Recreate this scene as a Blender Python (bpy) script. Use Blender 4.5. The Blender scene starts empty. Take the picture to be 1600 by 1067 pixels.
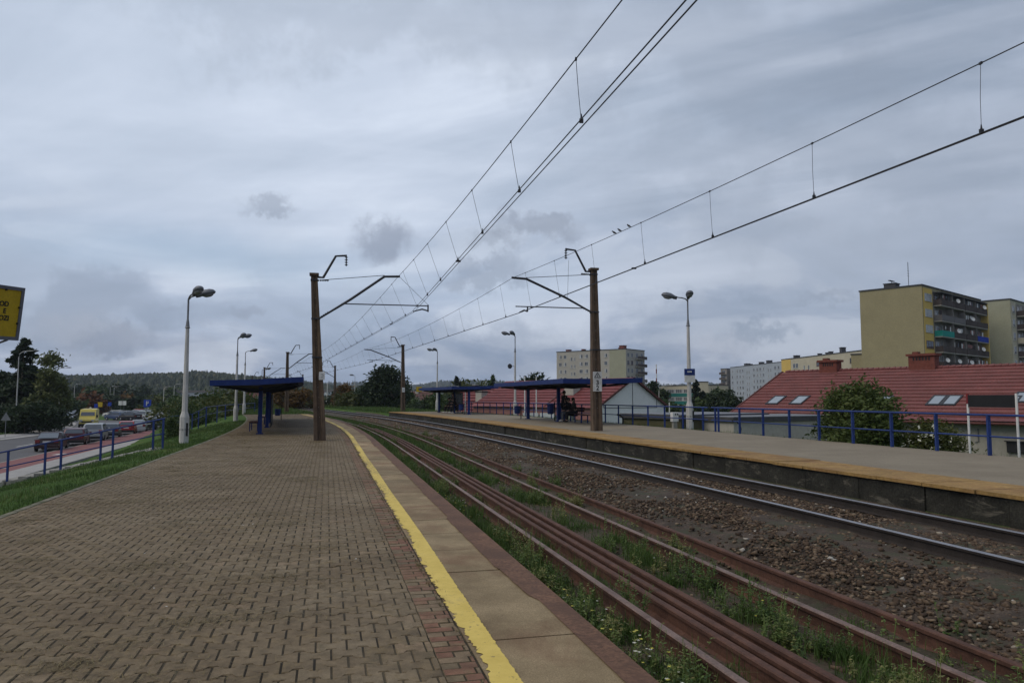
import bpy, math, random
import numpy as np
from mathutils import Vector, Matrix, Euler
random.seed(7); rng = np.random.default_rng(7)
scene = bpy.context.scene
COL = scene.collection
R = math.radians

# ------------------------------------------------------------------ camera
CAM_H, FPX, PITCH = 1.63, 1155.0, 4.33
cam_d = bpy.data.cameras.new('camera'); cam = bpy.data.objects.new('camera', cam_d); COL.objects.link(cam)
cam_d.sensor_width = 36; cam_d.lens = 36*FPX/1600; cam_d.clip_start = .05; cam_d.clip_end = 9000
cam.location = (0, 0, CAM_H); cam.rotation_euler = (R(90+PITCH), 0, 0)
scene.camera = cam
_RM = Euler((R(90+PITCH), 0, 0)).to_matrix()

def ray(px, py):
    return (_RM @ Vector(((px-800)/FPX, (533.5-py)/FPX, -1))).normalized()
def at(px, py, Y):                       # survey helper: a sighted point at distance Y ahead
    d = ray(px, py); return Vector((0, 0, CAM_H)) + d*(Y/d.y)
def gnd(px, py, z):
    d = ray(px, py); return Vector((0, 0, CAM_H)) + d*((z-CAM_H)/d.z)

# ------------------------------------------------------------------ alignment of the railway
H0, S0, RC, S1 = -math.atan(.25), 28.0, 330.0, 72.0      # straight, then a left curve, then straight again
def head(s): return H0 if s < S0 else H0-(min(s, S1)-S0)/RC
def S(s, d, z=0.0):
    if s < S0: x, y, a = s*math.sin(H0), s*math.cos(H0), H0
    else:
        a = H0-(min(s, S1)-S0)/RC
        x = S0*math.sin(H0)+RC*(math.cos(a)-math.cos(H0))
        y = S0*math.cos(H0)+RC*(math.sin(H0)-math.sin(a))
    e = max(s-S1, 0); x += e*math.sin(a); y += e*math.cos(a)
    return Vector((x+d*math.cos(a), y-d*math.sin(a), z))
def Sn(s, d, z):                          # numpy version
    s = np.asarray(s, float); d = np.asarray(d, float); z = np.asarray(z, float)
    t = np.clip(s-S0, 0, S1-S0); a = H0-t/RC; sc = np.minimum(s, S0)
    x = sc*math.sin(H0)+RC*(np.cos(a)-math.cos(H0)); y = sc*math.cos(H0)+RC*(math.sin(H0)-np.sin(a))
    e = np.maximum(s-S1, 0); x = x+e*np.sin(a); y = y+e*np.cos(a)
    return np.stack(np.broadcast_arrays(x+d*np.cos(a), y-d*np.sin(a), z), -1)
def T(s): a = head(s); return Vector((math.sin(a), math.cos(a), 0))
def N(s): a = head(s); return Vector((math.cos(a), -math.sin(a), 0))
def smooth(a, b, x):
    t = min(1, max(0, (x-a)/(b-a))); return t*t*(3-2*t)
def sh(s): return -.8*smooth(8, 46, s)     # track 2 and its platform draw slightly nearer with distance
ZR = .28                                    # right platform level
ZG = -2.42                                  # street level

# ------------------------------------------------------------------ object helpers
ROOT = {}
def tag(o, label=None, cat=None, group=None, kind=None):
    if label: o['label'] = label
    if cat: o['category'] = cat
    if group: o['group'] = group
    if kind: o['kind'] = kind
    return o
def thing(name, label, cat, loc=(0, 0, 0), rz=0.0, group=None):
    o = bpy.data.objects.new(name, None); COL.objects.link(o); o.empty_display_size = .2
    o.location = loc; o.rotation_euler = (0, 0, rz)
    ROOT[o.name] = Matrix.Translation(Vector(loc)) @ Matrix.Rotation(rz, 4, 'Z')
    return tag(o, label, cat, group)
def kids(o): return [c for c in COL.objects if c.parent == o]
def copy_tree(o, parent=None, label=None):
    c = o.copy(); COL.objects.link(c); c.parent = parent
    if label: c['label'] = label
    for ch in kids(o): copy_tree(ch, c)
    return c
def link_mesh(name, me, mats, parent=None):
    if not isinstance(mats, (list, tuple)): mats = [mats]
    for m in mats: me.materials.append(m)
    o = bpy.data.objects.new(name, me); COL.objects.link(o)
    if parent is not None:
        o.parent = parent; ROOT[o.name] = ROOT.get(parent.name, Matrix.Identity(4))
    return o
def np_mesh(name, V, F, mats, parent=None, tint=None, smooth_=False, world=False):
    V = np.asarray(V, np.float32).reshape(-1, 3); F = np.asarray(F, np.int32)
    if world and parent is not None:
        M = np.array(ROOT[parent.name].inverted()); V = V @ M[:3, :3].T.astype(np.float32)+M[:3, 3].astype(np.float32)
    me = bpy.data.meshes.new(name)
    me.vertices.add(len(V)); me.vertices.foreach_set('co', V.ravel())
    me.loops.add(F.size); me.loops.foreach_set('vertex_index', F.ravel())
    me.polygons.add(len(F)); me.polygons.foreach_set('loop_start', np.arange(0, F.size, F.shape[1], dtype=np.int32))
    me.polygons.foreach_set('loop_total', np.full(len(F), F.shape[1], np.int32))
    if smooth_: me.polygons.foreach_set('use_smooth', np.ones(len(F), bool))
    me.update(calc_edges=True)
    if tint is not None:
        a = me.attributes.new('tint', 'FLOAT', 'FACE'); a.data.foreach_set('value', np.asarray(tint, np.float32))
    return link_mesh(name, me, mats, parent)

class MB:
    def __init__(s): s.v = []; s.f = []; s.m = []; s.mi = 0
    def face(s, pts):
        b = len(s.v); s.v += [tuple(p) for p in pts]; s.f.append(tuple(range(b, b+len(pts)))); s.m.append(s.mi); return s
    def hexa(s, c):                        # 8 corners: bottom 4 (ccw from above), top 4
        b = len(s.v); s.v += [tuple(p) for p in c]
        for q in ((3, 2, 1, 0), (4, 5, 6, 7), (0, 1, 5, 4), (1, 2, 6, 5), (2, 3, 7, 6), (3, 0, 4, 7)):
            s.f.append(tuple(b+i for i in q)); s.m.append(s.mi)
        return s
    def box(s, x0, x1, y0, y1, z0, z1):
        return s.hexa([(x0, y0, z0), (x1, y0, z0), (x1, y1, z0), (x0, y1, z0), (x0, y0, z1), (x1, y0, z1), (x1, y1, z1), (x0, y1, z1)])
    def cbox(s, c, sx, sy, sz, rz=0, rot=None):
        M = rot or Matrix.Rotation(rz, 3, 'Z'); c = Vector(c)
        k = [(-1, -1, -1), (1, -1, -1), (1, 1, -1), (-1, 1, -1), (-1, -1, 1), (1, -1, 1), (1, 1, 1), (-1, 1, 1)]
        return s.hexa([c+M @ Vector((a*sx/2, b*sy/2, d*sz/2)) for a, b, d in k])
    def bevbox(s, c, sx, sy, sz, bv, rz=0):  # box with bevelled vertical and top edges
        M = Matrix.Rotation(rz, 3, 'Z'); c = Vector(c); rings = []
        for z, i in ((-sz/2, 0), (sz/2-bv, 0), (sz/2, bv)):
            a, b = sx/2-i, sy/2-i
            o = [(a-bv, -b), (a, -b+bv), (a, b-bv), (a-bv, b), (-a+bv, b), (-a, b-bv), (-a, -b+bv), (-a+bv, -b)]
            rings.append([c+M @ Vector((x, y, z)) for x, y in o])
        return s.loft(rings)
    def loft(s, rings, cap=True, closed=True):
        n = len(rings[0]); b = len(s.v)
        for r in rings: s.v += [tuple(p) for p in r]
        for i in range(len(rings)-1):
            for j in range(n if closed else n-1):
                k = (j+1) % n
                s.f.append((b+i*n+j, b+i*n+k, b+(i+1)*n+k, b+(i+1)*n+j)); s.m.append(s.mi)
        if cap:
            s.f.append(tuple(b+j for j in reversed(range(n)))); s.m.append(s.mi)
            s.f.append(tuple(b+(len(rings)-1)*n+j for j in range(n))); s.m.append(s.mi)
        return s
    def tube(s, pts, r, n=8):
        pts = [Vector(p) for p in pts]; rings = []
        if not isinstance(r, (list, tuple)): r = [r]*len(pts)
        for i, p in enumerate(pts):
            t = (pts[min(i+1, len(pts)-1)]-pts[max(i-1, 0)]).normalized()
            u = Vector((0, 0, 1)) if abs(t.z) < .9 else Vector((1, 0, 0))
            a = t.cross(u).normalized(); b = a.cross(t).normalized()
            rings.append([p+(a*math.cos(2*math.pi*k/n)+b*math.sin(2*math.pi*k/n))*r[i] for k in range(n)])
        return s.loft(rings)
    def beam(s, p, q, w, h=None, q2=None):
        p = Vector(p); q = Vector(q); h = h or w; t = (q-p).normalized()
        u = Vector((0, 0, 1)) if abs(t.z) < .95 else Vector((0, 1, 0))
        a = t.cross(u).normalized(); b = a.cross(t).normalized()
        R_ = lambda c: [c-a*w/2-b*h/2, c+a*w/2-b*h/2, c+a*w/2+b*h/2, c-a*w/2+b*h/2]
        return s.loft([R_(p), R_(q)])
    def lathe(s, c, prof, n=14, axis=None):
        c = Vector(c); M = Matrix.Identity(3)
        if axis is not None: M = Vector((0, 0, 1)).rotation_difference(Vector(axis)).to_matrix()
        return s.loft([[c+M @ Vector((r*math.cos(2*math.pi*k/n), r*math.sin(2*math.pi*k/n), z)) for k in range(n)] for r, z in prof])
    def ell(s, c, rx, ry, rz, n=12, m=8, rot=None):
        c = Vector(c); M = rot or Matrix.Identity(3); rings = []
        for i in range(m+1):
            t = math.pi*(i/m); rr = max(math.sin(t), .02); zz = -math.cos(t)
            rings.append([c+M @ Vector((rx*rr*math.cos(2*math.pi*k/n), ry*rr*math.sin(2*math.pi*k/n), rz*zz)) for k in range(n)])
        return s.loft(rings)
    def build(s, name, mats, parent=None, smooth_=False, world=False, bevel=0):
        v = s.v
        if world and parent is not None:
            M = ROOT[parent.name].inverted(); v = [tuple(M @ Vector(p)) for p in v]
        me = bpy.data.meshes.new(name); me.from_pydata(v, [], s.f)
        if any(s.m): me.polygons.foreach_set('material_index', s.m)
        if smooth_: me.polygons.foreach_set('use_smooth', [True]*len(s.f))
        me.update()
        o = link_mesh(name, me, mats, parent)
        if bevel:
            b = o.modifiers.new('bevel', 'BEVEL'); b.width = bevel; b.segments = 2; b.limit_method = 'ANGLE'; b.angle_limit = R(40)
        return o
def struct(o): o['kind'] = 'structure'; return o

# ------------------------------------------------------------------ materials
def nodes(name):
    m = bpy.data.materials.new(name); m.use_nodes = True; nt = m.node_tree; nt.nodes.clear()
    out = nt.nodes.new('ShaderNodeOutputMaterial'); b = nt.nodes.new('ShaderNodeBsdfPrincipled')
    nt.links.new(b.outputs[0], out.inputs[0]); return m, nt, b
def nd(nt, t, **k):
    n = nt.nodes.new('ShaderNode'+t)
    for a, v in k.items():
        if a.startswith('i_'): n.inputs[int(a[2:]) if a[2:].isdigit() else a[2:]].default_value = v
        else: setattr(n, a, v)
    return n
def rgb(c): return (c[0], c[1], c[2], 1)
def mixc(nt, fac, a, b, mode='MIX'):
    n = nd(nt, 'Mix', data_type='RGBA', blend_type=mode)
    for i, x in ((0, fac), (6, a), (7, b)):
        if isinstance(x, (int, float)): n.inputs[i].default_value = x
        elif isinstance(x, tuple): n.inputs[i].default_value = rgb(x)
        else: nt.links.new(x, n.inputs[i])
    return n.outputs[2]
def math_(nt, op, a, b=0.0, c=0.0, clamp=False):
    n = nd(nt, 'Math', operation=op, use_clamp=clamp)
    for i, x in enumerate((a, b, c)):
        if isinstance(x, (int, float)): n.inputs[i].default_value = x
        else: nt.links.new(x, n.inputs[i])
    return n.outputs[0]
def noise(nt, scale, detail=5, rough=.6, vec=None, stretch=None, dist=0, out=0):
    g = vec
    if g is None: g = nd(nt, 'NewGeometry').outputs['Position']
    if stretch:
        mp = nd(nt, 'Mapping'); mp.inputs['Scale'].default_value = stretch; nt.links.new(g, mp.inputs[0]); g = mp.outputs[0]
    n = nd(nt, 'TexNoise'); n.inputs['Scale'].default_value = scale; n.inputs['Detail'].default_value = detail
    n.inputs['Roughness'].default_value = rough; n.inputs['Distortion'].default_value = dist; nt.links.new(g, n.inputs['Vector'])
    return n.outputs[out]
def ramp(nt, fac, stops):
    n = nd(nt, 'ValToRGB'); e = n.color_ramp.elements
    while len(e) < len(stops): e.new(.5)
    for i, (p, c) in enumerate(stops): e[i].position = p; e[i].color = rgb(c) if isinstance(c, tuple) else (c, c, c, 1)
    nt.links.new(fac, n.inputs[0]); return n.outputs[0]
def bump(nt, b, h, strength=.3, dist=.02):
    n = nd(nt, 'Bump'); n.inputs['Strength'].default_value = strength; n.inputs['Distance'].default_value = dist
    nt.links.new(h, n.inputs['Height']); nt.links.new(n.outputs[0], b.inputs['Normal'])
def mat(name, col, rough=.75, metal=0.0, var=.25, scale=3, col2=None, c2=(.5, .7), tint=0.0, bmp=0.0, bscale=60, spec=.3, streak=None, fine=.12):
    m, nt, b = nodes(name)
    lo = tuple(x*(1-var) for x in col); hi = tuple(min(1, x*(1+var)) for x in col)
    c = ramp(nt, noise(nt, scale, 6, .65), [(.3, lo), (.7, hi)])
    if fine:
        c = mixc(nt, fine, c, ramp(nt, noise(nt, scale*14, 3), [(.3, .0), (.7, 1.0)]), 'OVERLAY')
    if col2 is not None:
        k = ramp(nt, noise(nt, scale*.8 if not streak else 1.0, 8, .7, stretch=streak, dist=.4), [(c2[0], 0.0), (c2[1], 1.0)])
        c = mixc(nt, k, c, col2)
    if tint:
        at_ = nd(nt, 'Attribute'); at_.attribute_name = 'tint'
        k = math_(nt, 'MULTIPLY_ADD', at_.outputs['Fac'], tint*2, 1-tint)
        cm = nd(nt, 'CombineXYZ')
        for i in range(3): nt.links.new(k, cm.inputs[i])
        c = mixc(nt, 1.0, c, cm.outputs[0], 'MULTIPLY')
    nt.links.new(c, b.inputs['Base Color'])
    b.inputs['Roughness'].default_value = rough; b.inputs['Metallic'].default_value = metal
    b.inputs['Specular IOR Level'].default_value = spec
    if bmp: bump(nt, b, noise(nt, bscale, 6, .7), bmp, .01)
    return m
def leafmat(name, a, b_, c_=None, trans=.25):
    m, nt, b = nodes(name)
    at_ = nd(nt, 'Attribute'); at_.attribute_name = 'tint'
    st = [(0, a), (.6, b_)] + ([(1, c_)] if c_ else [])
    c = ramp(nt, at_.outputs['Fac'], st); nt.links.new(c, b.inputs['Base Color'])
    b.inputs['Roughness'].default_value = .6; b.inputs['Specular IOR Level'].default_value = .25
    t = nd(nt, 'BsdfTranslucent'); nt.links.new(c, t.inputs[0])
    mx = nd(nt, 'MixShader'); mx.inputs[0].default_value = trans
    nt.links.new(b.outputs[0], mx.inputs[1]); nt.links.new(t.outputs[0], mx.inputs[2])
    nt.links.new(mx.outputs[0], nt.nodes['Material Output'].inputs[0]); return m
M = {}
M['concrete'] = mat('pale concrete', (.24, .23, .205), .85, var=.2, scale=2, col2=(.16, .15, .13), c2=(.55, .8), bmp=.3)
M['white_post'] = mat('whitewashed concrete', (.46, .45, .43), .8, var=.12, scale=3, col2=(.27, .26, .24), c2=(.48, .75), streak=(14, 14, 1.2), bmp=.15)
M['mast'] = mat('brown weathered concrete', (.085, .058, .040), .85, var=.3, scale=4, col2=(.17, .12, .075), c2=(.5, .72), streak=(16, 16, 1.0), bmp=.4, bscale=40)
M['steel_dark'] = mat('dark painted steel', (.035, .036, .042), .6, var=.3, scale=6, col2=(.07, .035, .02), c2=(.62, .8))
M['steel_grey'] = mat('galvanised steel', (.17, .175, .185), .5, .4, var=.2, scale=6)
M['wire'] = mat('oxidised copper wire', (.035, .035, .04), .5, .3, var=.1, scale=1)
M['blue'] = mat('blue paint', (.012, .028, .125), .55, var=.25, scale=3, col2=(.03, .028, .045), c2=(.6, .85), spec=.2)
M['blue_rail'] = mat('blue railing paint', (.016, .036, .145), .5, var=.25, scale=2, col2=(.05, .035, .03), c2=(.66, .8), spec=.25)
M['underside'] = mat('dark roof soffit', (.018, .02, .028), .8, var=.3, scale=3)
M['rust'] = mat('rusty rail side', (.052, .026, .018), .85, var=.35, scale=5, col2=(.11, .048, .028), c2=(.45, .7), bmp=.3, fine=.3)
M['rusthead'] = mat('worn rusty rail head', (.17, .115, .095), .6, .15, var=.3, scale=4, col2=(.10, .055, .04), c2=(.5, .7), fine=.3)
M['spare'] = mat('rusty spare rail', (.078, .038, .026), .8, var=.35, scale=4, col2=(.12, .058, .038), c2=(.5, .7), bmp=.25, fine=.3)
M['railside'] = mat('dark running rail side', (.028, .022, .019), .8, var=.3, scale=5, fine=.3)
M['shiny'] = mat('polished rail head', (.30, .30, .32), .38, .7, var=.12, scale=5)
M['white'] = mat('white paint', (.62, .62, .60), .6, var=.08, scale=5, col2=(.4, .39, .36), c2=(.6, .9))
M['black'] = mat('black paint', (.012, .012, .013), .6, var=.2, scale=5)
M['yellow_sign'] = mat('yellow sign face', (.45, .31, .018), .6, var=.08, scale=2, spec=.2)
M['signframe'] = mat('grey sign frame', (.12, .125, .15), .6, var=.15, scale=6)
M['glass'] = mat('window glass', (.05, .06, .075), .12, .0, var=.5, scale=.35, spec=.7, fine=0)
M['skyglass'] = mat('skylight glass', (.26, .30, .33), .1, .2, var=.1, scale=1, spec=.8, fine=0)
M['tyre'] = mat('tyre rubber', (.015, .015, .016), .85)
M['rim'] = mat('wheel rim', (.35, .35, .36), .4, .6)
M['plate'] = mat('plate white', (.55, .55, .53), .5)
M['tail'] = mat('tail light lens', (.16, .012, .012), .25, spec=.6)
M['headl'] = mat('head lamp lens', (.5, .5, .5), .2, spec=.7)
M['trunk'] = mat('bark', (.07, .055, .04), .9, scale=8, bmp=.5)
M['skin'] = mat('skin', (.42, .26, .19), .6, var=.05)
M['hair'] = mat('dark hair', (.02, .014, .01), .6)
M['cloth_black'] = mat('black jacket cloth', (.018, .018, .022), .9)
M['cloth_grey'] = mat('grey denim cloth', (.10, .11, .13), .9)
M['cloth_dark'] = mat('dark brown cloth', (.035, .026, .022), .9)
M['shoe_white'] = mat('white shoe leather', (.55, .55, .53), .6)
M['asphalt'] = mat('road asphalt', (.10, .10, .105), .9, var=.12, scale=.5, bmp=.2, bscale=30)
M['cycle'] = mat('red cycle path', (.20, .085, .082), .9, var=.12, scale=.6, bmp=.1)
M['pavement'] = mat('pale pavement slabs', (.30, .29, .28), .9, var=.12, scale=.8)
M['roadpaint'] = mat('road paint', (.55, .55, .53), .8)

# ================================================================== SKY
w = bpy.data.worlds.new('World'); scene.world = w; w.use_nodes = True; nt = w.node_tree; nt.nodes.clear()
SUN_EL, SUN_ROT = R(50), R(-112)
wo = nd(nt, 'OutputWorld'); bg = nd(nt, 'Background'); nt.links.new(bg.outputs[0], wo.inputs[0]); bg.inputs[1].default_value = .1
sky = nd(nt, 'TexSky'); sky.sky_type = 'NISHITA'; sky.sun_disc = False; sky.sun_elevation = SUN_EL; sky.sun_rotation = SUN_ROT
gen = nd(nt, 'TexCoord').outputs['Generated']
sep = nd(nt, 'SeparateXYZ'); nt.links.new(gen, sep.inputs[0])
zc = math_(nt, 'MAXIMUM', sep.outputs[2], 0.0)
zd = math_(nt, 'ADD', zc, .10)
cx_ = nd(nt, 'CombineXYZ'); nt.links.new(math_(nt, 'DIVIDE', sep.outputs[0], zd), cx_.inputs[0]); nt.links.new(math_(nt, 'DIVIDE', sep.outputs[1], zd), cx_.inputs[1])
pv = cx_.outputs[0]
def K(c, k=10.0): return tuple(x*k for x in c)
# thick veil: brightness varies in large soft bands, finer structure on top
big = noise(nt, .42, 4, .5, vec=pv, stretch=(.8, 1.35, 1), dist=.7)
mid = noise(nt, 1.15, 7, .55, vec=pv, stretch=(.75, 1.4, 1), dist=.5)
low = noise(nt, 4.2, 9, .52, vec=gen, stretch=(1, 1, 3.4), dist=.55)
rotm = nd(nt, 'Mapping'); rotm.inputs['Rotation'].default_value = (0, 0, R(32)); nt.links.new(pv, rotm.inputs[0])
stk = noise(nt, .62, 6, .55, vec=rotm.outputs[0], stretch=(.55, 2.3, 1), dist=.9)
t_ = math_(nt, 'MULTIPLY_ADD', big, .34, math_(nt, 'MULTIPLY_ADD', mid, .28, math_(nt, 'MULTIPLY', stk, .38)))
veil = ramp(nt, t_, [(.39, K((.185, .23, .315))), (.46, K((.28, .33, .425))), (.53, K((.43, .475, .58))), (.605, K((.65, .69, .79)))])
lowc = ramp(nt, low, [(.38, K((.135, .185, .290))), (.46, K((.20, .26, .39))), (.515, K((.30, .345, .465))), (.545, K((.43, .465, .57))), (.62, K((.52, .55, .645)))])
band = ramp(nt, zc, [(.05, 0.0), (.30, 1.0)])
cl = mixc(nt, band, lowc, veil)
# thinner veil: brighter around the hidden sun side
_WARP = {}
def warpfield(wsc):
    wsc = min((3, 9, 22, 45), key=lambda q: abs(math.log(q/wsc)))
    if wsc not in _WARP: _WARP[wsc] = noise(nt, wsc, 5, .62, vec=gen, out=1)
    return _WARP[wsc]
def blob(px, py, rad, soft=1.0, sx=1.0, sz=1.0, warp=.0, wsc=9.0):
    d0 = ray(px, py); sub = nd(nt, 'VectorMath', operation='SUBTRACT'); nt.links.new(gen, sub.inputs[0]); sub.inputs[1].default_value = d0
    v = sub.outputs[0]
    if warp:
        nn = warpfield(wsc); s2 = nd(nt, 'VectorMath', operation='MULTIPLY_ADD'); nt.links.new(nn, s2.inputs[0])
        s2.inputs[1].default_value = (warp*2,)*3; nt.links.new(v, s2.inputs[2]); s3 = nd(nt, 'VectorMath', operation='SUBTRACT'); nt.links.new(s2.outputs[0], s3.inputs[0]); s3.inputs[1].default_value = (warp,)*3; v = s3.outputs[0]
    sc = nd(nt, 'VectorMath', operation='MULTIPLY'); nt.links.new(v, sc.inputs[0]); sc.inputs[1].default_value = (1/sx, 1/sx, 1/sz)
    ln = nd(nt, 'VectorMath', operation='LENGTH'); nt.links.new(sc.outputs[0], ln.inputs[0])
    mr = nd(nt, 'MapRange', interpolation_type='SMOOTHSTEP'); nt.links.new(ln.outputs['Value'], mr.inputs[0])
    mr.inputs[1].default_value = rad; mr.inputs[2].default_value = rad*(1-soft); mr.inputs[3].default_value = 0; mr.inputs[4].default_value = 1
    return mr.outputs[0]
cl = mixc(nt, math_(nt, 'MULTIPLY', blob(280, 190, .85, 1.0, 1.25, .75, .05, 3), 1.0), cl, (1.42, 1.40, 1.37), 'MULTIPLY'); cl = mixc(nt, math_(nt, 'MULTIPLY', blob(280, 190, .75, 1.0, 1.25, .75, .05, 3), .62), cl, K((.66, .71, .82)))
cl = mixc(nt, math_(nt, 'MULTIPLY', blob(1380, 390, .36, 1.0, 1.5, .7, .06, 3), .62), cl, K((.50, .535, .625)))
# blue openings, the sky itself behind
gap = math_(nt, 'MULTIPLY', blob(330, 395, .19, 1.0, 1.7, .28, .05, 5), .55)
cl = mixc(nt, gap, cl, mixc(nt, .25, sky.outputs[0], K((.40, .52, .70))))
cl = mixc(nt, math_(nt, 'MULTIPLY', blob(800, 440, .12, 1.0, 1.6, .5, .04, 5), .35), cl, K((.40, .50, .66)))
# separate small dark clouds
for (px, py, rad, sx, sz, k, c) in ((598, 374, .045, 1.25, .75, .75, (.19, .21, .275)), (835, 350, .055, 1.5, .42, .7, (.22, .24, .30)),
        (775, 372, .035, 1.5, .5, .5, (.23, .25, .31)), (765, 428, .055, 1.5, .5, .6, (.20, .23, .30)), (425, 324, .032, 1.4, .5, .6, (.21, .235, .30)),
        (172, 530, .040, 1.6, .6, .8, (.145, .18, .265)), (110, 470, .14, 1.9, .38, .42, (.17, .20, .275)), (700, 545, .12, 2.2, .4, .55, (.17, .215, .31)),
        (392, 488, .02, 1.3, .5, .5, (.22, .24, .31)), (1190, 517, .038, 1.5, .5, .75, (.19, .235, .32)), (1090, 500, .09, 1.8, .5, .4, (.19, .23, .31)), (1290, 462, .03, 1.6, .4, .5, (.22, .25, .32)),
        (1330, 250, .22, 1.9, .45, .35, (.25, .28, .345)), (1150, 60, .30, 1.7, .35, .45, (.25, .28, .345)), (560, 40, .20, 1.8, .4, .35, (.29, .32, .38))):
    cl = mixc(nt, math_(nt, 'MULTIPLY', blob(px, py, rad, .7, sx, sz, rad*.9, 1.3/rad), k*.8), cl, K(tuple(q*1.16 for q in c)))
# bright banks
for (px, py, rad, sx, sz, k, c) in ((130, 520, .06, 1.7, .5, .6, (.38, .40, .475)), (250, 545, .09, 2.2, .3, .5, (.31, .335, .42)), (1120, 540, .06, 1.6, .4, .45, (.34, .355, .43)), (800, 580, .07, 2.5, .3, .35, (.27, .31, .41))):
    cl = mixc(nt, math_(nt, 'MULTIPLY', blob(px, py, rad, .9, sx, sz, rad*.6, 1.2/rad), k), cl, K(tuple(q*1.12 for q in c)))
cl = mixc(nt, 1.0, cl, (.965, 1.0, 1.01), 'MULTIPLY'); mx = mixc(nt, .06, cl, sky.outputs[0])
nt.links.new(mx, bg.inputs[0])
sun_d = bpy.data.lights.new('sun', 'SUN'); sun_d.energy = 1.5; sun_d.angle = R(48); sun_d.color = (1, .90, .76)
sun = bpy.data.objects.new('sun', sun_d); COL.objects.link(sun)
_sd = Vector((math.sin(SUN_ROT)*math.cos(SUN_EL), math.cos(SUN_ROT)*math.cos(SUN_EL), math.sin(SUN_EL)))
sun.rotation_euler = _sd.to_track_quat('Z', 'Y').to_euler()
sun.location = (0, 0, 60)
scene.view_settings.view_transform = 'Standard'; scene.view_settings.look = 'None'; scene.view_settings.exposure = .10; scene.view_settings.gamma = 1

# ================================================================== GROUND
def grassmat(name, a, b, c, sc=.6, bm=.5):
    m, nt, p = nodes(name)
    k = noise(nt, sc, 6, .7); f = noise(nt, sc*22, 4, .7)
    col = ramp(nt, k, [(.3, a), (.52, b), (.72, c)])
    col = mixc(nt, .35, col, ramp(nt, f, [(.3, 0.0), (.7, 1.0)]), 'OVERLAY')
    nt.links.new(col, p.inputs['Base Color']); p.inputs['Roughness'].default_value = .95; p.inputs['Specular IOR Level'].default_value = .1
    bump(nt, p, noise(nt, 18, 6, .75), bm, .08); return m
M['turf'] = grassmat('turf', (.030, .064, .012), (.052, .098, .018), (.095, .108, .032))
M['field'] = grassmat('far meadow', (.035, .055, .02), (.05, .07, .026), (.08, .085, .038), sc=.02)
M['dirt'] = mat('track bed soil', (.060, .043, .031), .95, var=.5, scale=3.5, col2=(.045, .048, .026), c2=(.48, .62), bmp=1.0, bscale=22, fine=.6)
# one terrain disc to the horizon
mb = MB(); rings = []
for r in (1, 60, 140, 300, 700, 1500, 3000): rings.append([(r*math.cos(2*math.pi*k/64), r*math.sin(2*math.pi*k/64), ZG-.30) for k in range(64)])
mb.loft(rings, cap=False); mb.face([Vector(p) for p in rings[0]]); struct(mb.build('ground', M['field']))

def prof(s):                                  # cross-section heights of the embankment
    e = sh(s); L = smooth(74, 84, s); Rr = smooth(68, 76, s)
    return [(-30, ZG-.04), (-15.0, ZG-.03), (-13.6, ZG+.02), (-11.5, -1.72), (-9.5, -1.12), (-7.5, -.55), (-6.0, -.20), (-5.2, -.07), (-4.42, -.02), (-4.3, -.05),
            (-2, -.06), (1.70, -.06), (1.84, -.10*(1-L)-.06), (1.86, -.34), (2.3, -.36), (3.2, -.33), (4.4, -.35), (5.6+e*.6, -.24), (6.4+e, -.20), (7.6+e, -.215), (8.9+e, -.23), (9.27+e, -.25),
            (9.29+e, -.20*(1-Rr)+.02), (12, .15), (15.0, .22), (15.7, .15), (17.0, -.35), (19.0, -1.2), (21.5, -2.05), (25, ZG+.10), (34, ZG-.04)]
ss = list(np.arange(-14, 76, 1.0))+list(np.arange(76, 262, 4.0)); rows = []
for s in ss:
    row = []
    for d, z in prof(s):
        amp = .05 if (d < -4.5 or d > 15.5) else (.025 if 1.86 < d < 9.2+sh(s) else 0)
        row.append(S(s, d, z+random.uniform(-amp, amp)))
    rows.append(row)
nd_ = len(rows[0]); V = [p for r in rows for p in r]; F = []; mi = []
for i in range(len(rows)-1):
    for j in range(nd_-1):
        F.append((i*nd_+j, i*nd_+j+1, (i+1)*nd_+j+1, (i+1)*nd_+j)); mi.append(1 if 12 <= j <= 21 and ss[i] < 86 else (1 if 15 <= j <= 20 else 0))
me = bpy.data.meshes.new('embankment'); me.from_pydata([tuple(p) for p in V], [], F); me.polygons.foreach_set('material_index', mi)
me.polygons.foreach_set('use_smooth', [True]*len(F)); me.update()
struct(link_mesh('embankment', me, [M['turf'], M['dirt']]))

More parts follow.
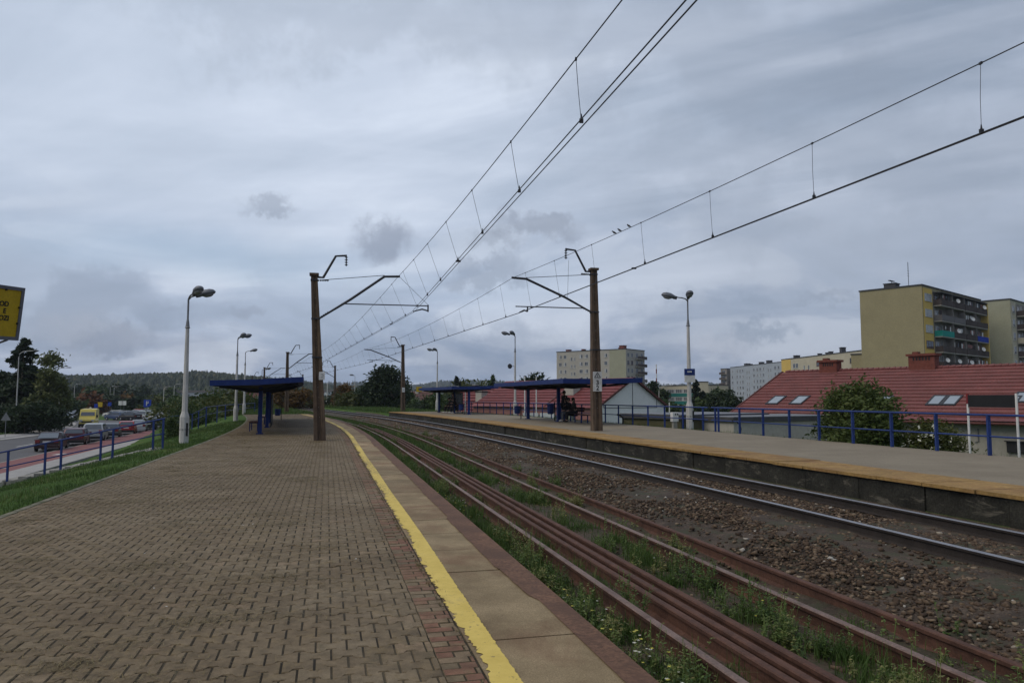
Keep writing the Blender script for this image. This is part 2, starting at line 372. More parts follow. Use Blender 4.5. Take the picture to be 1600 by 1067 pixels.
# ------------------------------------------------------------------ left platform paving, block by block
def pavers():
    m, nt, b = nodes('concrete paving blocks')
    at_ = nd(nt, 'Attribute'); at_.attribute_name = 'tint'
    g = nd(nt, 'NewGeometry').outputs['Position']
    base = ramp(nt, at_.outputs['Fac'], [(0, (0.125, 0.094, 0.057)), (.45, (0.164, 0.124, 0.076)), (.7, (0.186, 0.145, 0.092)), (.86, (0.192, 0.138, 0.086)), (.9, (0.198, 0.096, 0.061)), (1.0, (0.160, 0.075, 0.050))])
    st = noise(nt, .55, 7, .65, dist=.5); base = mixc(nt, ramp(nt, st, [(.42, 0.0), (.70, .8)]), base, (0.105, 0.074, 0.043))
    st2 = noise(nt, .33, 7, .7, dist=.6); base = mixc(nt, ramp(nt, st2, [(.5, 0.0), (.72, .55)]), base, (0.211, 0.170, 0.115))
    stw = noise(nt, 3.4, 9, .78, dist=1.0); base = mixc(nt, ramp(nt, stw, [(.52, 0.0), (.63, .85)]), base, (.165, .122, .066))
    mos = noise(nt, 1.3, 8, .75, dist=.5); base = mixc(nt, ramp(nt, mos, [(.58, 0.0), (.70, .55)]), base, (0.048, 0.046, 0.023))
    base = mixc(nt, .45, base, ramp(nt, noise(nt, 9, 6, .75), [(.3, .1), (.7, .9)]), 'OVERLAY')
    base = mixc(nt, .35, base, ramp(nt, noise(nt, 220, 3, .8), [(.3, .0), (.7, 1.0)]), 'OVERLAY')
    nt.links.new(base, b.inputs['Base Color']); b.inputs['Roughness'].default_value = .82; b.inputs['Specular IOR Level'].default_value = .22
    bump(nt, b, noise(nt, 160, 5, .8), .35, .004); return m
M['paver'] = pavers()
M['joint'] = mat('joint soil', (.024, .020, .014), .98, var=.5, scale=1.1, col2=(.085, .069, .044), c2=(.44, .60))
PL, PRED, PYEL, PEDGE = -4.24, .70, .93, 1.87
def edge_l(s): return PL+ .0
L_, P_ = .2, .1625
NR = int(78/P_); uo = np.array([-1.0, -.55, -.30, .30, .55, 1.0])     # half-block outline, wide at the ends, waisted in the middle
ax = .024
VV, FT, FS, TT = [], [], [], []; nb = 0
for r in range(NR):
    s0 = -2+r*P_; par = (r % 2)*.5; far = s0 > 42
    k0 = int((PRED-PL)/L_)
    n0 = np.arange(-1, k0+2); cu = PL+(n0+.5+par)*L_
    cu = cu[(cu+L_/2 > PL+.03) & (cu-L_/2 < PRED-.03)]
    for c in cu:
        hw = L_/2-.0052+rng.normal(0, .0012); hv = P_/2-.0050+rng.normal(0, .0006)
        u = np.concatenate([uo*hw, uo[::-1]*hw]); wv = np.array([1, 1, -1, -1, 1, 1])*ax
        v = np.concatenate([-hv-wv, hv+wv[::-1]])
        u = np.clip(u+c, PL, PRED-.004)-c
        if u.max()-u.min() < .012: continue
        dz = rng.normal(0, .0016); tx, ty = rng.normal(0, .008, 2)
        z = dz+u*tx+v*ty
        uu, vv2 = u*.955, v*.93
        VV.append(np.stack([s0+vv2, c+uu, z], -1)); b0 = nb; nb += 12
        FT.append(np.arange(b0, b0+12)); TT.append((np.clip(rng.normal(.42, .19), 0, .84) if rng.random() > .03 else rng.uniform(0, .1)))
        if not far:
            VV.append(np.stack([s0+v, c+u, z-.007], -1)); VV.append(np.stack([s0+v, c+u, np.full(12, -.02)], -1))
            a = np.arange(12); q = np.roll(a, -1)
            FS.append(np.stack([b0+12+a, b0+12+q, b0+q, b0+a], -1)); FS.append(np.stack([b0+24+a, b0+24+q, b0+12+q, b0+12+a], -1)); nb += 24
            TT[-1] = TT[-1]
# two columns of small red blocks beside the yellow line
for r in range(int(78/.103)):
    s0 = -2+r*.103
    for (a0, a1) in ((PRED, PRED+.115), (PRED+.118, PYEL)) if r % 2 == 0 else ((PRED, PRED+.2), (PRED+.203, PYEL)):
        u = np.array([a0+.003, a1-.003, a1-.003, a0+.003]); v = np.array([-.048, -.048, .048, .048]); dz = rng.normal(0, .0018)
        c = u.mean(); b0 = nb; nb += 8
        VV.append(np.stack([s0+v*.94, c+(u-c)*.94, np.full(4, dz)], -1)); VV.append(np.stack([s0+v, u, np.full(4, -.02)], -1))
        a = np.arange(4); q = np.roll(a, -1); FS.append(np.stack([b0+4+a, b0+4+q, b0+q, b0+a], -1))
        FT.append(np.array([b0, b0+1, b0+2, b0+3])); TT.append(rng.uniform(.80, 1.0) if rng.random() < .85 else rng.uniform(.2, .6))
VV = np.concatenate(VV); W = Sn(VV[:, 0], VV[:, 1], VV[:, 2])
faces = [tuple(int(x) for x in f) for f in FT]; tint = list(TT)
# map side quads to the tint of their block (order of construction)
FSa = np.concatenate(FS); first = np.array([f[0] for f in faces]); own = np.searchsorted(first, FSa.min(axis=1), side='right')-1
faces += [tuple(int(x) for x in f) for f in FSa]; tint += [TT[i]*.8 for i in own]
me = bpy.data.meshes.new('platform_paving'); me.from_pydata(W.tolist(), [], faces); me.update()
a = me.attributes.new('tint', 'FLOAT', 'FACE'); a.data.foreach_set('value', np.array(tint, np.float32))
struct(link_mesh('platform_paving', me, M['paver']))
def strip(name, d0, d1, z, s0, s1, mats, ds=1.0, nd__=1, thick=0, wob=0, off=lambda s: 0):
    mb = MB(); n = max(2, int((s1-s0)/ds)+1); sv = [s0+(s1-s0)*i/(n-1) for i in range(n)]
    for i in range(n-1):
        a_, b_ = sv[i], sv[i+1]; oa, ob = off(a_), off(b_)
        if thick:
            mb.hexa([S(a_, d0+oa, z-thick), S(a_, d1+oa, z-thick), S(b_, d1+ob, z-thick), S(b_, d0+ob, z-thick), S(a_, d0+oa, z), S(a_, d1+oa, z), S(b_, d1+ob, z), S(b_, d0+ob, z)])
        else: mb.face([S(a_, d0+oa, z), S(a_, d1+oa, z), S(b_, d1+ob, z), S(b_, d0+ob, z)])
    return mb.build(name, mats)
struct(strip('paving_bed', PL-.02, PEDGE-.1, -.0062, -2, 76.5, M['joint']))
struct(strip('kerb', PL-.11, PL-.01, .004, -2, 76, mat('mossy kerb', (.17, .155, .115), .9, var=.3, scale=4, col2=(.05, .06, .025), c2=(.45, .62)), thick=.14))
# concrete edge slabs, 1 m long each, rust-stained nose
def slabmat():
    m, nt, b = nodes('platform edge slab')
    at_ = nd(nt, 'Attribute'); at_.attribute_name = 'tint'
    c = ramp(nt, noise(nt, 1.6, 7, .65), [(.3, (0.168, 0.123, 0.069)), (.55, (0.272, 0.207, 0.121)), (.75, (0.376, 0.287, 0.173))])
    c = mixc(nt, ramp(nt, noise(nt, .9, 6, .7, dist=.6), [(.48, 0.0), (.66, .75)]), c, (0.168, 0.098, 0.057))
    cm = nd(nt, 'CombineXYZ'); k = math_(nt, 'MULTIPLY_ADD', at_.outputs['Fac'], .5, .72)
    for i in range(3): nt.links.new(k, cm.inputs[i])
    c = mixc(nt, 1.0, c, cm.outputs[0], 'MULTIPLY')
    c = mixc(nt, .5, c, ramp(nt, noise(nt, 90, 5, .8), [(.3, .05), (.7, .95)]), 'OVERLAY')
    nt.links.new(c, b.inputs['Base Color']); b.inputs['Roughness'].default_value = .85; b.inputs['Specular IOR Level'].default_value = .2
    bump(nt, b, noise(nt, 120, 6, .8), .4, .005); return m
M['slab'] = slabmat()
M['nose'] = mat('rust stained slab nose', (.135, .072, .044), .85, var=.3, scale=2.5, col2=(.095, .052, .034), c2=(.42, .66), bmp=.3, bscale=110, fine=.45)
Vs, Fs, Ts = [], [], []
s = -2.0; i = 0
mbs = MB(); tints = []
while s < 76:
    ln = .985; z = float(np.clip(rng.normal(0, .002), -.003, .003)); a0, a1 = s, s+ln
    nf = len(mbs.f)
    mbs.hexa([S(a0, PYEL+.012, -.12), S(a0, PEDGE, -.12), S(a1, PEDGE, -.12), S(a1, PYEL+.012, -.12), S(a0, PYEL+.012, z), S(a0, PEDGE, z), S(a1, PEDGE, z), S(a1, PYEL+.012, z)])
    t_ = rng.uniform(.1, .9); tints += [t_]*(len(mbs.f)-nf); s += 1.0
o = mbs.build('platform_edge_slabs', M['slab']); a = o.data.attributes.new('tint', 'FLOAT', 'FACE'); a.data.foreach_set('value', np.array(tints, np.float32)); struct(o)
# iron-dust stain on the nose of the slabs: ragged inner border
Vn, Fn = [], []; sv = np.arange(-2, 76, .16); wk = np.floor((sv+2)/3).astype(int); wr_ = rng.uniform(-.035, .03, 60); wsl = rng.uniform(-.012, .012, 60); wd = .255+wr_[wk]+wsl[wk]*((sv+2) % 3-1.5)+rng.normal(0, .004, len(sv))
wd = np.where(sv < 5.9, .185, wd)
for d_ in (0, 1): Vn.append(Sn(sv, PEDGE+.002-(wd if d_ == 0 else 0), np.full(len(sv), .0095)))
Vn = np.stack(Vn, 1).reshape(-1, 3); k = np.arange(len(sv)-1)*2; Fn = np.stack([k, k+1, k+3, k+2], -1)
np_mesh('rust_stain', Vn, Fn, M['nose'])['kind'] = 'structure'
struct(strip('platform_wall', PEDGE-.06, PEDGE-.012, -.124, -2, 76, M['concrete'], thick=.5))
# yellow line: worn, ragged towards the paving
def yellowmat():
    m, nt, b = nodes('worn yellow line paint')
    c = ramp(nt, noise(nt, 5, 6, .7), [(.3, (.54, .40, .095)), (.7, (.66, .50, .135))])
    sp = nd(nt, 'SeparateXYZ'); nt.links.new(nd(nt, 'NewGeometry').outputs['Position'], sp.inputs[0]); mr = nd(nt, 'MapRange'); nt.links.new(sp.outputs[1], mr.inputs[0]); mr.inputs[1].default_value = 8; mr.inputs[2].default_value = 16; mr.inputs[4].default_value = .085; farw = mr.outputs[0]
    wear = math_(nt, 'ADD', noise(nt, 22, 9, .78, dist=.3), math_(nt, 'ADD', math_(nt, 'MULTIPLY_ADD', noise(nt, .30, 2, .5), .26, -.165), farw))
    c = mixc(nt, ramp(nt, wear, [(.56, 0.0), (.62, .9)]), c, (0.134, 0.110, 0.078))
    c = mixc(nt, ramp(nt, noise(nt, 2.2, 5, .7), [(.58, 0.0), (.80, .7)]), c, (0.342, 0.256, 0.130))
    nt.links.new(c, b.inputs['Base Color']); b.inputs['Roughness'].default_value = .75; b.inputs['Specular IOR Level'].default_value = .2
    bump(nt, b, noise(nt, 90, 5, .8), .3, .004); return m
M['yellow'] = yellowmat()
sv = np.arange(-2, 75, .022); n = len(sv)
rag = np.clip(np.abs(rng.normal(0, .02, n))+.03*np.maximum(0, np.sin(sv*2.3)*np.sin(sv*.9)), 0, .1)
rag = np.convolve(rag, np.ones(2)/2, 'same')*1.25+np.where((np.floor(sv/.1) % 4) == 0, .012, 0)
rag = rag*np.where(sv > 9, 1.35, .9)
drift = .02*np.sin(sv*.21)+.012*np.sin(sv*.83)
Vn = np.stack([Sn(sv, PYEL-.012+rag+drift*.4, np.full(n, .0072)), Sn(sv, PYEL+.187+drift*.5+rng.normal(0, .003, n), np.full(n, .0072))], 1).reshape(-1, 3)
k = np.arange(n-1)*2; np_mesh('yellow_line', Vn, np.stack([k, k+1, k+3, k+2], -1), M['yellow'])['kind'] = 'structure'

# ------------------------------------------------------------------ right platform
def asph():
    m, nt, b = nodes('worn platform asphalt')
    c = ramp(nt, noise(nt, .8, 6, .65), [(.3, (0.180, 0.151, 0.112)), (.7, (0.240, 0.207, 0.155))])
    c = mixc(nt, .35, c, ramp(nt, noise(nt, 60, 5, .8), [(.3, .1), (.7, .9)]), 'OVERLAY')
    nt.links.new(c, b.inputs['Base Color']); b.inputs['Roughness'].default_value = .9; b.inputs['Specular IOR Level'].default_value = .15
    bump(nt, b, noise(nt, 70, 6, .8), .3, .006); return m
M['plat_asph'] = asph()
M['orange'] = mat('rust tinted edge slabs', (0.273, 0.169, 0.059), .88, var=.28, scale=1.1, col2=(0.195, 0.106, 0.043), c2=(.5, .66), bmp=.3, fine=.25)
M['darkwall'] = mat('blackened platform wall', (.024, .023, .018), .92, var=.55, scale=2.2, col2=(.12, .108, .085), c2=(.56, .68), bmp=1.0, bscale=18, fine=.45, streak=(1.6, 1.6, 5.5))
struct(strip('platform_surface', 10.38, 15.35, ZR-.006, -14, 70, M['plat_asph'], thick=.3, off=lambda s: sh(s)*.75))
mbs = MB()
s = -14.0
while s < 70:
    z = ZR+random.uniform(-.006, .006); e0, e1 = sh(s), sh(s+.98); x = random.uniform(-.015, .015)
    mbs.hexa([S(s, 9.24+e0+x, z-.055), S(s, 10.40+e0, z-.055), S(s+.98, 10.40+e1, z-.055), S(s+.98, 9.24+e1+x, z-.055), S(s, 9.24+e0+x, z), S(s, 10.40+e0*.8, z), S(s+.98, 10.40+e1*.8, z), S(s+.98, 9.24+e1+x, z)]); s += 1.0
struct(mbs.build('platform_coping', M['orange']))
mbs = MB(); s = -14.0
while s < 69.5:
    e0, e1 = sh(s), sh(s+1.48); x = random.uniform(-.02, .02)
    mbs.hexa([S(s, 9.30+e0+x, -.5), S(s, 9.9+e0, -.5), S(s+1.48, 9.9+e1, -.5), S(s+1.48, 9.30+e1+x, -.5), S(s, 9.30+e0+x, ZR-.062), S(s, 9.9+e0, ZR-.062), S(s+1.48, 9.9+e1, ZR-.062), S(s+1.48, 9.30+e1+x, ZR-.062)]); s += 1.5
struct(mbs.build('platform_retaining_wall', M['darkwall']))

# ------------------------------------------------------------------ tracks
def railprof(h=.16, tilt=0):
    p = [(-.065, 0), (.065, 0), (.065, .012), (.012, .03), (.010, h-.05), (.034, h-.036), (.036, h-.008), (.026, h), (-.026, h), (-.036, h-.008), (-.034, h-.036), (-.010, h-.05), (-.012, .03), (-.065, .012)]
    return p
def rail(name, d, ztop, s0, s1, mats, parent=None, off=lambda s: 0, ds=.8, wob=0):
    P = railprof(); mb = MB(); n = int((s1-s0)/ds)+1; rings = []
    for i in range(n):
        s = s0+i*ds; w_ = wob*math.sin(s*.33+d*9)
        rings.append([S(s, d+off(s)+u+w_, ztop-.16+v) for u, v in P])
    b = 0; mb.loft(rings)
    npf = len(P)
    for i in range(n-1):
        for j in range(npf):
            if j in (6, 7, 8): mb.m[i*npf+j] = 1
    return mb.build(name, mats, parent)
ZT1, ZT2 = -.18, -.06
t = thing('railway_track', 'overgrown rusty track beside the paved platform with weeds between its rails', 'railway track', tuple(S(4, 3.36, -.34)), 0)
for d in (2.62, 4.09): rail('rail', d, ZT1, -12, 200, [M['rust'], M['rusthead']], t).data; 
for c in kids(t): c.data.transform(ROOT[t.name].inverted())
t2 = thing('railway_track', 'main track with polished shiny rails beside the higher platform', 'railway track', tuple(S(4, 7.7, -.2)), 0)
for d in (7.02, 8.50): rail('rail', d, ZT2, -12, 240, [M['railside'], M['shiny']], t2, off=sh)
for c in kids(t2): c.data.transform(ROOT[t2.name].inverted())
for d, nm, s1 in ((2.95, 'stacked rusty spare rail lying nearest the near rail in the middle of the overgrown track', 47), (3.10, 'middle one of three rusty spare rails lying side by side in the overgrown track', 52), (3.26, 'spare rusty rail of the bundle of three lying closest to the main track', 45)):
    tag(rail('spare_rail', d, ZT1-.012, -12, s1, [M['spare'], M['spare']], None, wob=.012), nm, 'spare rail', 'spare rails lying in the track')
tag(rail('spare_rail', 4.66, ZT1-.015, -12, 60, [M['spare'], M['spare']], None, wob=.02), 'single rusty spare rail lying on the ballast just outside the overgrown track', 'spare rail', 'spare rails lying in the track')

# ballast stones
def randrot(n):
    q = rng.normal(size=(n, 4)); q /= np.linalg.norm(q, axis=1)[:, None]; w_, x, y, z = q.T
    return np.stack([np.stack([1-2*(y*y+z*z), 2*(x*y-z*w_), 2*(x*z+y*w_)], -1), np.stack([2*(x*y+z*w_), 1-2*(x*x+z*z), 2*(y*z-x*w_)], -1), np.stack([2*(x*z-y*w_), 2*(y*z+x*w_), 1-2*(x*x+y*y)], -1)], 1)
def gz(s, d):                                 # height of the bed at (s, d)
    e = np.array([sh(x) for x in s]); out = np.interp(d, [1.86, 2.3, 3.2, 4.4, 5.4, 6.0, 7.2, 8.4], [-.34, -.36, -.33, -.35, -.24, -.20, -.215, -.23]); return out
def stones(name, s, d, z, size, tint, mats):
    n = len(s); sc = size[:, None]*rng.uniform(.55, 1.3, (n, 3)); Rm = randrot(n)
    cube = np.array([(-1, -1, -1), (1, -1, -1), (1, 1, -1), (-1, 1, -1), (-1, -1, 1), (1, -1, 1), (1, 1, 1), (-1, 1, 1)], float)*.72
    v = (cube[None]*rng.uniform(.55, 1.25, (n, 8, 3)))*sc[:, None, :]; v = np.einsum('nij,nkj->nki', Rm, v); v = v*np.array([1, 1, .65]); v += Sn(s, d, z)[:, None, :]
    q = np.array([(3, 2, 1), (3, 1, 0), (4, 5, 6), (4, 6, 7), (0, 1, 5), (0, 5, 4), (1, 2, 6), (1, 6, 5), (2, 3, 7), (2, 7, 6), (3, 0, 4), (3, 4, 7)])
    f = q[None]+8*np.arange(n)[:, None, None]
    o = np_mesh(name, v.reshape(-1, 3), f.reshape(-1, 3), mats, tint=np.repeat(tint, 12)); o['kind'] = 'stuff'; return o
def stonemat():
    m, nt, b = nodes('ballast stone'); at_ = nd(nt, 'Attribute'); at_.attribute_name = 'tint'
    c = ramp(nt, at_.outputs['Fac'], [(0, (.042, .030, .022)), (.35, (.085, .058, .040)), (.65, (.15, .108, .072)), (.88, (.24, .19, .135)), (1, (.38, .36, .32))])
    c = mixc(nt, .4, c, ramp(nt, noise(nt, 50, 5, .7), [(.3, .1), (.7, .9)]), 'OVERLAY'); nt.links.new(c, b.inputs['Base Color']); b.inputs['Roughness'].default_value = .9; b.inputs['Specular IOR Level'].default_value = .15; return m
M['stone'] = stonemat()
n = 74000; u = rng.random(n); s = 2.5+70*u**2.0; d = rng.uniform(4.55, 9.15, n); shv = np.array([sh(x) for x in s]); d = np.minimum(d+shv*(d-4.5)/4.6, 9.2+shv)
keep = (np.abs(d-(7.02+shv)) > .09) & (np.abs(d-(8.50+shv)) > .09) & (np.abs(d-4.66) > .09)
pat = np.sin(s*1.3+d*2.1)+np.sin(s*.7-d*3.3+2)+rng.normal(0, .9, n); keep &= (pat > -.5) | (d > 7); s, d = s[keep], d[keep]; n = len(s)
size = np.abs(rng.normal(.008, .009, n))+.009+.0005*s
stones('ballast_stones', s, d, gz(s, d)+size*.25, size, np.clip(np.abs(rng.normal(.32, .26, n)), 0, 1), M['stone'])
n = 2500; s = 2.5+45*rng.random(n)**1.6; d = rng.uniform(1.95, 4.5, n); k = np.min(np.abs(d[:, None]-np.array([2.62, 2.95, 3.10, 3.26, 4.09])), axis=1) > .1; s, d = s[k], d[k]
size = np.abs(rng.normal(.016, .010, len(s)))+.006; stones('bed_stones', s, d, gz(s, d)+size*.2, size, np.clip(np.abs(rng.normal(.3, .3, len(s))), 0, 1), M['stone'])

# ------------------------------------------------------------------ weeds and grass
M['grassblade'] = leafmat('grass blade', (0.036, 0.068, 0.016), (0.075, 0.127, 0.029), (0.195, 0.176, 0.078))
M['weedleaf'] = leafmat('weed leaf', (0.042, 0.081, 0.020), (0.112, 0.161, 0.042), (0.238, 0.210, 0.084))
M['straw'] = leafmat('dry grass clippings', (0.080, 0.059, 0.024), (0.167, 0.129, 0.058), (0.246, 0.196, 0.096), trans=.05)
M['petal'] = leafmat('wild flower petals', (.55, .50, .07), (.55, .50, .12), (.60, .60, .52), trans=.2)
def blades(name, P, h, wdt, tint, mats, lean=.5, kind='stuff'):
    n = len(P); a = rng.uniform(0, 2*math.pi, n); b = rng.uniform(0, 2*math.pi, n)
    sx = np.stack([np.cos(a), np.sin(a), 0*a], -1)*(wdt/2)[:, None]
    ln = np.abs(rng.normal(0, lean, n)); l = np.stack([np.cos(b)*ln, np.sin(b)*ln, 0*b], -1)
    up = np.zeros((n, 3)); up[:, 2] = 1
    m_ = P+up*(h*.55)[:, None]+l*(h*.3)[:, None]; t_ = P+up*(h*np.maximum(.3, 1-.3*ln))[:, None]+l*(h*.95)[:, None]
    v = np.stack([P-sx, P+sx, m_+sx*.8, m_-sx*.8, t_+sx*.12, t_-sx*.12], 1)
    f = np.array([[0, 1, 2, 3], [3, 2, 4, 5]])[None]+6*np.arange(n)[:, None, None]
    o = np_mesh(name, v.reshape(-1, 3), f.reshape(-1, 4), mats, tint=np.repeat(tint, 2)); o['kind'] = kind; return o
RAILS = np.array([2.62, 2.95, 3.10, 3.26, 4.09, 4.66])
def clumped(n, nc, s0, s1, dd, spread, pw=1.8):
    cs = s0+(s1-s0)*rng.random(nc)**pw; cd = rng.choice(dd, nc)+rng.normal(0, .10, nc); cw = rng.gamma(1.2, 1, nc); cw /= cw.sum()
    k = rng.choice(nc, n, p=cw); s = cs[k]+rng.normal(0, spread*1.5, n); d = cd[k]+rng.normal(0, spread, n); return s, d, k
def avoid(s, d, g=.05):
    return (np.min(np.abs(d[:, None]-RAILS), axis=1) > g) & (d > 1.90) & (d < 9)
# grass tufts
s1_, d1_, k1 = clumped(52000, 620, 2.6, 62, [2.0, 2.15, 2.3, 2.4, 2.45, 2.78, 3.55, 3.7, 3.85, 2.2, 4.35], .075)
s2_ = 8+64*rng.random(9000)**1.1; d2_ = rng.choice([2.05, 2.2, 2.35, 2.78, 3.5, 3.8, 4.35], 9000)+rng.normal(0, .12, 9000)
s = np.concatenate([s1_, s2_]); d = np.concatenate([d1_, d2_]); k = avoid(s, d); cl_t = np.concatenate([(k1*.618) % 1, (np.floor(s2_*3)*.37) % 1])[k]; s, d = s[k], d[k]; n = len(s)
h = np.abs(rng.normal(.085, .05, n))+.025+.05*(cl_t > .8); h = np.where(d > 4.2, h*.6, h)
blades('grass', Sn(s, d, gz(s, d)-.005), h, .004+.0035*rng.random(n)+.00022*s, np.clip(.32+.35*(cl_t-.4)+rng.normal(0, .15, n), 0, 1), M['grassblade'])
# leafy weeds: stems with many small leaves
def weeds(name, S_, D_, H_, tintb, nleaf, lsz, mats, z0=None):
    V, F, Tn = [], [], []; base = 0
    for i in range(len(S_)):
        p = np.array(S(S_[i], D_[i], 0)); p[2] = z0[i]; ns = rng.integers(2, 6)
        for q in range(ns):
            az = rng.uniform(0, 6.28); ln = rng.uniform(.05, .5); H = H_[i]*rng.uniform(.6, 1.1); t = np.linspace(0, 1, 4)[:, None]
            tip = np.array([math.cos(az)*ln*H, math.sin(az)*ln*H, H])
            c = p+t*tip*np.array([1, 1, 1]); c[:, 2] -= 0*t[:, 0]
            wv = np.array([-math.sin(az), math.cos(az), 0])*.0022
            st = np.stack([c-wv, c+wv], 1).reshape(-1, 3); V.append(st)
            for j in range(3): F.append([base+2*j, base+2*j+1, base+2*j+3, base+2*j+2]); Tn.append(.3+tintb[i]*.5)
            base += 8
            nl = max(4, int(nleaf*rng.uniform(.6, 1.3))); tt = rng.uniform(.12, 1.0, nl); a2 = rng.uniform(0, 6.28, nl); el = rng.uniform(-.2, .9, nl)
            dirv = np.stack([np.cos(a2)*np.cos(el), np.sin(a2)*np.cos(el), np.sin(el)], -1); o_ = p+tt[:, None]*tip
            L = lsz*rng.uniform(.6, 1.4, nl)*(1.15-.5*tt); sd = np.stack([-np.sin(a2), np.cos(a2), rng.uniform(-.4, .4, nl)], -1)*(L*.24)[:, None]
            mid_ = o_+dirv*(L*.5)[:, None]; tp = o_+dirv*L[:, None]-np.array([0, 0, 1])*(L*.15)[:, None]
            V.append(np.stack([o_, mid_+sd, tp, mid_-sd], 1).reshape(-1, 3))
            F += (np.arange(4)[None]+base+4*np.arange(nl)[:, None]).tolist(); Tn += np.clip(tintb[i]+rng.normal(0, .12, nl), 0, 1).tolist(); base += 4*nl
    o = np_mesh(name, np.concatenate(V), np.array(F), mats, tint=np.array(Tn)); o['kind'] = 'stuff'; return o
n = 1700; ncl = 260; kc = rng.choice(ncl, n, p=(lambda q: q/q.sum())(rng.gamma(.9, 1, ncl))); s = (3.2+48*rng.random(ncl)**1.6)[kc]+rng.normal(0, .16, n); d = rng.choice([2.05, 2.2, 2.35, 2.42, 2.78, 3.52, 3.68, 3.85, 4.36, 3.6, 4.9], ncl)[kc]+rng.normal(0, .08, n); wt_ = rng.uniform(.05, .9, ncl)[kc]; k = avoid(s, d, .06); s, d = s[k], d[k]
weeds('weeds', s, d, np.abs(rng.normal(.14, .085, len(s)))+.05, np.clip(wt_[k]+rng.normal(0, .1, len(s)), 0, 1), 13, .042, M['weedleaf'], gz(s, d)-.005)
# a few tall clumps the photo shows: pale dry-yellow clump by the rail, green ones between the rails
s = np.concatenate([rng.normal(9.6, .5, 26), rng.normal(6.6, .25, 10), rng.normal(5.4, .3, 16), rng.normal(6.2, .3, 12), rng.normal(8.6, .5, 12)]); d = np.concatenate([rng.normal(2.42, .10, 26), rng.normal(2.75, .05, 10), rng.normal(3.7, .12, 16), rng.normal(3.75, .1, 12), rng.normal(3.7, .12, 12)])
k = avoid(s, d, .04); s, d = s[k], d[k]; weeds('tall_weeds', s, d, rng.uniform(.16, .36, len(s)), np.where(d < 2.6, rng.uniform(.6, 1, len(s)), rng.uniform(.2, .6, len(s))), 22, .036, M['weedleaf'], gz(s, d)-.01)
# yellow and white wild flowers
n = 70; s = np.concatenate([rng.normal(5.0, .45, 26), rng.normal(6.4, .3, 10), rng.normal(13, .7, 14), 3.5+20*rng.random(20)]); d = np.concatenate([rng.normal(2.22, .10, 26), rng.normal(2.2, .1, 10), rng.normal(2.2, .1, 14), rng.choice([2.2, 3.6, 3.75], 20)+rng.normal(0, .1, 20)])
k = avoid(s, d, .05); s, d = s[k], d[k]; V, F, Tn = [], [], []
for i in range(len(s)):
    c = np.array(S(s[i], d[i], -.34+rng.uniform(.10, .24))); b0 = len(V); r_ = rng.uniform(.009, .016); tl = rng.uniform(-.5, .5, 2)
    col_ = 1.0 if rng.random() < .5 else .2
    for q in range(6):
        a0 = q*1.047; u_ = np.array([math.cos(a0), math.sin(a0), tl[0]*.6+.25]); v_ = np.array([-math.sin(a0), math.cos(a0), tl[1]*.4])
        b0 = len(V); V += [c, c+u_*r_*.6+v_*r_*.4, c+u_*r_*1.2, c+u_*r_*.6-v_*r_*.4]; F.append([b0, b0+1, b0+2, b0+3]); Tn.append(col_)
np_mesh('wildflowers', np.array(V), np.array(F), M['petal'], tint=np.array(Tn))['kind'] = 'stuff'
# dry clippings and moss tufts on the paving
def flat_litter(name, s, d, z, ln, wd, tint, mats, rise=.2):
    n = len(s); P = Sn(s, d, z); a = rng.uniform(0, 6.28, n); e = np.abs(rng.normal(0, rise, n))
    u = np.stack([np.cos(a)*np.cos(e), np.sin(a)*np.cos(e), np.sin(e)], -1)*(ln/2)[:, None]; v = np.stack([-np.sin(a), np.cos(a), 0*a], -1)*(wd/2)[:, None]
    P = P+np.array([0, 0, 1])*np.abs(u[:, 2])[:, None]
    q = np.stack([P-u-v, P+u-v*.3, P+u+v*.3, P-u+v], 1); f = np.arange(4)[None]+4*np.arange(n)[:, None]
    o = np_mesh(name, q.reshape(-1, 3), f, mats, tint=tint); o['kind'] = 'stuff'; return o
nc = 900; cs = 3.6+34*rng.random(nc)**1.35; cd = np.clip(-4.0+4.4*rng.random(nc)**1.25, -4.1, .75); cwt = rng.gamma(.8, 1, nc); cwt /= cwt.sum(); n = 62000
k = rng.choice(nc, n, p=cwt); rr = rng.uniform(.05, .20, nc)[k]*(1+cs[k]*.02); s = cs[k]+rng.normal(0, 1, n)*rr; d = cd[k]+rng.normal(0, 1, n)*rr*1.5; kk = (d > PL) & (d < .9); s, d = s[kk], d[kk]; n = len(s)
flat_litter('grass_clippings', s, d, np.full(n, .004)+rng.random(n)*.006, rng.uniform(.018, .06, n), .0036+.00025*s, np.clip(rng.normal(.45, .25, n), 0, 1), M['straw'])
n = 22; flat_litter('litter', 4.6+16*rng.random(n)**1.3, rng.uniform(-3.8, .6, n), np.full(n, .006), rng.uniform(.015, .035, n), rng.uniform(.010, .022, n), np.full(n, .9), M['plate'], rise=.1)
# tufts along the yellow line and in the joints
n = 5200; s = 3.5+38*rng.random(n)**1.4; s = s+.15*np.sin(s*9); d = .91+np.abs(rng.normal(0, .025, n))*np.where(np.sin(s*3.1)+np.sin(s*1.37) > .2, 1.6, .5)-.04*rng.random(n)
kk = np.sin(s*5.3)+np.sin(s*2.1)+rng.normal(0, .5, n) > .1; s, d = s[kk], d[kk]; n = len(s)
blades('joint_tufts', Sn(s, d, np.full(n, .0)), rng.uniform(.008, .030, n), .003+.0002*s, np.clip(rng.normal(.75, .2, n), 0, 1), M['straw'], lean=1.1)
n = 5000; rown = rng.integers(10, 200, n); s = -2+(rown+.5)*P_+rng.normal(0, .006, n); d = -4.1+4.7*rng.random(n)**1.1; kk = np.sin(s*1.7+d*2.2)+np.sin(d*3.1-s*.8)+rng.normal(0, .6, n) > .7; s, d = s[kk], d[kk]
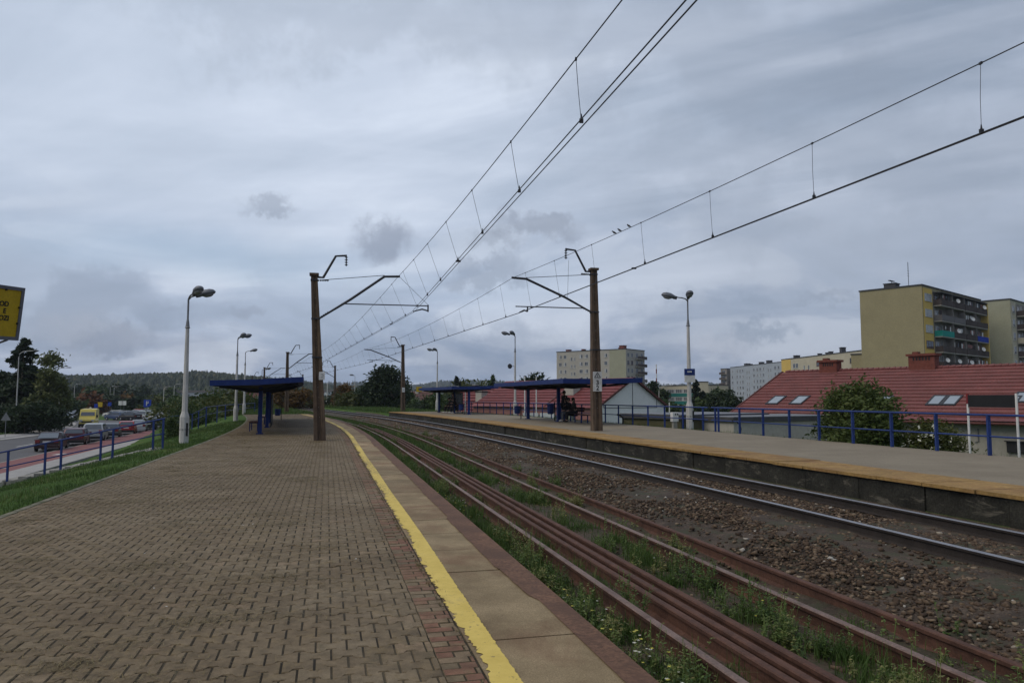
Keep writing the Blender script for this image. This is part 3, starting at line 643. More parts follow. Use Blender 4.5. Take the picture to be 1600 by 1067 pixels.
blades('moss', Sn(s, d, np.full(len(s), -.008)), rng.uniform(.012, .026, len(s)), .004+.0002*s, np.clip(rng.normal(.35, .25, len(s)), 0, 1), M['straw'], lean=.9)
# lawn on the slope beside the platform
n = 46000; s = 9+48*rng.random(n)**1.5; d = -4.40-7.5*rng.random(n)**1.5
pz = np.interp(-d, [4.3, 5.2, 6.0, 7.5, 9.5, 11.5, 13.6], [-.03, -.07, -.20, -.55, -1.12, -1.72, -2.4])
blades('lawn', Sn(s, d, pz-.03), np.abs(rng.normal(.07, .03, n))+.03, .006+.0003*s, np.clip(rng.normal(.28, .16, n)+.35*(np.sin(s*.9+d)*np.sin(s*.37-d*1.7) > .45), 0, 1), M['grassblade'], lean=.45)
n = 14000; s = rng.uniform(8, 70, n); d = 15.45+1.2*rng.random(n)**1.6
blades('lawn', Sn(s, d, np.interp(d, [15, 15.7, 17], [.2, .13, -.37])), np.abs(rng.normal(.09, .05, n))+.03, .006+.0003*s, np.clip(rng.normal(.45, .2, n), 0, 1), M['grassblade'])
n = 16000; s = rng.uniform(70, 130, n); d = rng.uniform(9.0, 15.5, n)
blades('lawn', Sn(s, d, np.full(n, .05)), np.abs(rng.normal(.22, .09, n))+.06, .02+.0003*s, np.clip(rng.normal(.4, .2, n), 0, 1), M['grassblade'])
n = 9000; s = rng.uniform(76, 110, n); d = rng.uniform(-5, 3.0, n)
blades('lawn', Sn(s, d, np.full(n, -.06)), np.abs(rng.normal(.16, .09, n))+.06, .02+.0003*s, np.clip(rng.normal(.4, .2, n), 0, 1), M['grassblade'])
n = 16000; s = 26+64*rng.random(n); d = rng.choice([2.1, 2.3, 2.78, 3.5, 3.8, 4.4], n)+rng.normal(0, .14, n); k = avoid(s, d, .05); s, d = s[k], d[k]
blades('grass', Sn(s, d, np.full(len(s), -.35)), np.abs(rng.normal(.12, .06, len(s)))+.04, .007+.0003*s, np.clip(rng.normal(.35, .22, len(s)), 0, 1), M['grassblade'])

# ================================================================== CATENARY
def tapered_mast(root, H, wb, wt, lean=(0, 0), far=False):
    """H-section concrete mast: two flanges joined by a recessed web, tapering upward; local z up."""
    mb = MB(); rings = []
    for i in range(9):
        t = i/8; w_ = wb+(wt-wb)*t; g = w_*.30; dp = w_*.16; z = H*t-.3*(i == 0); ox, oy = lean[0]*t, lean[1]*t; h = w_/2
        o = [(-h, -h*.85), (-g*.55, -h*.85), (-g*.40, -h*.85+dp), (g*.40, -h*.85+dp), (g*.55, -h*.85), (h, -h*.85), (h, h*.85), (g*.55, h*.85), (g*.40, h*.85-dp), (-g*.40, h*.85-dp), (-g*.55, h*.85), (-h, h*.85)]
        rings.append([(x+ox, y+oy, z) for x, y in o])
    mb.loft(rings); o = mb.build('post', M['mast'], root, bevel=.008)
    for i in range(13 if not far else 0):
        t = .14+i*.06; w_ = wb+(wt-wb)*t; mb = MB()
        mb.lathe((lean[0]*t+.012*(-1)**i, lean[1]*t-w_*.43+w_*.16, H*t), [(.014, -.02), (.014, .02)], 6, axis=(0, 1, 0)); mb.build('step_bolt', M['concrete'], o)
    mb = MB(); mb.cbox((lean[0], lean[1], H+.04), wt+.1, wt+.1, .09); mb.build('cap', M['mast'], root)
    return o
def insulator(mb, p, q, r=.055, n=4):
    p = Vector(p); q = Vector(q); ax = q-p; L = ax.length; pr = [(.02, 0)]
    for i in range(n):
        z = L*(i+.5)/n; pr += [(.022, z-L*.22/n), (r, z-L*.05/n), (r*.9, z+L*.05/n), (.022, z+L*.25/n)]
    pr.append((.02, L)); mb.lathe(p, pr, 10, axis=ax)
def mast(label, s, d, z, side, px_off=(0, 0), H=6.25, wb=.42, wt=.25, cont=None, mess=None, far=False, sign=None):
    """side=+1: arms reach to the right (towards larger d). cont/mess: wire points (local: lateral reach, height)."""
    p = S(s, d, z); rz = -(-head(s)); a = head(s)
    root = thing('catenary_mast', label, 'catenary mast', tuple(p), -a, 'catenary masts along the tracks')   # local x = lateral right, y = along
    tapered_mast(root, H, wb, wt, px_off, far)
    ox, oy = px_off; sg = side; rc, hc = cont; rm, hm = mess
    # bracket for the feeder on top
    mb = MB(); k = .95 if not far else .95
    mb.tube([(ox, oy, H-.05), (ox+sg*.34, oy, H-.06), (ox+sg*.80, oy, H+.80), (ox+sg*1.22, oy, H+.84)], [.05, .05, .045, .04], 8); br = mb.build('feeder_bracket', M['steel_dark'], root)
    mb = MB(); insulator(mb, (ox+sg*1.2, oy, H+.82), (ox+sg*1.2, oy, H+.42), .07); mb.build('insulator', M['steel_dark'], br)
    # inclined cantilever tube with a level end carrying the messenger
    hb = H*.735; x1 = sg*(rm-.55)
    pts = [(ox*.8+sg*.12, oy*.8, hb), (x1*.45, 0, hb+(hm-hb)*.45), (x1, 0, hm-.03), (sg*(rm+.06), 0, hm)]
    mb = MB(); mb.tube(pts, [.035, .05, .05, .045], 8); ct = mb.build('cantilever', M['steel_dark'], root)
    mb = MB(); insulator(mb, pts[0], (pts[0][0]+(x1-pts[0][0])*.16, 0, hb+(hm-hb)*.16), .06, 5); mb.build('insulator', M['steel_dark'], ct)
    # top tie rod
    mb = MB(); mb.tube([(ox+sg*.12, oy, H-.18), (x1, 0, hm+.02)], .013, 6); mb.cbox((ox+sg*.07, oy, H-.18), .22, .1, .06); tr = mb.build('tie_rod', M['steel_dark'], root)
    mb = MB(); insulator(mb, (ox+sg*.2, oy, H-.175), (ox+sg*.55, oy, H-.165), .045, 4); mb.build('insulator', M['steel_dark'], tr)
    # registration tube and steady arm
    t_ = ((hc+.24)-hb)/(hm-hb); xs = pts[0][0]+(x1-pts[0][0])*max(.12, min(.9, t_))
    xe = sg*(rc+.60) if side > 0 else sg*(rc+.15)
    mb = MB(); mb.tube([(xs, 0, hb+(hm-hb)*max(.12, min(.9, t_))), (xe, 0, hc+.26)], .022, 8)
    mb.tube([(xe, 0, hc+.30), (xe-.0, 0, hc+.02)] if side > 0 else [(sg*(rc-.35), 0, hc+.28), (sg*(rc-.35), 0, hc+.06)], .03, 8); mb.build('registration_tube', M['steel_dark'], root)
    mb = MB(); x0 = xe if side > 0 else sg*(rc-.35)
    mb.tube([(x0, 0, hc+.06), (x0+(sg*rc-x0)*.4, 0, hc+.12), (sg*rc, 0, hc+.015)], [.028, .03, .02], 8); mb.build('steady_arm', M['steel_dark'], root)
    if not far:
        for zz in (hb, H-.18, H*.5): mb = MB(); mb.cbox((ox*zz/H, oy*zz/H, zz), (wb+(wt-wb)*zz/H)+.03, (wb+(wt-wb)*zz/H)*.9+.02, .05); mb.build('clamp_band', M['steel_dark'], root)
    return root
def text_mesh(txt, size, matl, parent, loc, ax_x, ax_y, name='lettering', align='LEFT', extr=.002, bold=0):
    cu = bpy.data.curves.new('tmp_text', 'FONT'); cu.body = txt; cu.size = size; cu.align_x = align; cu.align_y = 'CENTER'; cu.extrude = extr; cu.offset = bold
    ob = bpy.data.objects.new('tmp_text', cu); COL.objects.link(ob); dg = bpy.context.evaluated_depsgraph_get()
    me = bpy.data.meshes.new_from_object(ob.evaluated_get(dg)); me.name = name; bpy.data.objects.remove(ob); bpy.data.curves.remove(cu)
    X = Vector(ax_x).normalized(); Y = Vector(ax_y).normalized(); Z = X.cross(Y)
    Mx = Matrix(((X.x, Y.x, Z.x, loc[0]), (X.y, Y.y, Z.y, loc[1]), (X.z, Y.z, Z.z, loc[2]), (0, 0, 0, 1))); me.transform(Mx)
    me.materials.clear(); return link_mesh(name, me, matl, parent)
CZ = 5.02
# supports: (s, lateral d of mast, z base, contact d, messenger d, messenger z)
supL = [(-22, -.25, 0, 2.62, 3.32, 6.35), (29.3, -.21, 0, 3.27, 2.68, 6.42), (81, .1, -.05, 3.1, 2.8, 6.25), (122, .1, -.1, 3.5, 3.1, 6.25), (168, .2, -.1, 3.2, 3.1, 6.25)]
supR = [(-20, 10.8, ZR, 9.0, 9.42, 6.5), (28.6, 10.72, ZR, 7.45, 7.2, 6.44), (72.6, 10.45, ZR, 7.0, 6.6, 6.3), (118, 10.4, 0, 7.2, 6.9, 6.3), (165, 10.4, 0, 7.0, 6.9, 6.3)]
mL = []
for i, (s, d, z, dc, dm, hm) in enumerate(supL[1:]):
    lb = ['tall brown concrete catenary mast standing on the paved platform near its yellow line', 'brown concrete catenary mast at the far grassy end of the paved platform', 'dark catenary mast showing just above the right half of the paved-platform shelter roof', 'most distant small catenary mast beyond the grassy end of the paved platform'][i]
    mL.append(mast(lb, s, d, z, 1, (-.34, 0) if i == 0 else (-.04, 0), H=6.32 if i == 0 else 6.35, cont=(dc-d, CZ-z), mess=(dm-d, hm-z), far=i > 0, wb=.46 if i == 0 else .42))
mR = []
for i, (s, d, z, dc, dm, hm) in enumerate(supR[1:]):
    lb = ['brown concrete catenary mast with white warning plate on the asphalt platform', 'slim dark catenary mast at the far asphalt platform end before the big dark tree', 'thin dark catenary mast beyond both platforms between the curving tracks', 'most distant thin catenary mast right of the curving tracks'][i]
    mR.append(mast(lb, s, d, z, -1, (-.08, 0), H=6.6 if i == 0 else 6.5, cont=(d-dc, CZ-z), mess=(d-dm, hm-z), far=i > 0, wb=.42))
# plates fixed to the masts
r = mL[0]; mb = MB(); mb.bevbox((.02, -.205, 2.45), .22, .03, .30, .006); pl = mb.build('number_plate', M['plate'], r); 
mb = MB(); mb.tube([(.02+.05*math.cos(a), -.222, 2.46+.06*math.sin(a)) for a in np.linspace(-2.4, 2.4, 12)], .009, 6); mb.build('plate_mark', M['steel_grey'], pl)
r = mR[0]; mb = MB(); mb.cbox((-.03, -.215, 2.0), .38, .02, .80); pl = mb.build('warning_plate', M['plate'], r)
mb = MB(); tri = [(-.13, 2.16), (.13, 2.16), (0, 2.36)]
for i in range(3):
    a, b = tri[i], tri[(i+1) % 3]; mb.beam((a[0]-.03, -.228, a[1]), (b[0]-.03, -.228, b[1]), .012, .026)
mb.beam((-.05, -.229, 2.29), (-.02, -.229, 2.23), .008, .018); mb.beam((-.02, -.229, 2.23), (-.04, -.229, 2.18), .008, .018)
mb.build('warning_triangle', M['black'], pl)
text_mesh('3', .26, M['black'], pl, (-.03, -.229, 1.95), (1, 0, 0), (0, 0, 1), 'numeral', 'CENTER', bold=.006)
text_mesh('2', .26, M['black'], pl, (-.03, -.229, 1.73), (1, 0, 0), (0, 0, 1), 'numeral', 'CENTER', bold=.006)
r = mR[1]; mb = MB(); mb.cbox((-.03, -.215, 2.1), .28, .02, .46); pl = mb.build('number_plate', M['plate'], r); mb = MB(); mb.box(-.10, .04, -.232, -.226, 2.08, 2.12); mb.build('plate_mark', M['steel_grey'], pl)

def overhead(name, label, sup, sagk, wire_gap):
    root = thing('overhead_line', label, 'overhead line', tuple(S(sup[1][0], sup[1][3], CZ)), 0)
    def cpos(i, t, dz=0, gap=0):
        a, b = sup[i], sup[i+1]; pa, pb = S(a[0], a[3], CZ), S(b[0], b[3], CZ); p = pa.lerp(pb, t); nn = N(a[0]+(b[0]-a[0])*t); return p+nn*gap+Vector((0, 0, dz))
    def mpos(i, t):
        a, b = sup[i], sup[i+1]; pa, pb = S(a[0], a[4], a[5]), S(b[0], b[4], b[5]); p = pa.lerp(pb, t); p.z -= sagk*4*t*(1-t)*((b[0]-a[0])/50)**2; return p
    for g in (-wire_gap, wire_gap):
        mb = MB(); pts = []
        for i in range(len(sup)-1): pts += [cpos(i, k/6, 0, g) for k in range(6)]
        pts.append(cpos(len(sup)-2, 1, 0, g)); mb.tube(pts, .0085, 5); mb.build('contact_wire', M['wire'], root, world=True)
    mb = MB(); pts = []
    for i in range(len(sup)-1): pts += [mpos(i, k/16) for k in range(16)]
    pts.append(mpos(len(sup)-2, 1)); mb.tube(pts, .0085, 5); mb.build('messenger_wire', M['wire'], root, world=True)
    for i in range(min(3, len(sup)-1)):
        L = sup[i+1][0]-sup[i][0]; n = int(L/3.2)
        for k in range(n):
            t = (k+.5)/n; p, q = mpos(i, t), cpos(i, t, .01)
            if p.z-q.z < .1 or p.y < 2: continue
            mb = MB(); mid = p.lerp(q, .5)+T(sup[i][0])*.012; mb.tube([p, mid, q], .004, 4); mb.cbox(q+Vector((0, 0, .02)), .05, .03, .05); mb.lathe(q+Vector((0, 0, .02)), [(.02, 0), (.006, .09)], 6); mb.cbox(p, .025, .05, .03); mb.build('dropper', M['wire'], root, world=True)
    mb = MB()
    for i, t in ((1 if wire_gap > .03 else 0, .1), (0, .78)):
        c = cpos(i, t, .0); mb.cbox(c, .12, .09, .035)
    mb.build('wire_clamp', M['wire'], root, world=True)
    return root
oL = overhead('overhead_line', 'double contact wire and messenger above the overgrown rusty track', supL, .55, .045)
oR = overhead('overhead_line', 'contact wires and sagging messenger above the shiny main track', supR, .55, .02)
# stay wires at the first left support
mb = MB(); a, b = supL[1], supL[1]; mb.tube([S(29.3, 2.72, 6.41), S(29.3, 3.87, CZ+.3)], .007, 5); mb.build('stay_wire', M['wire'], mL[0], world=True)
mb = MB(); mb.tube([S(28.6, 9.56, 7.25), S(28.6, 9.5, 5.72)], .006, 5); mb.build('stay_wire', M['wire'], mR[0], world=True)
# birds on the right messenger wire
def bird(p, rz, label):
    r_ = thing('bird', label, 'bird', tuple(p), rz, 'birds perched on the overhead wire'); mb = MB()
    mb.loft([[(x, w_*math.cos(a), z+h*math.sin(a)) for a in np.linspace(0, 5.5, 8)] for x, z, w_, h in ((-.16, .02, .012, .006), (-.08, .06, .03, .025), (-.02, .085, .048, .05), (.05, .12, .045, .05), (.08, .155, .03, .03), (.10, .17, .03, .03), (.13, .168, .012, .012), (.155, .16, .003, .003))])
    mb.v = [tuple(.62*q for q in p_) for p_ in mb.v]; mb.build('body', M['black'], r_, smooth_=True)
for k, (px, py, lb) in enumerate(((947, 385, 'small dark bird perched lowest on the messenger wire right of the mast'), (951, 383, 'dark bird in the middle of the three perched on the messenger wire'), (957, 380, 'dark bird perched highest of the three on the messenger wire'))):
    # on the wire itself: param along the first span
    t = .56-.008*k-(.004 if k == 2 else 0); a, b = supR[0], supR[1]; t = .800-.007*k-(.005 if k == 2 else 0); p = S(a[0], a[4], a[5]).lerp(S(b[0], b[4], b[5]), t); p.z -= .55*4*t*(1-t)*((b[0]-a[0])/50)**2
    bird(p, random.uniform(-.4, .4)+2.2, lb)

# ================================================================== PLATFORM LAMPS
def lamp(label, p, rz, H, arms, far=False, fl=0, group='platform lamp posts', box=True):
    """arms: list of (azimuth, length) for the two lamp heads."""
    root = thing('platform_lamp', label, 'lamp post', tuple(p), rz, group)
    mb = MB(); Hp = H*.80; rings = []
    for z, r_ in ((-.5, .165), (1.0, .165), (1.22, .105), (Hp, .062)): rings.append([(r_*math.cos(2*math.pi*(k+.5)/8), r_*math.sin(2*math.pi*(k+.5)/8), z) for k in range(8)])
    mb.loft(rings); post = mb.build('post', M['white_post'], root)
    if box:
        mb = MB(); mb.cbox((.13, -.06, .55), .07, .10, .48, .4); mb.build('fuse_door', M['black'], post); mb = MB(); mb.lathe((0, 0, .55), [(.171, -.015), (.171, .015)], 8); mb.build('band', M['steel_grey'], post)
    mb = MB(); mb.lathe((0, 0, Hp-.12), [(.075, 0), (.10, .02), (.075, .06), (.045, .30), (.035, .34), (.034, H-Hp+.0)], 10)
    for az, L in arms:
        c, s_ = math.cos(az), math.sin(az); z = H-.12
        mb.tube([(0, 0, z-.03), (.10*c, .10*s_, z+.08), (.26*c, .26*s_, z+.13), (L*c, L*s_, z+.17)], [.032, .03, .028, .026], 8)
    mb.build('bracket', M['steel_grey'], root)
    for az, L in arms:
        Mz = Matrix.Rotation(az, 3, 'Z') @ Matrix.Rotation(-R(12), 3, 'Y'); c = Vector((L*math.cos(az), L*math.sin(az), H+.05)); rings = []
        for x, w_, t, bt in ((-.10, .05, .05, -.05), (0.0, .10, .09, -.08), (.18, .16, .15, -.10), (.38, .17, .15, -.10), (.52, .12, .10, -.07), (.58, .04, .03, -.03)):
            rings.append([c+Mz @ Vector((x, w_*math.cos(a), (t if math.sin(a) > 0 else -bt)*math.sin(a)+.0)) for a in np.linspace(0, 2*math.pi, 15)[:-1]])
        mb = MB(); mb.loft(rings); hd = mb.build('lamp_head', M['lamphead'], root, smooth_=True)
        mb = MB(); mb.ell(c+Mz @ Vector((.30, 0, -.07)), .20, .13, .09, 12, 6, Mz); mb.build('lamp_glass', M['lampglass'], hd, smooth_=True)
        mb = MB(); mb.cbox(c+Mz @ Vector((-.06, 0, -.02)), .16, .12, .14, rot=Mz); mb.build('joint', M['steel_dark'], hd)
    return root
M['lamphead'] = mat('grey lamp housing', (.13, .14, .16), .5, .2, var=.15, scale=5); M['lampglass'] = mat('dim lamp cover', (.16, .17, .18), .25, var=.1, spec=.6)
gl = lambda s, d: float(np.interp(-d, [4.3, 5.2, 6.0, 7.5, 9.5], [-.03, -.07, -.20, -.55, -1.12]))
AZC = -math.pi/2                                     # towards the viewer
pL = gnd(287, 694, -.10)
lamp('white lamp post with two hooded heads on the grass beside the blue railing end', pL, 0, 5.55, [(-.80, .62), (.12, .40)])
for (px, py, zz, H, lb) in ((368, 660, -.15, 6.1, 'white lamp post with two hooded heads just left of the blue shelter roof'), (381, 648.5, -.1, 6.3, 'slim white lamp post standing close behind the second one left of the blue shelter'), (408, 640, .0, 5.4, 'faint white lamp post seen over the roof of the blue shelter')):
    lamp(lb, gnd(px, py, zz), 0, H, [(-.80, .60), (.12, .40)] if px < 380 else [(.05, .6)], box=False)
p1 = S(30.6, 16.0, ZR-.05)
lR = lamp('white lamp post with blue and white station sign behind the railing of the asphalt platform', p1, 0, 5.95, [(AZC-.06, .22), (math.pi-.05, .62)])
mb = MB(); mb.cbox((.0, -.14, 2.55), .48, .03, .30); sg_ = mb.build('station_sign', M['blue'], lR)
mb = MB(); mb.cbox((.0, -.14, 2.24), .48, .028, .31); mb.build('lower_panel', M['plate'], sg_)
mb = MB()
for k, x in enumerate((-.10, -.045, .005, .05)): mb.box(x, x+.034, -.162, -.156, 2.53+(.01 if k == 2 else 0), 2.60)
mb.box(-.2, .2, -.1575, -.1545, 2.37, 2.395); mb.build('lettering_strokes', M['plate'], sg_)
p2 = S(56.2, 15.9, ZR-.1); l2 = lamp('white lamp post with round mirror behind the nearer asphalt-platform shelter', p2, 0, 6.5, [(AZC-.5, .24), (math.pi-.05, .55)])
mb = MB(); mb.lathe((-.42, -.12, 3.95), [(.02, -.03), (.18, -.02), (.20, 0), (.18, .02), (.02, .02)], 18, axis=(.4, -.9, 0)); mb.tube([(-.42, -.1, 3.95), (0, 0, 3.95)], .02, 6); mb.build('round_mirror', M['steel_dark'], l2, smooth_=True)
lamp('white lamp post rising above the dark end of the farther asphalt-platform shelter', S(76, 14.9, ZR-.1), 0, 6.4, [(AZC-.5, .24), (math.pi-.05, .55)], box=False)
lamp('white lamp post with thin arm in front of the yellow-green bush beyond the tracks', gnd(554, 632, .1), 0, 6.3, [(math.pi-.2, .7), (math.pi*1.2, .4)], box=False)
def barepost(label, p, H, r=.12):
    root = thing('white_post', label, 'post', tuple(p), 0, 'bare white posts beyond the platforms'); mb = MB()
    mb.loft([[(q*math.cos(2*math.pi*k/8), q*math.sin(2*math.pi*k/8), z) for k in range(8)] for z, q in ((-.3, r*1.4), (.9, r*1.35), (1.15, r*.85), (H, r*.62))]); mb.build('shaft', M['white_post'], root); mb = MB(); mb.lathe((0, 0, H), [(r*.62, 0), (r*.72, .03), (r*.3, .12)], 8); mb.build('cap', M['white_post'], root)
barepost('bare white post standing in front of the big dark tree at the asphalt platform end', gnd(607.5, 636, .1), 4.7)
barepost('distant bare white post between the tracks and the barrier left of the thin dark mast', gnd(511, 634, .0), 4.4, .16)

# ================================================================== PLATFORM SHELTERS
def shelter(label, s0, s1, d0, d1, zl, zr_, zf, posts, dp, t=.23):
    c = S((s0+s1)/2, dp, zf); root = thing('platform_shelter', label, 'shelter', tuple(c), 0, 'blue platform shelters')
    mb = MB(); n = 6; rr = []
    for i in range(n+1):
        s = s0+(s1-s0)*i/n
        rr.append([S(s, d0, zl), S(s, (d0+d1)/2, (zl+zr_)/2-.05), S(s, d1, zr_), S(s, d1, zr_+t), S(s, (d0+d1)/2, (zl+zr_)/2+t-.03), S(s, d0, zl+t)])
    mb.loft(rr); rf = mb.build('roof', M['blue'], root, world=True)
    mb = MB(); i_ = .12; mb2 = []
    for k in range(n):
        a, b = s0+i_+(s1-s0-2*i_)*k/n, s0+i_+(s1-s0-2*i_)*(k+1)/n; zm = (zl+zr_)/2
        mb.face([S(a, d0+i_, zl-.006), S(b, d0+i_, zl-.006), S(b, (d0+d1)/2, zm-.056), S(a, (d0+d1)/2, zm-.056)]); mb.face([S(a, (d0+d1)/2, zm-.056), S(b, (d0+d1)/2, zm-.056), S(b, d1-i_, zr_-.006), S(a, d1-i_, zr_-.006)])
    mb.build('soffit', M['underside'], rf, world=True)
    s = s0+1.2
    while s < s1-.5:
        mb = MB()
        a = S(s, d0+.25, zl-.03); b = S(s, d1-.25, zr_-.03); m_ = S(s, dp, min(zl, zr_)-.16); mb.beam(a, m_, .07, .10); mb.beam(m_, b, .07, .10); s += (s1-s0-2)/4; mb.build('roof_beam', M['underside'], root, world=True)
    for s in posts:
        mb = MB(); mb.cbox(S(s, dp, zf+(min(zl, zr_)-zf)/2-.02), .17, .17, min(zl, zr_)-zf+.0, -head(s)); mb.cbox(S(s, dp, zf+.02), .30, .30, .05, -head(s)); mb.build('post', M['blue'], root, world=True)
    return root
sA = shelter('blue flat-roofed shelter on the paved platform with its row of central posts', 33.4, 59.5, -4.75, -.95, 2.12, 2.30, 0, [35.1, 42.5, 50, 58.7], -2.8)
sB = shelter('nearer blue shelter on the asphalt platform sheltering seated people', 33.4, 46.0, 10.95, 15.05, 2.30, 2.36, ZR-.006, [39.4, 44.8], 12.86)
sC = shelter('farther blue shelter on the asphalt platform with dark figures beneath', 56.5, 67.6, 10.75, 14.6, 2.26, 2.36, ZR-.006, [57.0, 61.4, 66.2], 12.3)
# dark glazed wind screens between the posts
def screen(root, s0, s1, d, z, h=1.75, zb=.25):
    mb = MB(); mb.hexa([S(s0, d-.02, z+zb), S(s0, d+.02, z+zb), S(s1, d+.02, z+zb), S(s1, d-.02, z+zb), S(s0, d-.02, z+h), S(s0, d+.02, z+h), S(s1, d+.02, z+h), S(s1, d-.02, z+h)]); p = mb.build('wind_screen', M['screen'], root, world=True)
    mb = MB()
    for s in (s0, (s0+s1)/2, s1): mb.beam(S(s, d, z), S(s, d, z+h+.05), .05)
    mb.beam(S(s0, d, z+h), S(s1, d, z+h), .05); mb.build('screen_frame', M['black'], p, world=True)
M['screen'] = mat('smoked wind screen', (.02, .022, .028), .25, var=.3, spec=.6)
screen(sA, 43.2, 46.8, -2.62, 0); screen(sA, 51, 54.5, -2.62, 0); screen(sC, 62.2, 65.6, 13.3, ZR)
def bench(label, s, d, z, L=1.9, group='platform benches', back=True):
    root = thing('platform_bench', label, 'bench', tuple(S(s, d, z)), -head(s), group)   # local y along track
    mb = MB()
    for x in (-.17, -.05, .07, .19): mb.cbox((x, 0, .44), .10, L, .035)
    mb.build('seat', M['benchwood'], root)
    if back:
        mb = MB()
        for zz in (.62, .76): mb.cbox((.25+.03*(zz > .7), 0, zz), .03, L, .11)
        mb.build('backrest', M['benchwood'], root)
    for y in (-L*.38, L*.38):
        mb = MB(); mb.beam((-.18, y, 0), (-.18, y, .42), .05); mb.beam((.18, y, 0), (.18, y, .42), .05); mb.beam((-.2, y, .41), (.2, y, .41), .05)
        if back: mb.beam((.20, y, .42), (.29, y, .82), .04)
        mb.build('leg', M['blue'], root)
    return root
M['benchwood'] = mat('dark red bench slats', (.06, .022, .022), .7, var=.3, scale=6)
bench('bench under the paved-platform shelter close behind its front post', 38.8, -3.25, 0)
bench('bench farther back under the paved-platform shelter beyond the dark screen', 48.4, -3.25, 0)
bench('bench with seated people beside the front post of the nearer asphalt-platform shelter', 39.0, 13.55, ZR, 2.2)
bench('empty dark red bench between the seated people and the mast with the warning plate', 36.3, 13.45, ZR, 2.0, back=False)
bench('bench carrying dark seated people under the farther asphalt-platform shelter', 62.6, 12.55, ZR, 2.6)
def bin_(label, s, d, z, h=.85):
    root = thing('litter_bin', label, 'litter bin', tuple(S(s, d, z)), -head(s), 'litter bins under the shelters'); mb = MB(); mb.lathe((0, 0, h*.38), [(.15, 0), (.19, .05), (.21, h*.55), (.22, h*.57), (.19, h*.57), (.17, h*.3)], 12); mb.build('bucket', M['blue'], root); mb = MB(); mb.beam((.25, 0, 0), (.25, 0, h*1.05), .05); mb.beam((.25, 0, h*.7), (.15, 0, h*.7), .04); mb.build('stand', M['black'], root)
bin_('dark blue litter bin just left of the seated people', 40.4, 12.75, ZR, 1.05); bin_('blue litter bin by the farther post of the nearer asphalt-platform shelter', 45.3, 12.3, ZR); bin_('blue litter bin at the back of the paved-platform shelter', 56.5, -2.2, 0); bin_('litter bin beside the blue post of the farther asphalt-platform shelter', 57.8, 11.9, ZR)

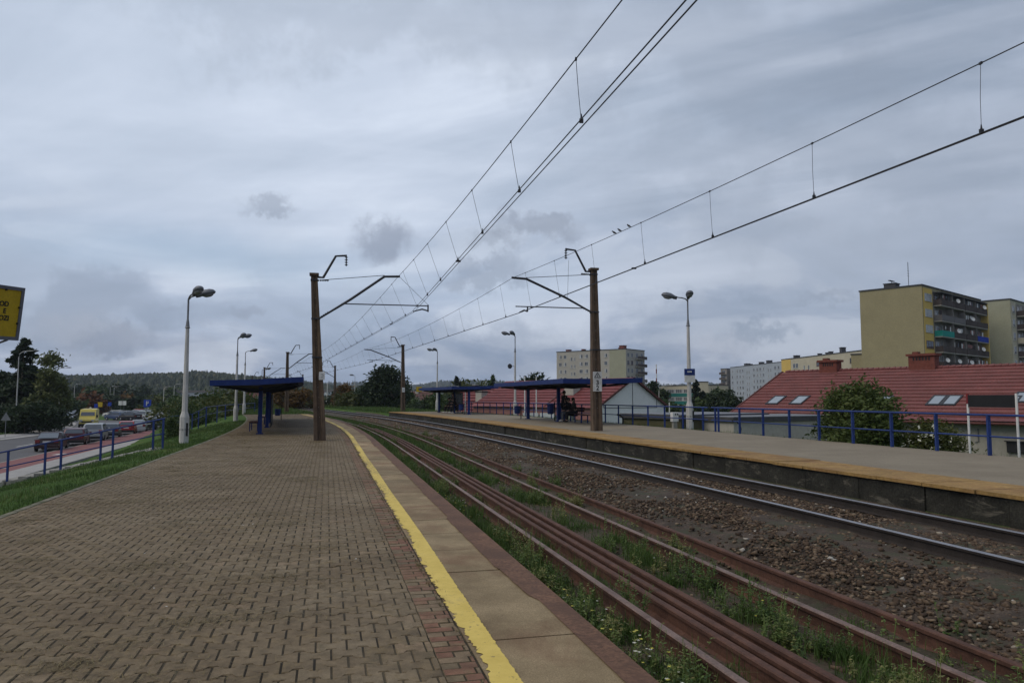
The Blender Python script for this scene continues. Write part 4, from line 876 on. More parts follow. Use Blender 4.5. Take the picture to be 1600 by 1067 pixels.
# ------------------------------------------------------------------ people
def person(label, p, rz, pose, jacket, trousers, shoe, hairlen=.0, group='people waiting under the shelters'):
    root = thing('person', label, 'person', tuple(p), rz, group)   # faces local -x
    if pose == 'sit':
        J = dict(pel=(0, 0, .50), sp=(.02, 0, .72), ch=(-.02, 0, .95), nk=(-.05, 0, 1.06), hd=(-.09, 0, 1.20), top=(-.09, 0, 1.30), shl=(-.01, -.19, .99), shr=(-.01, .19, .99), ell=(-.10, -.25, .74), elr=(-.10, .25, .74), wl=(-.32, -.12, .64), wr=(-.32, .12, .64),
                 hl=(0, -.10, .49), hr=(0, .10, .49), kl=(-.44, -.13, .50), kr=(-.44, .14, .50), al=(-.46, -.13, .09), ar=(-.40, .14, .09), fl=(-.60, -.14, .045), fr=(-.55, .15, .045))
    else:
        J = dict(pel=(0, 0, .92), sp=(.01, 0, 1.14), ch=(0, 0, 1.36), nk=(-.01, 0, 1.47), hd=(-.03, 0, 1.60), top=(-.03, 0, 1.70), shl=(0, -.19, 1.40), shr=(0, .19, 1.40), ell=(.03, -.25, 1.12), elr=(.03, .25, 1.12), wl=(-.08, -.25, .90), wr=(-.08, .25, .90),
                 hl=(0, -.10, .90), hr=(0, .10, .90), kl=(-.03, -.11, .49), kr=(.03, .12, .49), al=(.02, -.11, .09), ar=(.08, .12, .09), fl=(-.14, -.12, .045), fr=(-.08, .13, .045))
    RAD = dict(pel=.135, sp=.125, ch=.14, nk=.055, hd=.095, top=.075, shl=.07, shr=.07, ell=.05, elr=.05, wl=.035, wr=.035, hl=.095, hr=.095, kl=.068, kr=.068, al=.045, ar=.045, fl=.04, fr=.04)
    def skin(name, ks, es, m_, k=1.0, parent=None):
        me = bpy.data.meshes.new(name); me.from_pydata([J[a] for a in ks], [(ks.index(a), ks.index(b)) for a, b in es], []); o = link_mesh(name, me, m_, parent or root)
        o.modifiers.new('skin', 'SKIN')
        for i, a in enumerate(ks): me.skin_vertices[0].data[i].radius = (RAD[a]*k*.92, RAD[a]*k*1.05); me.skin_vertices[0].data[i].use_root = (i == 0)
        sb = o.modifiers.new('sub', 'SUBSURF'); sb.levels = 1; sb.render_levels = 1; o.modifiers['skin'].use_smooth_shade = True; return o
    for sd in 'lr':                                      # palms with five fingers on the lap
        pass
    allk = list(J); E_ = [('pel', 'sp'), ('sp', 'ch'), ('ch', 'nk'), ('nk', 'hd'), ('hd', 'top'), ('ch', 'shl'), ('ch', 'shr'), ('shl', 'ell'), ('shr', 'elr'), ('ell', 'wl'), ('elr', 'wr'), ('pel', 'hl'), ('pel', 'hr'), ('hl', 'kl'), ('hr', 'kr'), ('kl', 'al'), ('kr', 'ar'), ('al', 'fl'), ('ar', 'fr')]
    body = skin('body', allk, E_, M['skin'])
    tk = ['pel', 'sp', 'ch', 'shl', 'shr', 'ell', 'elr', 'wl', 'wr', 'nk']; skin('jacket', tk, [e for e in E_ if e[0] in tk and e[1] in tk], jacket, 1.16)
    lk = ['pel', 'hl', 'hr', 'kl', 'kr', 'al', 'ar']; skin('trousers', lk, [e for e in E_ if e[0] in lk and e[1] in lk], trousers, 1.15)
    for sd in 'lr':
        a = Vector(J['a'+sd]); f_ = Vector(J['f'+sd]); mb = MB(); mb.ell((a*.45+f_*.55)+Vector((0, 0, -.005)), .15, .05, .05, 10, 6); mb.build('shoe', shoe, root, smooth_=True)
        wv = Vector(J['w'+sd]); dr = Vector((-.09, -.02 if sd == 'r' else .02, -.02)); mb = MB(); mb.ell(wv+dr*.45, .05, .038, .02, 8, 6)
        for q in range(4): mb.tube([wv+dr*.8+Vector((0, (q-1.5)*.018, 0)), wv+dr*(1.3-.06*abs(q-1.3))+Vector((0, (q-1.5)*.019, -.008)), wv+dr*(1.6-.1*abs(q-1.3))+Vector((0, (q-1.5)*.018, -.03))], [.009, .008, .006], 6)
        sgn = 1 if sd == 'l' else -1; mb.tube([wv+dr*.25+Vector((0, sgn*.03, 0)), wv+dr*.7+Vector((0, sgn*.055, -.01)), wv+dr*.95+Vector((0, sgn*.05, -.02))], [.011, .009, .007], 6); mb.build('hand', M['skin'], body, smooth_=True)
    h = Vector(J['hd']); mb = MB(); mb.ell(h+Vector((.025, 0, .045)), .105, .10, .115, 12, 8)
    if hairlen: mb.ell(h+Vector((.06, 0, -.06)), .07, .09, .14, 10, 6)
    mb.build('hair', M['hair'], root, smooth_=True)
    mb = MB(); mb.ell(h+Vector((-.108, 0, -.01)), .02, .014, .025, 8, 6)
    for y in (-.033, .033): mb.ell(h+Vector((-.088, y, .02)), .012, .014, .008, 8, 6)
    mb.ell(h+Vector((-.092, 0, -.05)), .01, .026, .007, 8, 6)
    for y in (-.097, .097): mb.ell(h+Vector((0, y, 0)), .02, .012, .032, 8, 6)
    mb.build('face', M['skin'], body, smooth_=True); return root
hp = lambda s: -head(s)
person('person in black jacket and pale jeans seated on the bench between bin and mast', S(39.2, 13.45, ZR), hp(39), 'sit', M['cloth_black'], M['cloth_grey'], M['shoe_white'])
person('person in long dark coat seated at the right end of the occupied bench', S(38.5, 13.45, ZR), hp(39), 'sit', M['cloth_dark'], M['cloth_black'], M['black'], .1)
person('person in dark clothes half hidden behind the front post of the nearer asphalt-platform shelter', S(40.3, 13.55, ZR), hp(41)+.3, 'stand', M['cloth_black'], M['cloth_black'], M['black'])
for k, (s, d, po, lb) in enumerate(((61.6, 12.5, 'sit', 'dark clothed person with pale shoes seated rightmost under the farther asphalt-platform shelter'), (62.5, 12.5, 'sit', 'dark clothed person seated in the middle under the farther asphalt-platform shelter'), (63.4, 12.5, 'sit', 'dark clothed person seated leftmost under the farther asphalt-platform shelter'), (60.6, 12.0, 'stand', 'person in black standing beside the seated ones under the farther asphalt-platform shelter'))):
    person(lb, S(s, d, ZR), hp(s), po, M['cloth_black'] if k % 2 else M['cloth_dark'], M['cloth_black'], M['shoe_white'])

# ================================================================== RAILINGS
def railing(label, pts, posts, h=.98, mid=.48, r=.028, sec=None, pr=.034):
    """pts: ground polyline; posts: parameters (index positions) given as points."""
    root = thing('blue_railing', label, 'railing', tuple(pts[0]), 0, 'blue tube railings')
    up = Vector((0, 0, 1))
    for nm, hh in (('top_rail', h), ('mid_rail', mid)):
        mb = MB(); mb.tube([p+up*hh for p in pts], r if nm == 'top_rail' else r*.75, 8); mb.build(nm, M['blue_rail'], root, world=True)
    for p in posts:
        mb = MB(); mb.beam(p-up*.25, p+up*(h-.01), pr*2); mb.build('post', M['blue_rail'], root, world=True)
    return root
dR = lambda s: 15.12 + .35*math.exp(-((s-27)/4)**2)*0
sv = np.arange(6.5, 27.2, 1.55); railing('long blue tube railing along the asphalt platform in front of the red-roofed house', [S(s, dR(s), ZR-.04) for s in np.arange(6.5, 27.2, 1.0)]+[S(27.2, 15.12, ZR-.04)], [S(s, 15.12, ZR-.04) for s in list(sv)+[26.9]])
sv = np.arange(27.9, 69.5, 1.7); railing('farther blue railing behind the asphalt-platform shelters and white lamp posts', [S(s, 15.12, ZR-.04) for s in np.arange(27.5, 69.6, 1.5)], [S(s, 15.12, ZR-.04) for s in sv])
# stairs down from the paved platform and their railing
st_a, st_b = gnd(254, 700, -.06), at(-60, 768, 23.6)
dirv = (st_b-st_a); hor = Vector((dirv.x, dirv.y, 0)); Lh = hor.length; hor.normalize(); slope = dirv.z/Lh
def stp(l, up=0): return Vector((st_a.x, st_a.y, st_a.z))+hor*l+Vector((0, 0, slope*l+up))
def lpx(px):                                  # distance along the stair where the post stands
    best = min(np.arange(-.3, 9, .02), key=lambda l: abs(_px(stp(l))-px)); return float(best)
def _px(P):
    q = _RM.transposed() @ (P-Vector((0, 0, CAM_H))); return 800+FPX*q.x/-q.z
railing('blue handrail descending from the paved platform towards the street', [stp(l) for l in np.linspace(-.05, Lh+2.2, 8)], [stp(lpx(x)) for x in (254, 239, 176, 157, 95, 70, 11)]+[stp(Lh+1)], r=.027, pr=.027)
perp = Vector((-hor.y, hor.x, 0)); perp = perp if perp.y > 0 else -perp
root = thing('concrete_stairs', 'weathered concrete steps beside the descending blue handrail', 'stairs', tuple(st_a), 0)
mb = MB(); n = 13
for k in range(n):
    l0, l1 = Lh*k/n+.3, Lh*(k+1)/n+.3; z = st_a.z-.02+slope*(l0); a, b = st_a+hor*l0+perp*.2, st_a+hor*l1+perp*.2
    mb.hexa([Vector((q.x, q.y, z-.5)) for q in (a, b, b+perp*1.7, a+perp*1.7)]+[Vector((q.x, q.y, z)) for q in (a, b, b+perp*1.7, a+perp*1.7)])
mb.build('steps', M['concrete'], root, world=True)
mb = MB()
for k in range(9):
    a, b = stp(Lh*k/9+.05, .02), stp(Lh*(k+1)/9-.02, .02)
    if k == 5: continue
    mb.hexa([q+Vector((0, 0, -.4)) for q in (a-perp*.22, b-perp*.22, b+perp*.10, a+perp*.10)]+[q+Vector((0, 0, random.uniform(-.02, .02))) for q in (a-perp*.22, b-perp*.22, b+perp*.10, a+perp*.10)])
mb.build('stringer', M['concrete'], root, world=True)
v = stones('rubble', np.array([0.]), np.array([0.]), np.array([-9.]), np.array([.01]), np.array([.5]), M['stone']); bpy.data.objects.remove(v)
c = gnd(146, 735, -.62); mb = MB()
for k in range(9):
    q = c+Vector((random.uniform(-.35, .35), random.uniform(-.15, .15), random.uniform(-.04, .06))); mb.ell(q, random.uniform(.08, .2), random.uniform(.08, .16), random.uniform(.05, .10), 7, 4, Matrix.Rotation(random.uniform(0, 3), 3, 'Z'))
tag(mb.build('stone_heap', M['concrete']), 'small heap of grey stones in the grass below the handrail', 'stone heap')
pts = [gnd(262, 672, -.7), gnd(300, 667, -.55), at(322, 660, 46), at(352, 651, 60), at(372, 647, 72), at(398, 643, 82)]
railing('dark blue railing on the grass slope running behind the white lamp post towards the shelter', pts, pts[1:]+[pts[1].lerp(pts[2], .5), pts[2].lerp(pts[3], .5)], h=.95, r=.024, pr=.03)

# ================================================================== VEGETATION
LM = {
 'shrub': leafmat('shrub foliage', (.035, .060, .014), (.085, .115, .030), (.16, .17, .055)),
 'dark': leafmat('dark foliage', (.012, .024, .010), (.026, .044, .016), (.045, .062, .022)),
 'green': leafmat('green foliage', (.022, .042, .012), (.048, .078, .020), (.095, .115, .035)),
 'olive': leafmat('yellow green foliage', (.038, .050, .012), (.075, .085, .020), (.12, .115, .03)),
 'autumn': leafmat('autumn foliage', (.055, .035, .010), (.12, .066, .015), (.19, .10, .02)),
 'orange': leafmat('orange foliage', (.06, .025, .010), (.13, .052, .016), (.19, .085, .025)),
 'birch': leafmat('birch foliage', (.055, .072, .024), (.12, .138, .045), (.19, .19, .07)),
 'spruce': leafmat('spruce needles', (.009, .018, .011), (.016, .030, .016), (.028, .044, .022)),
}
def leafquads(C, size, droop=0.0, flat=.6):
    n = len(C); a = rng.normal(size=(n, 3)); a[:, 2] = a[:, 2]*flat-droop; a /= np.linalg.norm(a, axis=1)[:, None]
    b = np.cross(a, rng.normal(size=(n, 3))); b /= np.linalg.norm(b, axis=1)[:, None]
    sz = (size*rng.uniform(.6, 1.4, n))[:, None]; a = a*sz; b = b*sz*.45
    return np.stack([C-a, C-b*.9+a*.1, C+a, C+b*.9+a*.1], 1)
def crown_pts(n, H, W, base, lobes, rough=.22, shell=.55):
    """leaf positions: many overlapping uneven lobes spread through an egg-shaped volume, gaps left between"""
    L = []
    for _ in range(lobes):
        z = rng.beta(1.5, 1.35); r = W/2*math.sin(math.pi*min(1, .18+.80*z**.85))**.7; a = rng.uniform(0, 6.28); q = r*math.sqrt(rng.uniform(.05, 1))*.86
        L.append((q*math.cos(a), q*math.sin(a), base+(H-base)*(.06+.88*z), rng.uniform(.10, .24)*W))
    L = np.array(L); k = rng.choice(len(L), n, p=L[:, 3]**2/np.sum(L[:, 3]**2)); v = rng.normal(size=(n, 3)); v /= np.linalg.norm(v, axis=1)[:, None]
    rad = L[k, 3]*(shell+(1-shell)*rng.random(n))*(1+rng.normal(0, rough, n)+(rng.random(n) > .95)*rng.uniform(.1, .7, n)); P = L[k, :3]+v*rad[:, None]*np.array([1, 1, .8]); P[:, 2] = np.maximum(P[:, 2], base*.75+.05)
    t = .35+.22*(L[k, 3]/W-.17)/.07*.3+np.array([(i*.618) % 1 for i in range(len(L))])[k]*.35-.1+rng.normal(0, .12, n)
    return P, np.clip(t, 0, 1), L
def tree(name, label, p, H, W, leaf, n=1600, lsz=.16, base=.25, lobes=26, group=None, cat='tree', trunk=.12, droop=0.0, nolimb=False):
    root = thing(name, label, cat, tuple(p), rng.uniform(0, 6.28), group)
    P, t, L = crown_pts(n, H, W, H*base, lobes)
    q = leafquads(P, lsz, droop)
    np_mesh('crown', q.reshape(-1, 3), np.arange(4)[None]+4*np.arange(n)[:, None], LM[leaf], root, tint=t)
    mb = MB(); top = H*.72
    mb.tube([(0, 0, -.4), (.02*H*.2, 0, H*.25), (-.02*H*.3, .02*H*.2, H*.5), (0, 0, top)], [trunk*1.25, trunk, trunk*.6, trunk*.2], 8); tr = mb.build('trunk', M['trunk'], root)
    if not nolimb:
        for i in range(min(6, len(L))):
            c = L[i*len(L)//6]; z0 = max(H*base*.8, min(c[2]*.7, H*.6)); mb = MB(); mb.tube([(0, 0, z0), (c[0]*.5, c[1]*.5, (z0+c[2])*.52), (c[0], c[1], c[2])], [trunk*.45, trunk*.28, trunk*.08], 6); mb.build('limb', M['trunk'], tr)
    return root
def shrub(label, p, H, W, leaf, n=900, lsz=.12, group=None, lobes=16, name='shrub'):
    return tree(name, label, p, H, W, leaf, n, lsz, .06, lobes, group, 'shrub', .05, nolimb=False)
def spruce(label, p, H, W, n=1800, group=None, leaf='spruce', lsz=.22):
    root = thing('spruce_tree', label, 'tree', tuple(p), rng.uniform(0, 6.28), group); P = []; tt = []
    nb = 46; bz = np.linspace(.0, .97, nb)**.9; ba = rng.uniform(0, 6.28, nb); bl = rng.uniform(.6, 1.15, nb)
    for i in range(n):
        k = rng.integers(0, nb); f = bz[k]; z = H*(.10+.90*f); r = W/2*((1-f)**.75+.05)*bl[k]; q = r*rng.random()**.55; a = ba[k]+rng.normal(0, .16+.10*(1-q/max(r, .01)))
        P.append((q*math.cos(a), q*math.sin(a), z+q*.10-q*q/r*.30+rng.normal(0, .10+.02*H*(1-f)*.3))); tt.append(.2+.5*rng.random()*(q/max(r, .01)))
    q = leafquads(np.array(P), lsz, .25); np_mesh('crown', q.reshape(-1, 3), np.arange(4)[None]+4*np.arange(n)[:, None], LM[leaf], root, tint=np.array(tt))
    mb = MB(); mb.tube([(0, 0, -.3), (0, 0, H*.5), (0, 0, H*.97)], [.2, .12, .03], 8); mb.build('trunk', M['trunk'], root); return root

# --- shrub with pale flowers behind the asphalt-platform railing
c = at(1350, 700, 24); c.z = -.9
shrub('big leafy green shrub between the blue railing and the red-roofed house', c, 2.9, 3.1, 'shrub', 19000, .075, lobes=60)
rt = shrub('lower pale-flowered shrub at the right foot of the big green shrub behind the railing', Vector((c.x+1.55, c.y-.9, c.z)), 1.75, 2.3, 'olive', 6500, .06, lobes=34)
mb = MB()
V, F = [], []
for i in range(42):
    a = rng.uniform(-2.6, -.3); q = Vector((c.x+1.15+rng.normal(0, .38), c.y-1.75+rng.normal(0, .2), c.z+.8+rng.normal(0, .3)+.1)); e = rng.normal(0, .05, (5, 3))
    for k in range(5):
        o_ = np.array(q)+e[k]; b0 = len(V); u_, v_ = rng.normal(0, .016, 3), rng.normal(0, .016, 3); V += [o_-u_-v_, o_+u_-v_, o_+u_+v_, o_-u_+v_]; F.append([b0, b0+1, b0+2, b0+3])
np_mesh('flower_heads', np.array(V), np.array(F), M['petal'], rt, tint=np.full(len(F), 1.0), world=True)['kind'] = 'stuff'

# --- left: spruce and birch by the street
c = at(22, 672, 92); c.z = ZG-.1; spruce('tall dark spruce rising highest at the left edge beside the street', Vector((at(31, 670, 92).x, 92, ZG-.1)), 11.6, 8.0, 5200, lsz=.34, leaf='dark')
def T_(px, Y, H, W, leaf, label, n=1300, lsz=None, base=.15, z=None, f='tree', name='leafy_tree', group=None, lobes=26):
    p = at(px, 640, Y); p.z = ZG-.15 if z is None else z; lsz = lsz or Y*.0034
    return tree(name, label, p, H, W, leaf, n, lsz, base, lobes, group) if f == 'tree' else shrub(label, p, H, W, leaf, n, lsz, group, lobes)
T_(76, 90, 9.6, 5.2, 'birch', 'pale green drooping birch right of the tall dark spruce', 3200, .26, .12, name='birch_tree')
T_(55, 96, 8.6, 6.5, 'dark', 'dark bushy tree between the tall spruce and the pale birch', 2600, .34, .03)
T_(8, 97, 7.4, 7, 'dark', 'dark spreading tree under the yellow sign at the left edge', 2200, .36, .03)
T_(-40, 95, 8.5, 8, 'dark', 'dark tree just outside the left edge beside the street', 1500, .4, .03)
for k, (px, Y, H, W) in enumerate(((14, 83, 3.0, 5), (40, 82, 3.3, 5), (64, 84, 3.4, 5), (86, 88, 2.8, 4.6))):
    T_(px, Y, H, W, 'dark', ['dark clipped bush under the leftmost street trees behind the triangular sign', 'dark bush directly right of the near street lamp foot', 'dark bush between both left street lamps', 'dark bush at the foot of the second street lamp'][k], 1100, .26, f='s', group='dark bushes along the street')
c = gnd(255, 690, -.9); shrub('round dark green bush on the slope beside the end of the blue handrail', Vector((c.x, c.y+1.5, -1.2)), 1.75, 2.1, 'green', 4200, .06, lobes=26)
hedge = [(302, 62, 2.6, 5, 'green'), (322, 70, 3.2, 5.5, 'olive'), (340, 78, 3.6, 6, 'green'), (356, 86, 4.2, 6, 'olive'), (378, 98, 4.6, 7, 'green'), (282, 74, 2.4, 6, 'olive'), (402, 108, 3.2, 7, 'olive'), (312, 95, 4.2, 6.5, 'green'), (290, 100, 3.6, 7, 'green')]
hl = ['low green bush nearest behind the first white lamp post', 'yellowish bush behind the dark blue slope railing', 'green bush left of the second white lamp post', 'yellow-green bush just left of the shelter roof tip', 'green bush seen between the white lamp posts under the roof', 'low olive bush right behind the round dark bush', 'olive bush seen under the shelter roof left of its front post', 'taller green bush under the grey viaduct deck', 'green bush left below the grey viaduct']
for (px, Y, H, W, lf), lb in zip(hedge, hl): T_(px, Y, H, W, lf, lb, 1500, Y*.0026, f='s', z=-1.6 if Y < 90 else ZG, group='bushes on the slope beyond the lamp posts')
mid = [(118, 210, 6.5, 11, 'green'), (138, 190, 7.2, 10, 'orange'), (152, 230, 8.0, 12, 'green'), (172, 200, 6.0, 9, 'dark'), (196, 220, 7.0, 10, 'autumn'), (212, 185, 5.2, 10, 'dark'), (232, 210, 6.0, 9, 'dark'), (248, 170, 5.0, 10, 'olive'), (268, 150, 4.5, 9, 'green'), (104, 170, 6.0, 8, 'green'), (186, 260, 9.5, 14, 'dark'), (228, 280, 9.5, 14, 'dark'), (125, 290, 9, 15, 'dark'), (160, 300, 9, 15, 'dark'), (270, 260, 7.5, 14, 'green')]
ml = ['green tree beyond the yellow van', 'orange autumn tree right above the yellow van', 'large green tree behind the orange one', 'dark tree right of the orange autumn tree', 'reddish autumn tree above the farthest parked cars', 'dark wide tree over the parked car row', 'dark tree above the blue parking sign', 'yellowish wide tree left of the first white lamp post', 'green tree low beside the first white lamp post', 'green tree just right of the birch', 'tall dark far tree between the autumn trees', 'tall dark far tree left of the viaduct', 'broad dark far tree beyond the birch', 'broad dark far tree above the orange one', 'broad green tree beneath the viaduct deck']
for (px, Y, H, W, lf), lb in zip(mid, ml): T_(px, Y, H*(.66 if H < 7.4 else .85), W, lf, lb, 900, Y*.0036, .05, lobes=20)
# --- middle
T_(604, 108, 6.6, 8.0, 'dark', 'big dark rounded tree between the bare white post and the slim catenary mast', 9000, .24, .04, z=-.9, lobes=60)
T_(576, 112, 4.6, 5.4, 'dark', 'smaller dark tree joined to the left side of the big dark tree', 1800, .30, .04, z=-.9)
T_(636, 118, 5.4, 4.6, 'green', 'green tree joined to the right side of the big dark tree', 1200, .30, .04, z=-.9)
T_(552, 112, 3.3, 6.6, 'olive', 'rounded yellow-green bush left of the big dark tree', 2000, .26, f='s', z=-.8)
T_(536, 122, 4.5, 5, 'autumn', 'reddish brown autumn tree behind the yellow-green bush', 1300, .30, .04, z=-.8)
T_(522, 130, 3.6, 5, 'dark', 'dark low tree left of the reddish autumn tree', 1000, .32, .04, z=-.8)
T_(442, 118, 4.1, 5.2, 'autumn', 'golden autumn tree right of the shelter posts', 1600, .28, .04, z=-.8)
T_(428, 125, 4.8, 4.5, 'olive', 'olive tree directly behind the shelter posts', 1100, .30, .04, z=-.8)
T_(473, 122, 4.0, 5.0, 'autumn', 'golden autumn tree right behind the second catenary mast', 1500, .28, .04, z=-.8)
T_(488, 128, 3.6, 5.0, 'olive', 'olive bush behind the tall brown mast', 900, .30, f='s', z=-.8)
T_(455, 135, 5.2, 5.0, 'dark', 'dark tree between the two golden autumn trees', 1000, .32, .04, z=-.8)
for k, (px, Y, H, W, lf, lb) in enumerate(((668, 92, 2.5, 4.6, 'dark', 'dark bush under the pale red roofs left of the farther shelter'), (684, 90, 2.8, 4.4, 'green', 'green bush by the foot of the far white lamp post'), (652, 98, 2.2, 3.6, 'green', 'green bush beside the small yellow sign post'), (697, 96, 2.6, 4.4, 'dark', 'dark bush just under the left tip of the farther shelter roof'))): T_(px, Y, H, W, lf, lb, 1100, .22, f='s', z=-.9)
T_(738, 150, 7.3, 11, 'olive', 'yellow-green tree crown above the farther shelter roof', 1500, .5, .1, z=-2.4); T_(716, 155, 7.0, 8, 'olive', 'smaller yellow-green crown left above the farther shelter roof', 900, .5, .1, z=-2.4)
spruce('slender dark spruce tip above the farther shelter roof', Vector((at(714, 640, 148).x, 148, -2.4)), 8.2, 5.2, 520, lsz=.42)
spruce('slender pointed conifer right of the farther shelter roof', Vector((at(769, 640, 120).x, 120, -2.4)), 7.6, 4.8, 800, lsz=.36, leaf='green')
T_(832, 105, 7.3, 6.4, 'dark', 'dark green tree rising behind the nearer shelter roof', 2600, .30, .1, z=-2.2); T_(808, 110, 6.0, 5, 'dark', 'lower dark tree behind the lamp post with the round mirror', 1300, .32, .1, z=-2.2)
for px, Y, H, W, lf, lb in ((1022, 118, 6.6, 5.6, 'dark', 'dark tree just right of the white gable'), (1038, 112, 3.3, 4.5, 'green', 'green bush in front of the teal school'), (1058, 108, 2.9, 5, 'green', 'green bush below the teal school near the station lamp'), (1096, 108, 4.0, 5, 'green', 'green bush right of the station lamp post'), (1112, 112, 4.4, 5, 'olive', 'lighter bush farther right of the station lamp post'), (1131, 104, 5.6, 6.2, 'dark', 'rounded dark tree under the pale blue apartment block'), (1148, 100, 4.9, 4.6, 'dark', 'dark tree against the left slope of the red tiled roof'), (1118, 140, 5.5, 6, 'green', 'green tree behind the rounded dark tree')): T_(px, Y, H, W, lf, lb, 1500, Y*.0028, .04, z=-2.4)
spruce('dark conifer right beside the station lamp post in front of the school', Vector((at(1087, 640, 112).x, 112, -2.4)), 6.6, 4.4, 1500, lsz=.34)
spruce('smaller dark conifer by the pale end of the school', Vector((at(1098, 640, 110).x, 110, -2.4)), 4.9, 3.6, 1000, lsz=.32)

# ================================================================== HILLS
def hillmesh(name, pts, Y, depth, matl, wob):
    """pts: (px, crest py) control points seen at distance Y."""
    xs = np.arange(pts[0][0], pts[-1][0]+1, 12); cr = np.interp(xs, [p[0] for p in pts], [p[1] for p in pts]); V = []; nz = 9
    for j in range(nz+1):
        f = j/nz; row = []
        for i, px in enumerate(xs):
            top = at(px, cr[i]+wob*math.sin(px*.05), Y); y = Y-depth*(1-f); z = ZG-1+(top.z-ZG+1)*math.sin(f*math.pi/2)**1.2
            k = y/Y; V.append((top.x*(k*.55+.45), y, z+(0 if j in (0, nz) else 1.5*math.sin(px*.021+j))))
    n = len(xs); F = [(j*n+i, j*n+i+1, (j+1)*n+i+1, (j+1)*n+i) for j in range(nz) for i in range(n-1)]
    b = len(V)
    for i in range(n): V.append((V[nz*n+i][0], Y+depth*.8, ZG-2))
    F += [(nz*n+i, nz*n+i+1, b+i+1, b+i) for i in range(n-1)]
    me = bpy.data.meshes.new(name); me.from_pydata(V, [], F); me.polygons.foreach_set('use_smooth', [True]*len(F)); me.update(); o = link_mesh(name, me, matl); o['kind'] = 'structure'; return V, n, nz
M['hill'] = grassmat('wooded hill floor', (.018, .028, .012), (.026, .040, .017), (.040, .050, .022), sc=.02, bm=0)
VL, nL, nzL = hillmesh('hills', [(-260, 595), (-60, 594), (0, 593), (110, 592), (250, 591), (340, 590), (420, 594), (470, 599), (520, 607), (560, 610), (640, 617), (720, 622)], 820, 430, M['hill'], .8)
VR, nR, nzR = hillmesh('hills', [(380, 612), (470, 604), (540, 602), (600, 605), (650, 607), (700, 600), (760, 599), (830, 602), (900, 602), (1010, 606), (1040, 605), (1100, 606), (1160, 604), (1240, 606), (1330, 603), (1500, 606), (1900, 604)], 2300, 700, M['hill'], .5)
# the wood on the near hill: one mass of conifers and broadleaf crowns
def forest(name, V, n, nz, count, h0, h1, top_bias):
    V = np.array(V)[:(nz+1)*n].reshape(nz+1, n, 3); i = rng.random(count)*(n-1.01); j = nz*rng.random(count)**top_bias; j = np.minimum(j, nz-.01)
    ii, jj = i.astype(int), j.astype(int); fi, fj = (i-ii)[:, None], (j-jj)[:, None]
    P = (V[jj, ii]*(1-fi)+V[jj, ii+1]*fi)*(1-fj)+(V[jj+1, ii]*(1-fi)+V[jj+1, ii+1]*fi)*fj
    h = rng.uniform(h0, h1, count)*(1+.35*(rng.random(count) > .93)); con = rng.random(count) < .7; r = h*np.where(con, rng.uniform(.16, .24, count), rng.uniform(.32, .48, count)); K_ = 7
    a = np.linspace(0, 2*math.pi, K_+1)[:-1]; ring = np.stack([np.cos(a), np.sin(a), 0*a], -1)
    def rg(f, z, jit): return P[:, None]+ring[None]*(r*f)[:, None, None]*rng.uniform(1-jit, 1+jit, (count, K_, 1))+np.array([0, 0, 1])*(h*z)[:, None, None]
    V1 = np.concatenate([rg(np.where(con, 1.0, .75), np.full(count, .05), .3), rg(np.where(con, .68, 1.05), np.full(count, .45), .3), rg(np.where(con, .36, .7), np.full(count, .75), .35), rg(np.where(con, .05, .2), np.full(count, 1.0), .3)], 1)
    f = []
    for q in range(3):
        for k in range(K_): f.append([q*K_+k, q*K_+(k+1) % K_, (q+1)*K_+(k+1) % K_, (q+1)*K_+k])
    f = np.array(f)[None]+4*K_*np.arange(count)[:, None, None]; tn = np.clip(np.where(con, rng.normal(.22, .13, count), rng.normal(.5, .22, count)), 0, 1)
    o = np_mesh(name, V1.reshape(-1, 3), f.reshape(-1, 4), LM['forest'], tint=np.repeat(tn, 3*K_)); o['kind'] = 'stuff'
LM['forest'] = leafmat('wooded hillside', (.020, .032, .018), (.040, .056, .026), (.085, .078, .036), trans=.05)
forest('wooded_hillside', VL, nL, nzL, 15000, 2.6, 4.8, .8)
forest('far_woods', VR, nR, nzR, 9000, 7, 13, .7)

# ================================================================== BUILDINGS
def plaster(name, c, var=.08, stain=(.6, .9), rough=.85, scale=.35): return mat(name, c, rough, var=var, scale=scale, col2=tuple(x*.62 for x in c), c2=stain, streak=(.9, .9, .12), bmp=.08, bscale=20, fine=.08, spec=.15)
M['olive'] = plaster('olive beige render', (.29, .255, .15)); M['ochre'] = plaster('ochre yellow render', (.60, .42, .12)); M['cream'] = plaster('cream render', (.46, .42, .32))
M['greyrender'] = plaster('grey beige render', (.36, .34, .30)); M['bluegrey'] = plaster('pale blue render', (.34, .375, .42)); M['paleolive'] = plaster('pale olive render', (.30, .30, .22)); M['whitewall'] = plaster('white render', (.68, .68, .66)); M['greywall'] = plaster('stained grey beige plaster', (.30, .285, .24), stain=(.5, .8))
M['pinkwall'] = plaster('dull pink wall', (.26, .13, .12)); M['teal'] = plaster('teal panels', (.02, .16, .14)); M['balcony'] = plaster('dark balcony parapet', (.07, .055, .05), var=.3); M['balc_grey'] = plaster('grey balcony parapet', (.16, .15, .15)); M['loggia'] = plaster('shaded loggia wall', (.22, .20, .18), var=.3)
M['teal_screen'] = plaster('turquoise balcony screen', (.02, .26, .22)); M['blue_screen'] = plaster('blue balcony screen', (.02, .05, .33)); M['roofdark'] = mat('roofing felt', (.06, .06, .065), .9); M['brick'] = mat('red brick', (.15, .048, .035), .9, var=.3, scale=5, bmp=.4, bscale=30)
M['frame'] = mat('white window frame', (.5, .5, .49), .6); M['brownframe'] = mat('brown timber window', (.14, .06, .035), .6); M['curtain'] = mat('pale curtains behind glass', (.32, .33, .34), .35, var=.5, scale=.9, spec=.6)
WIN = {}
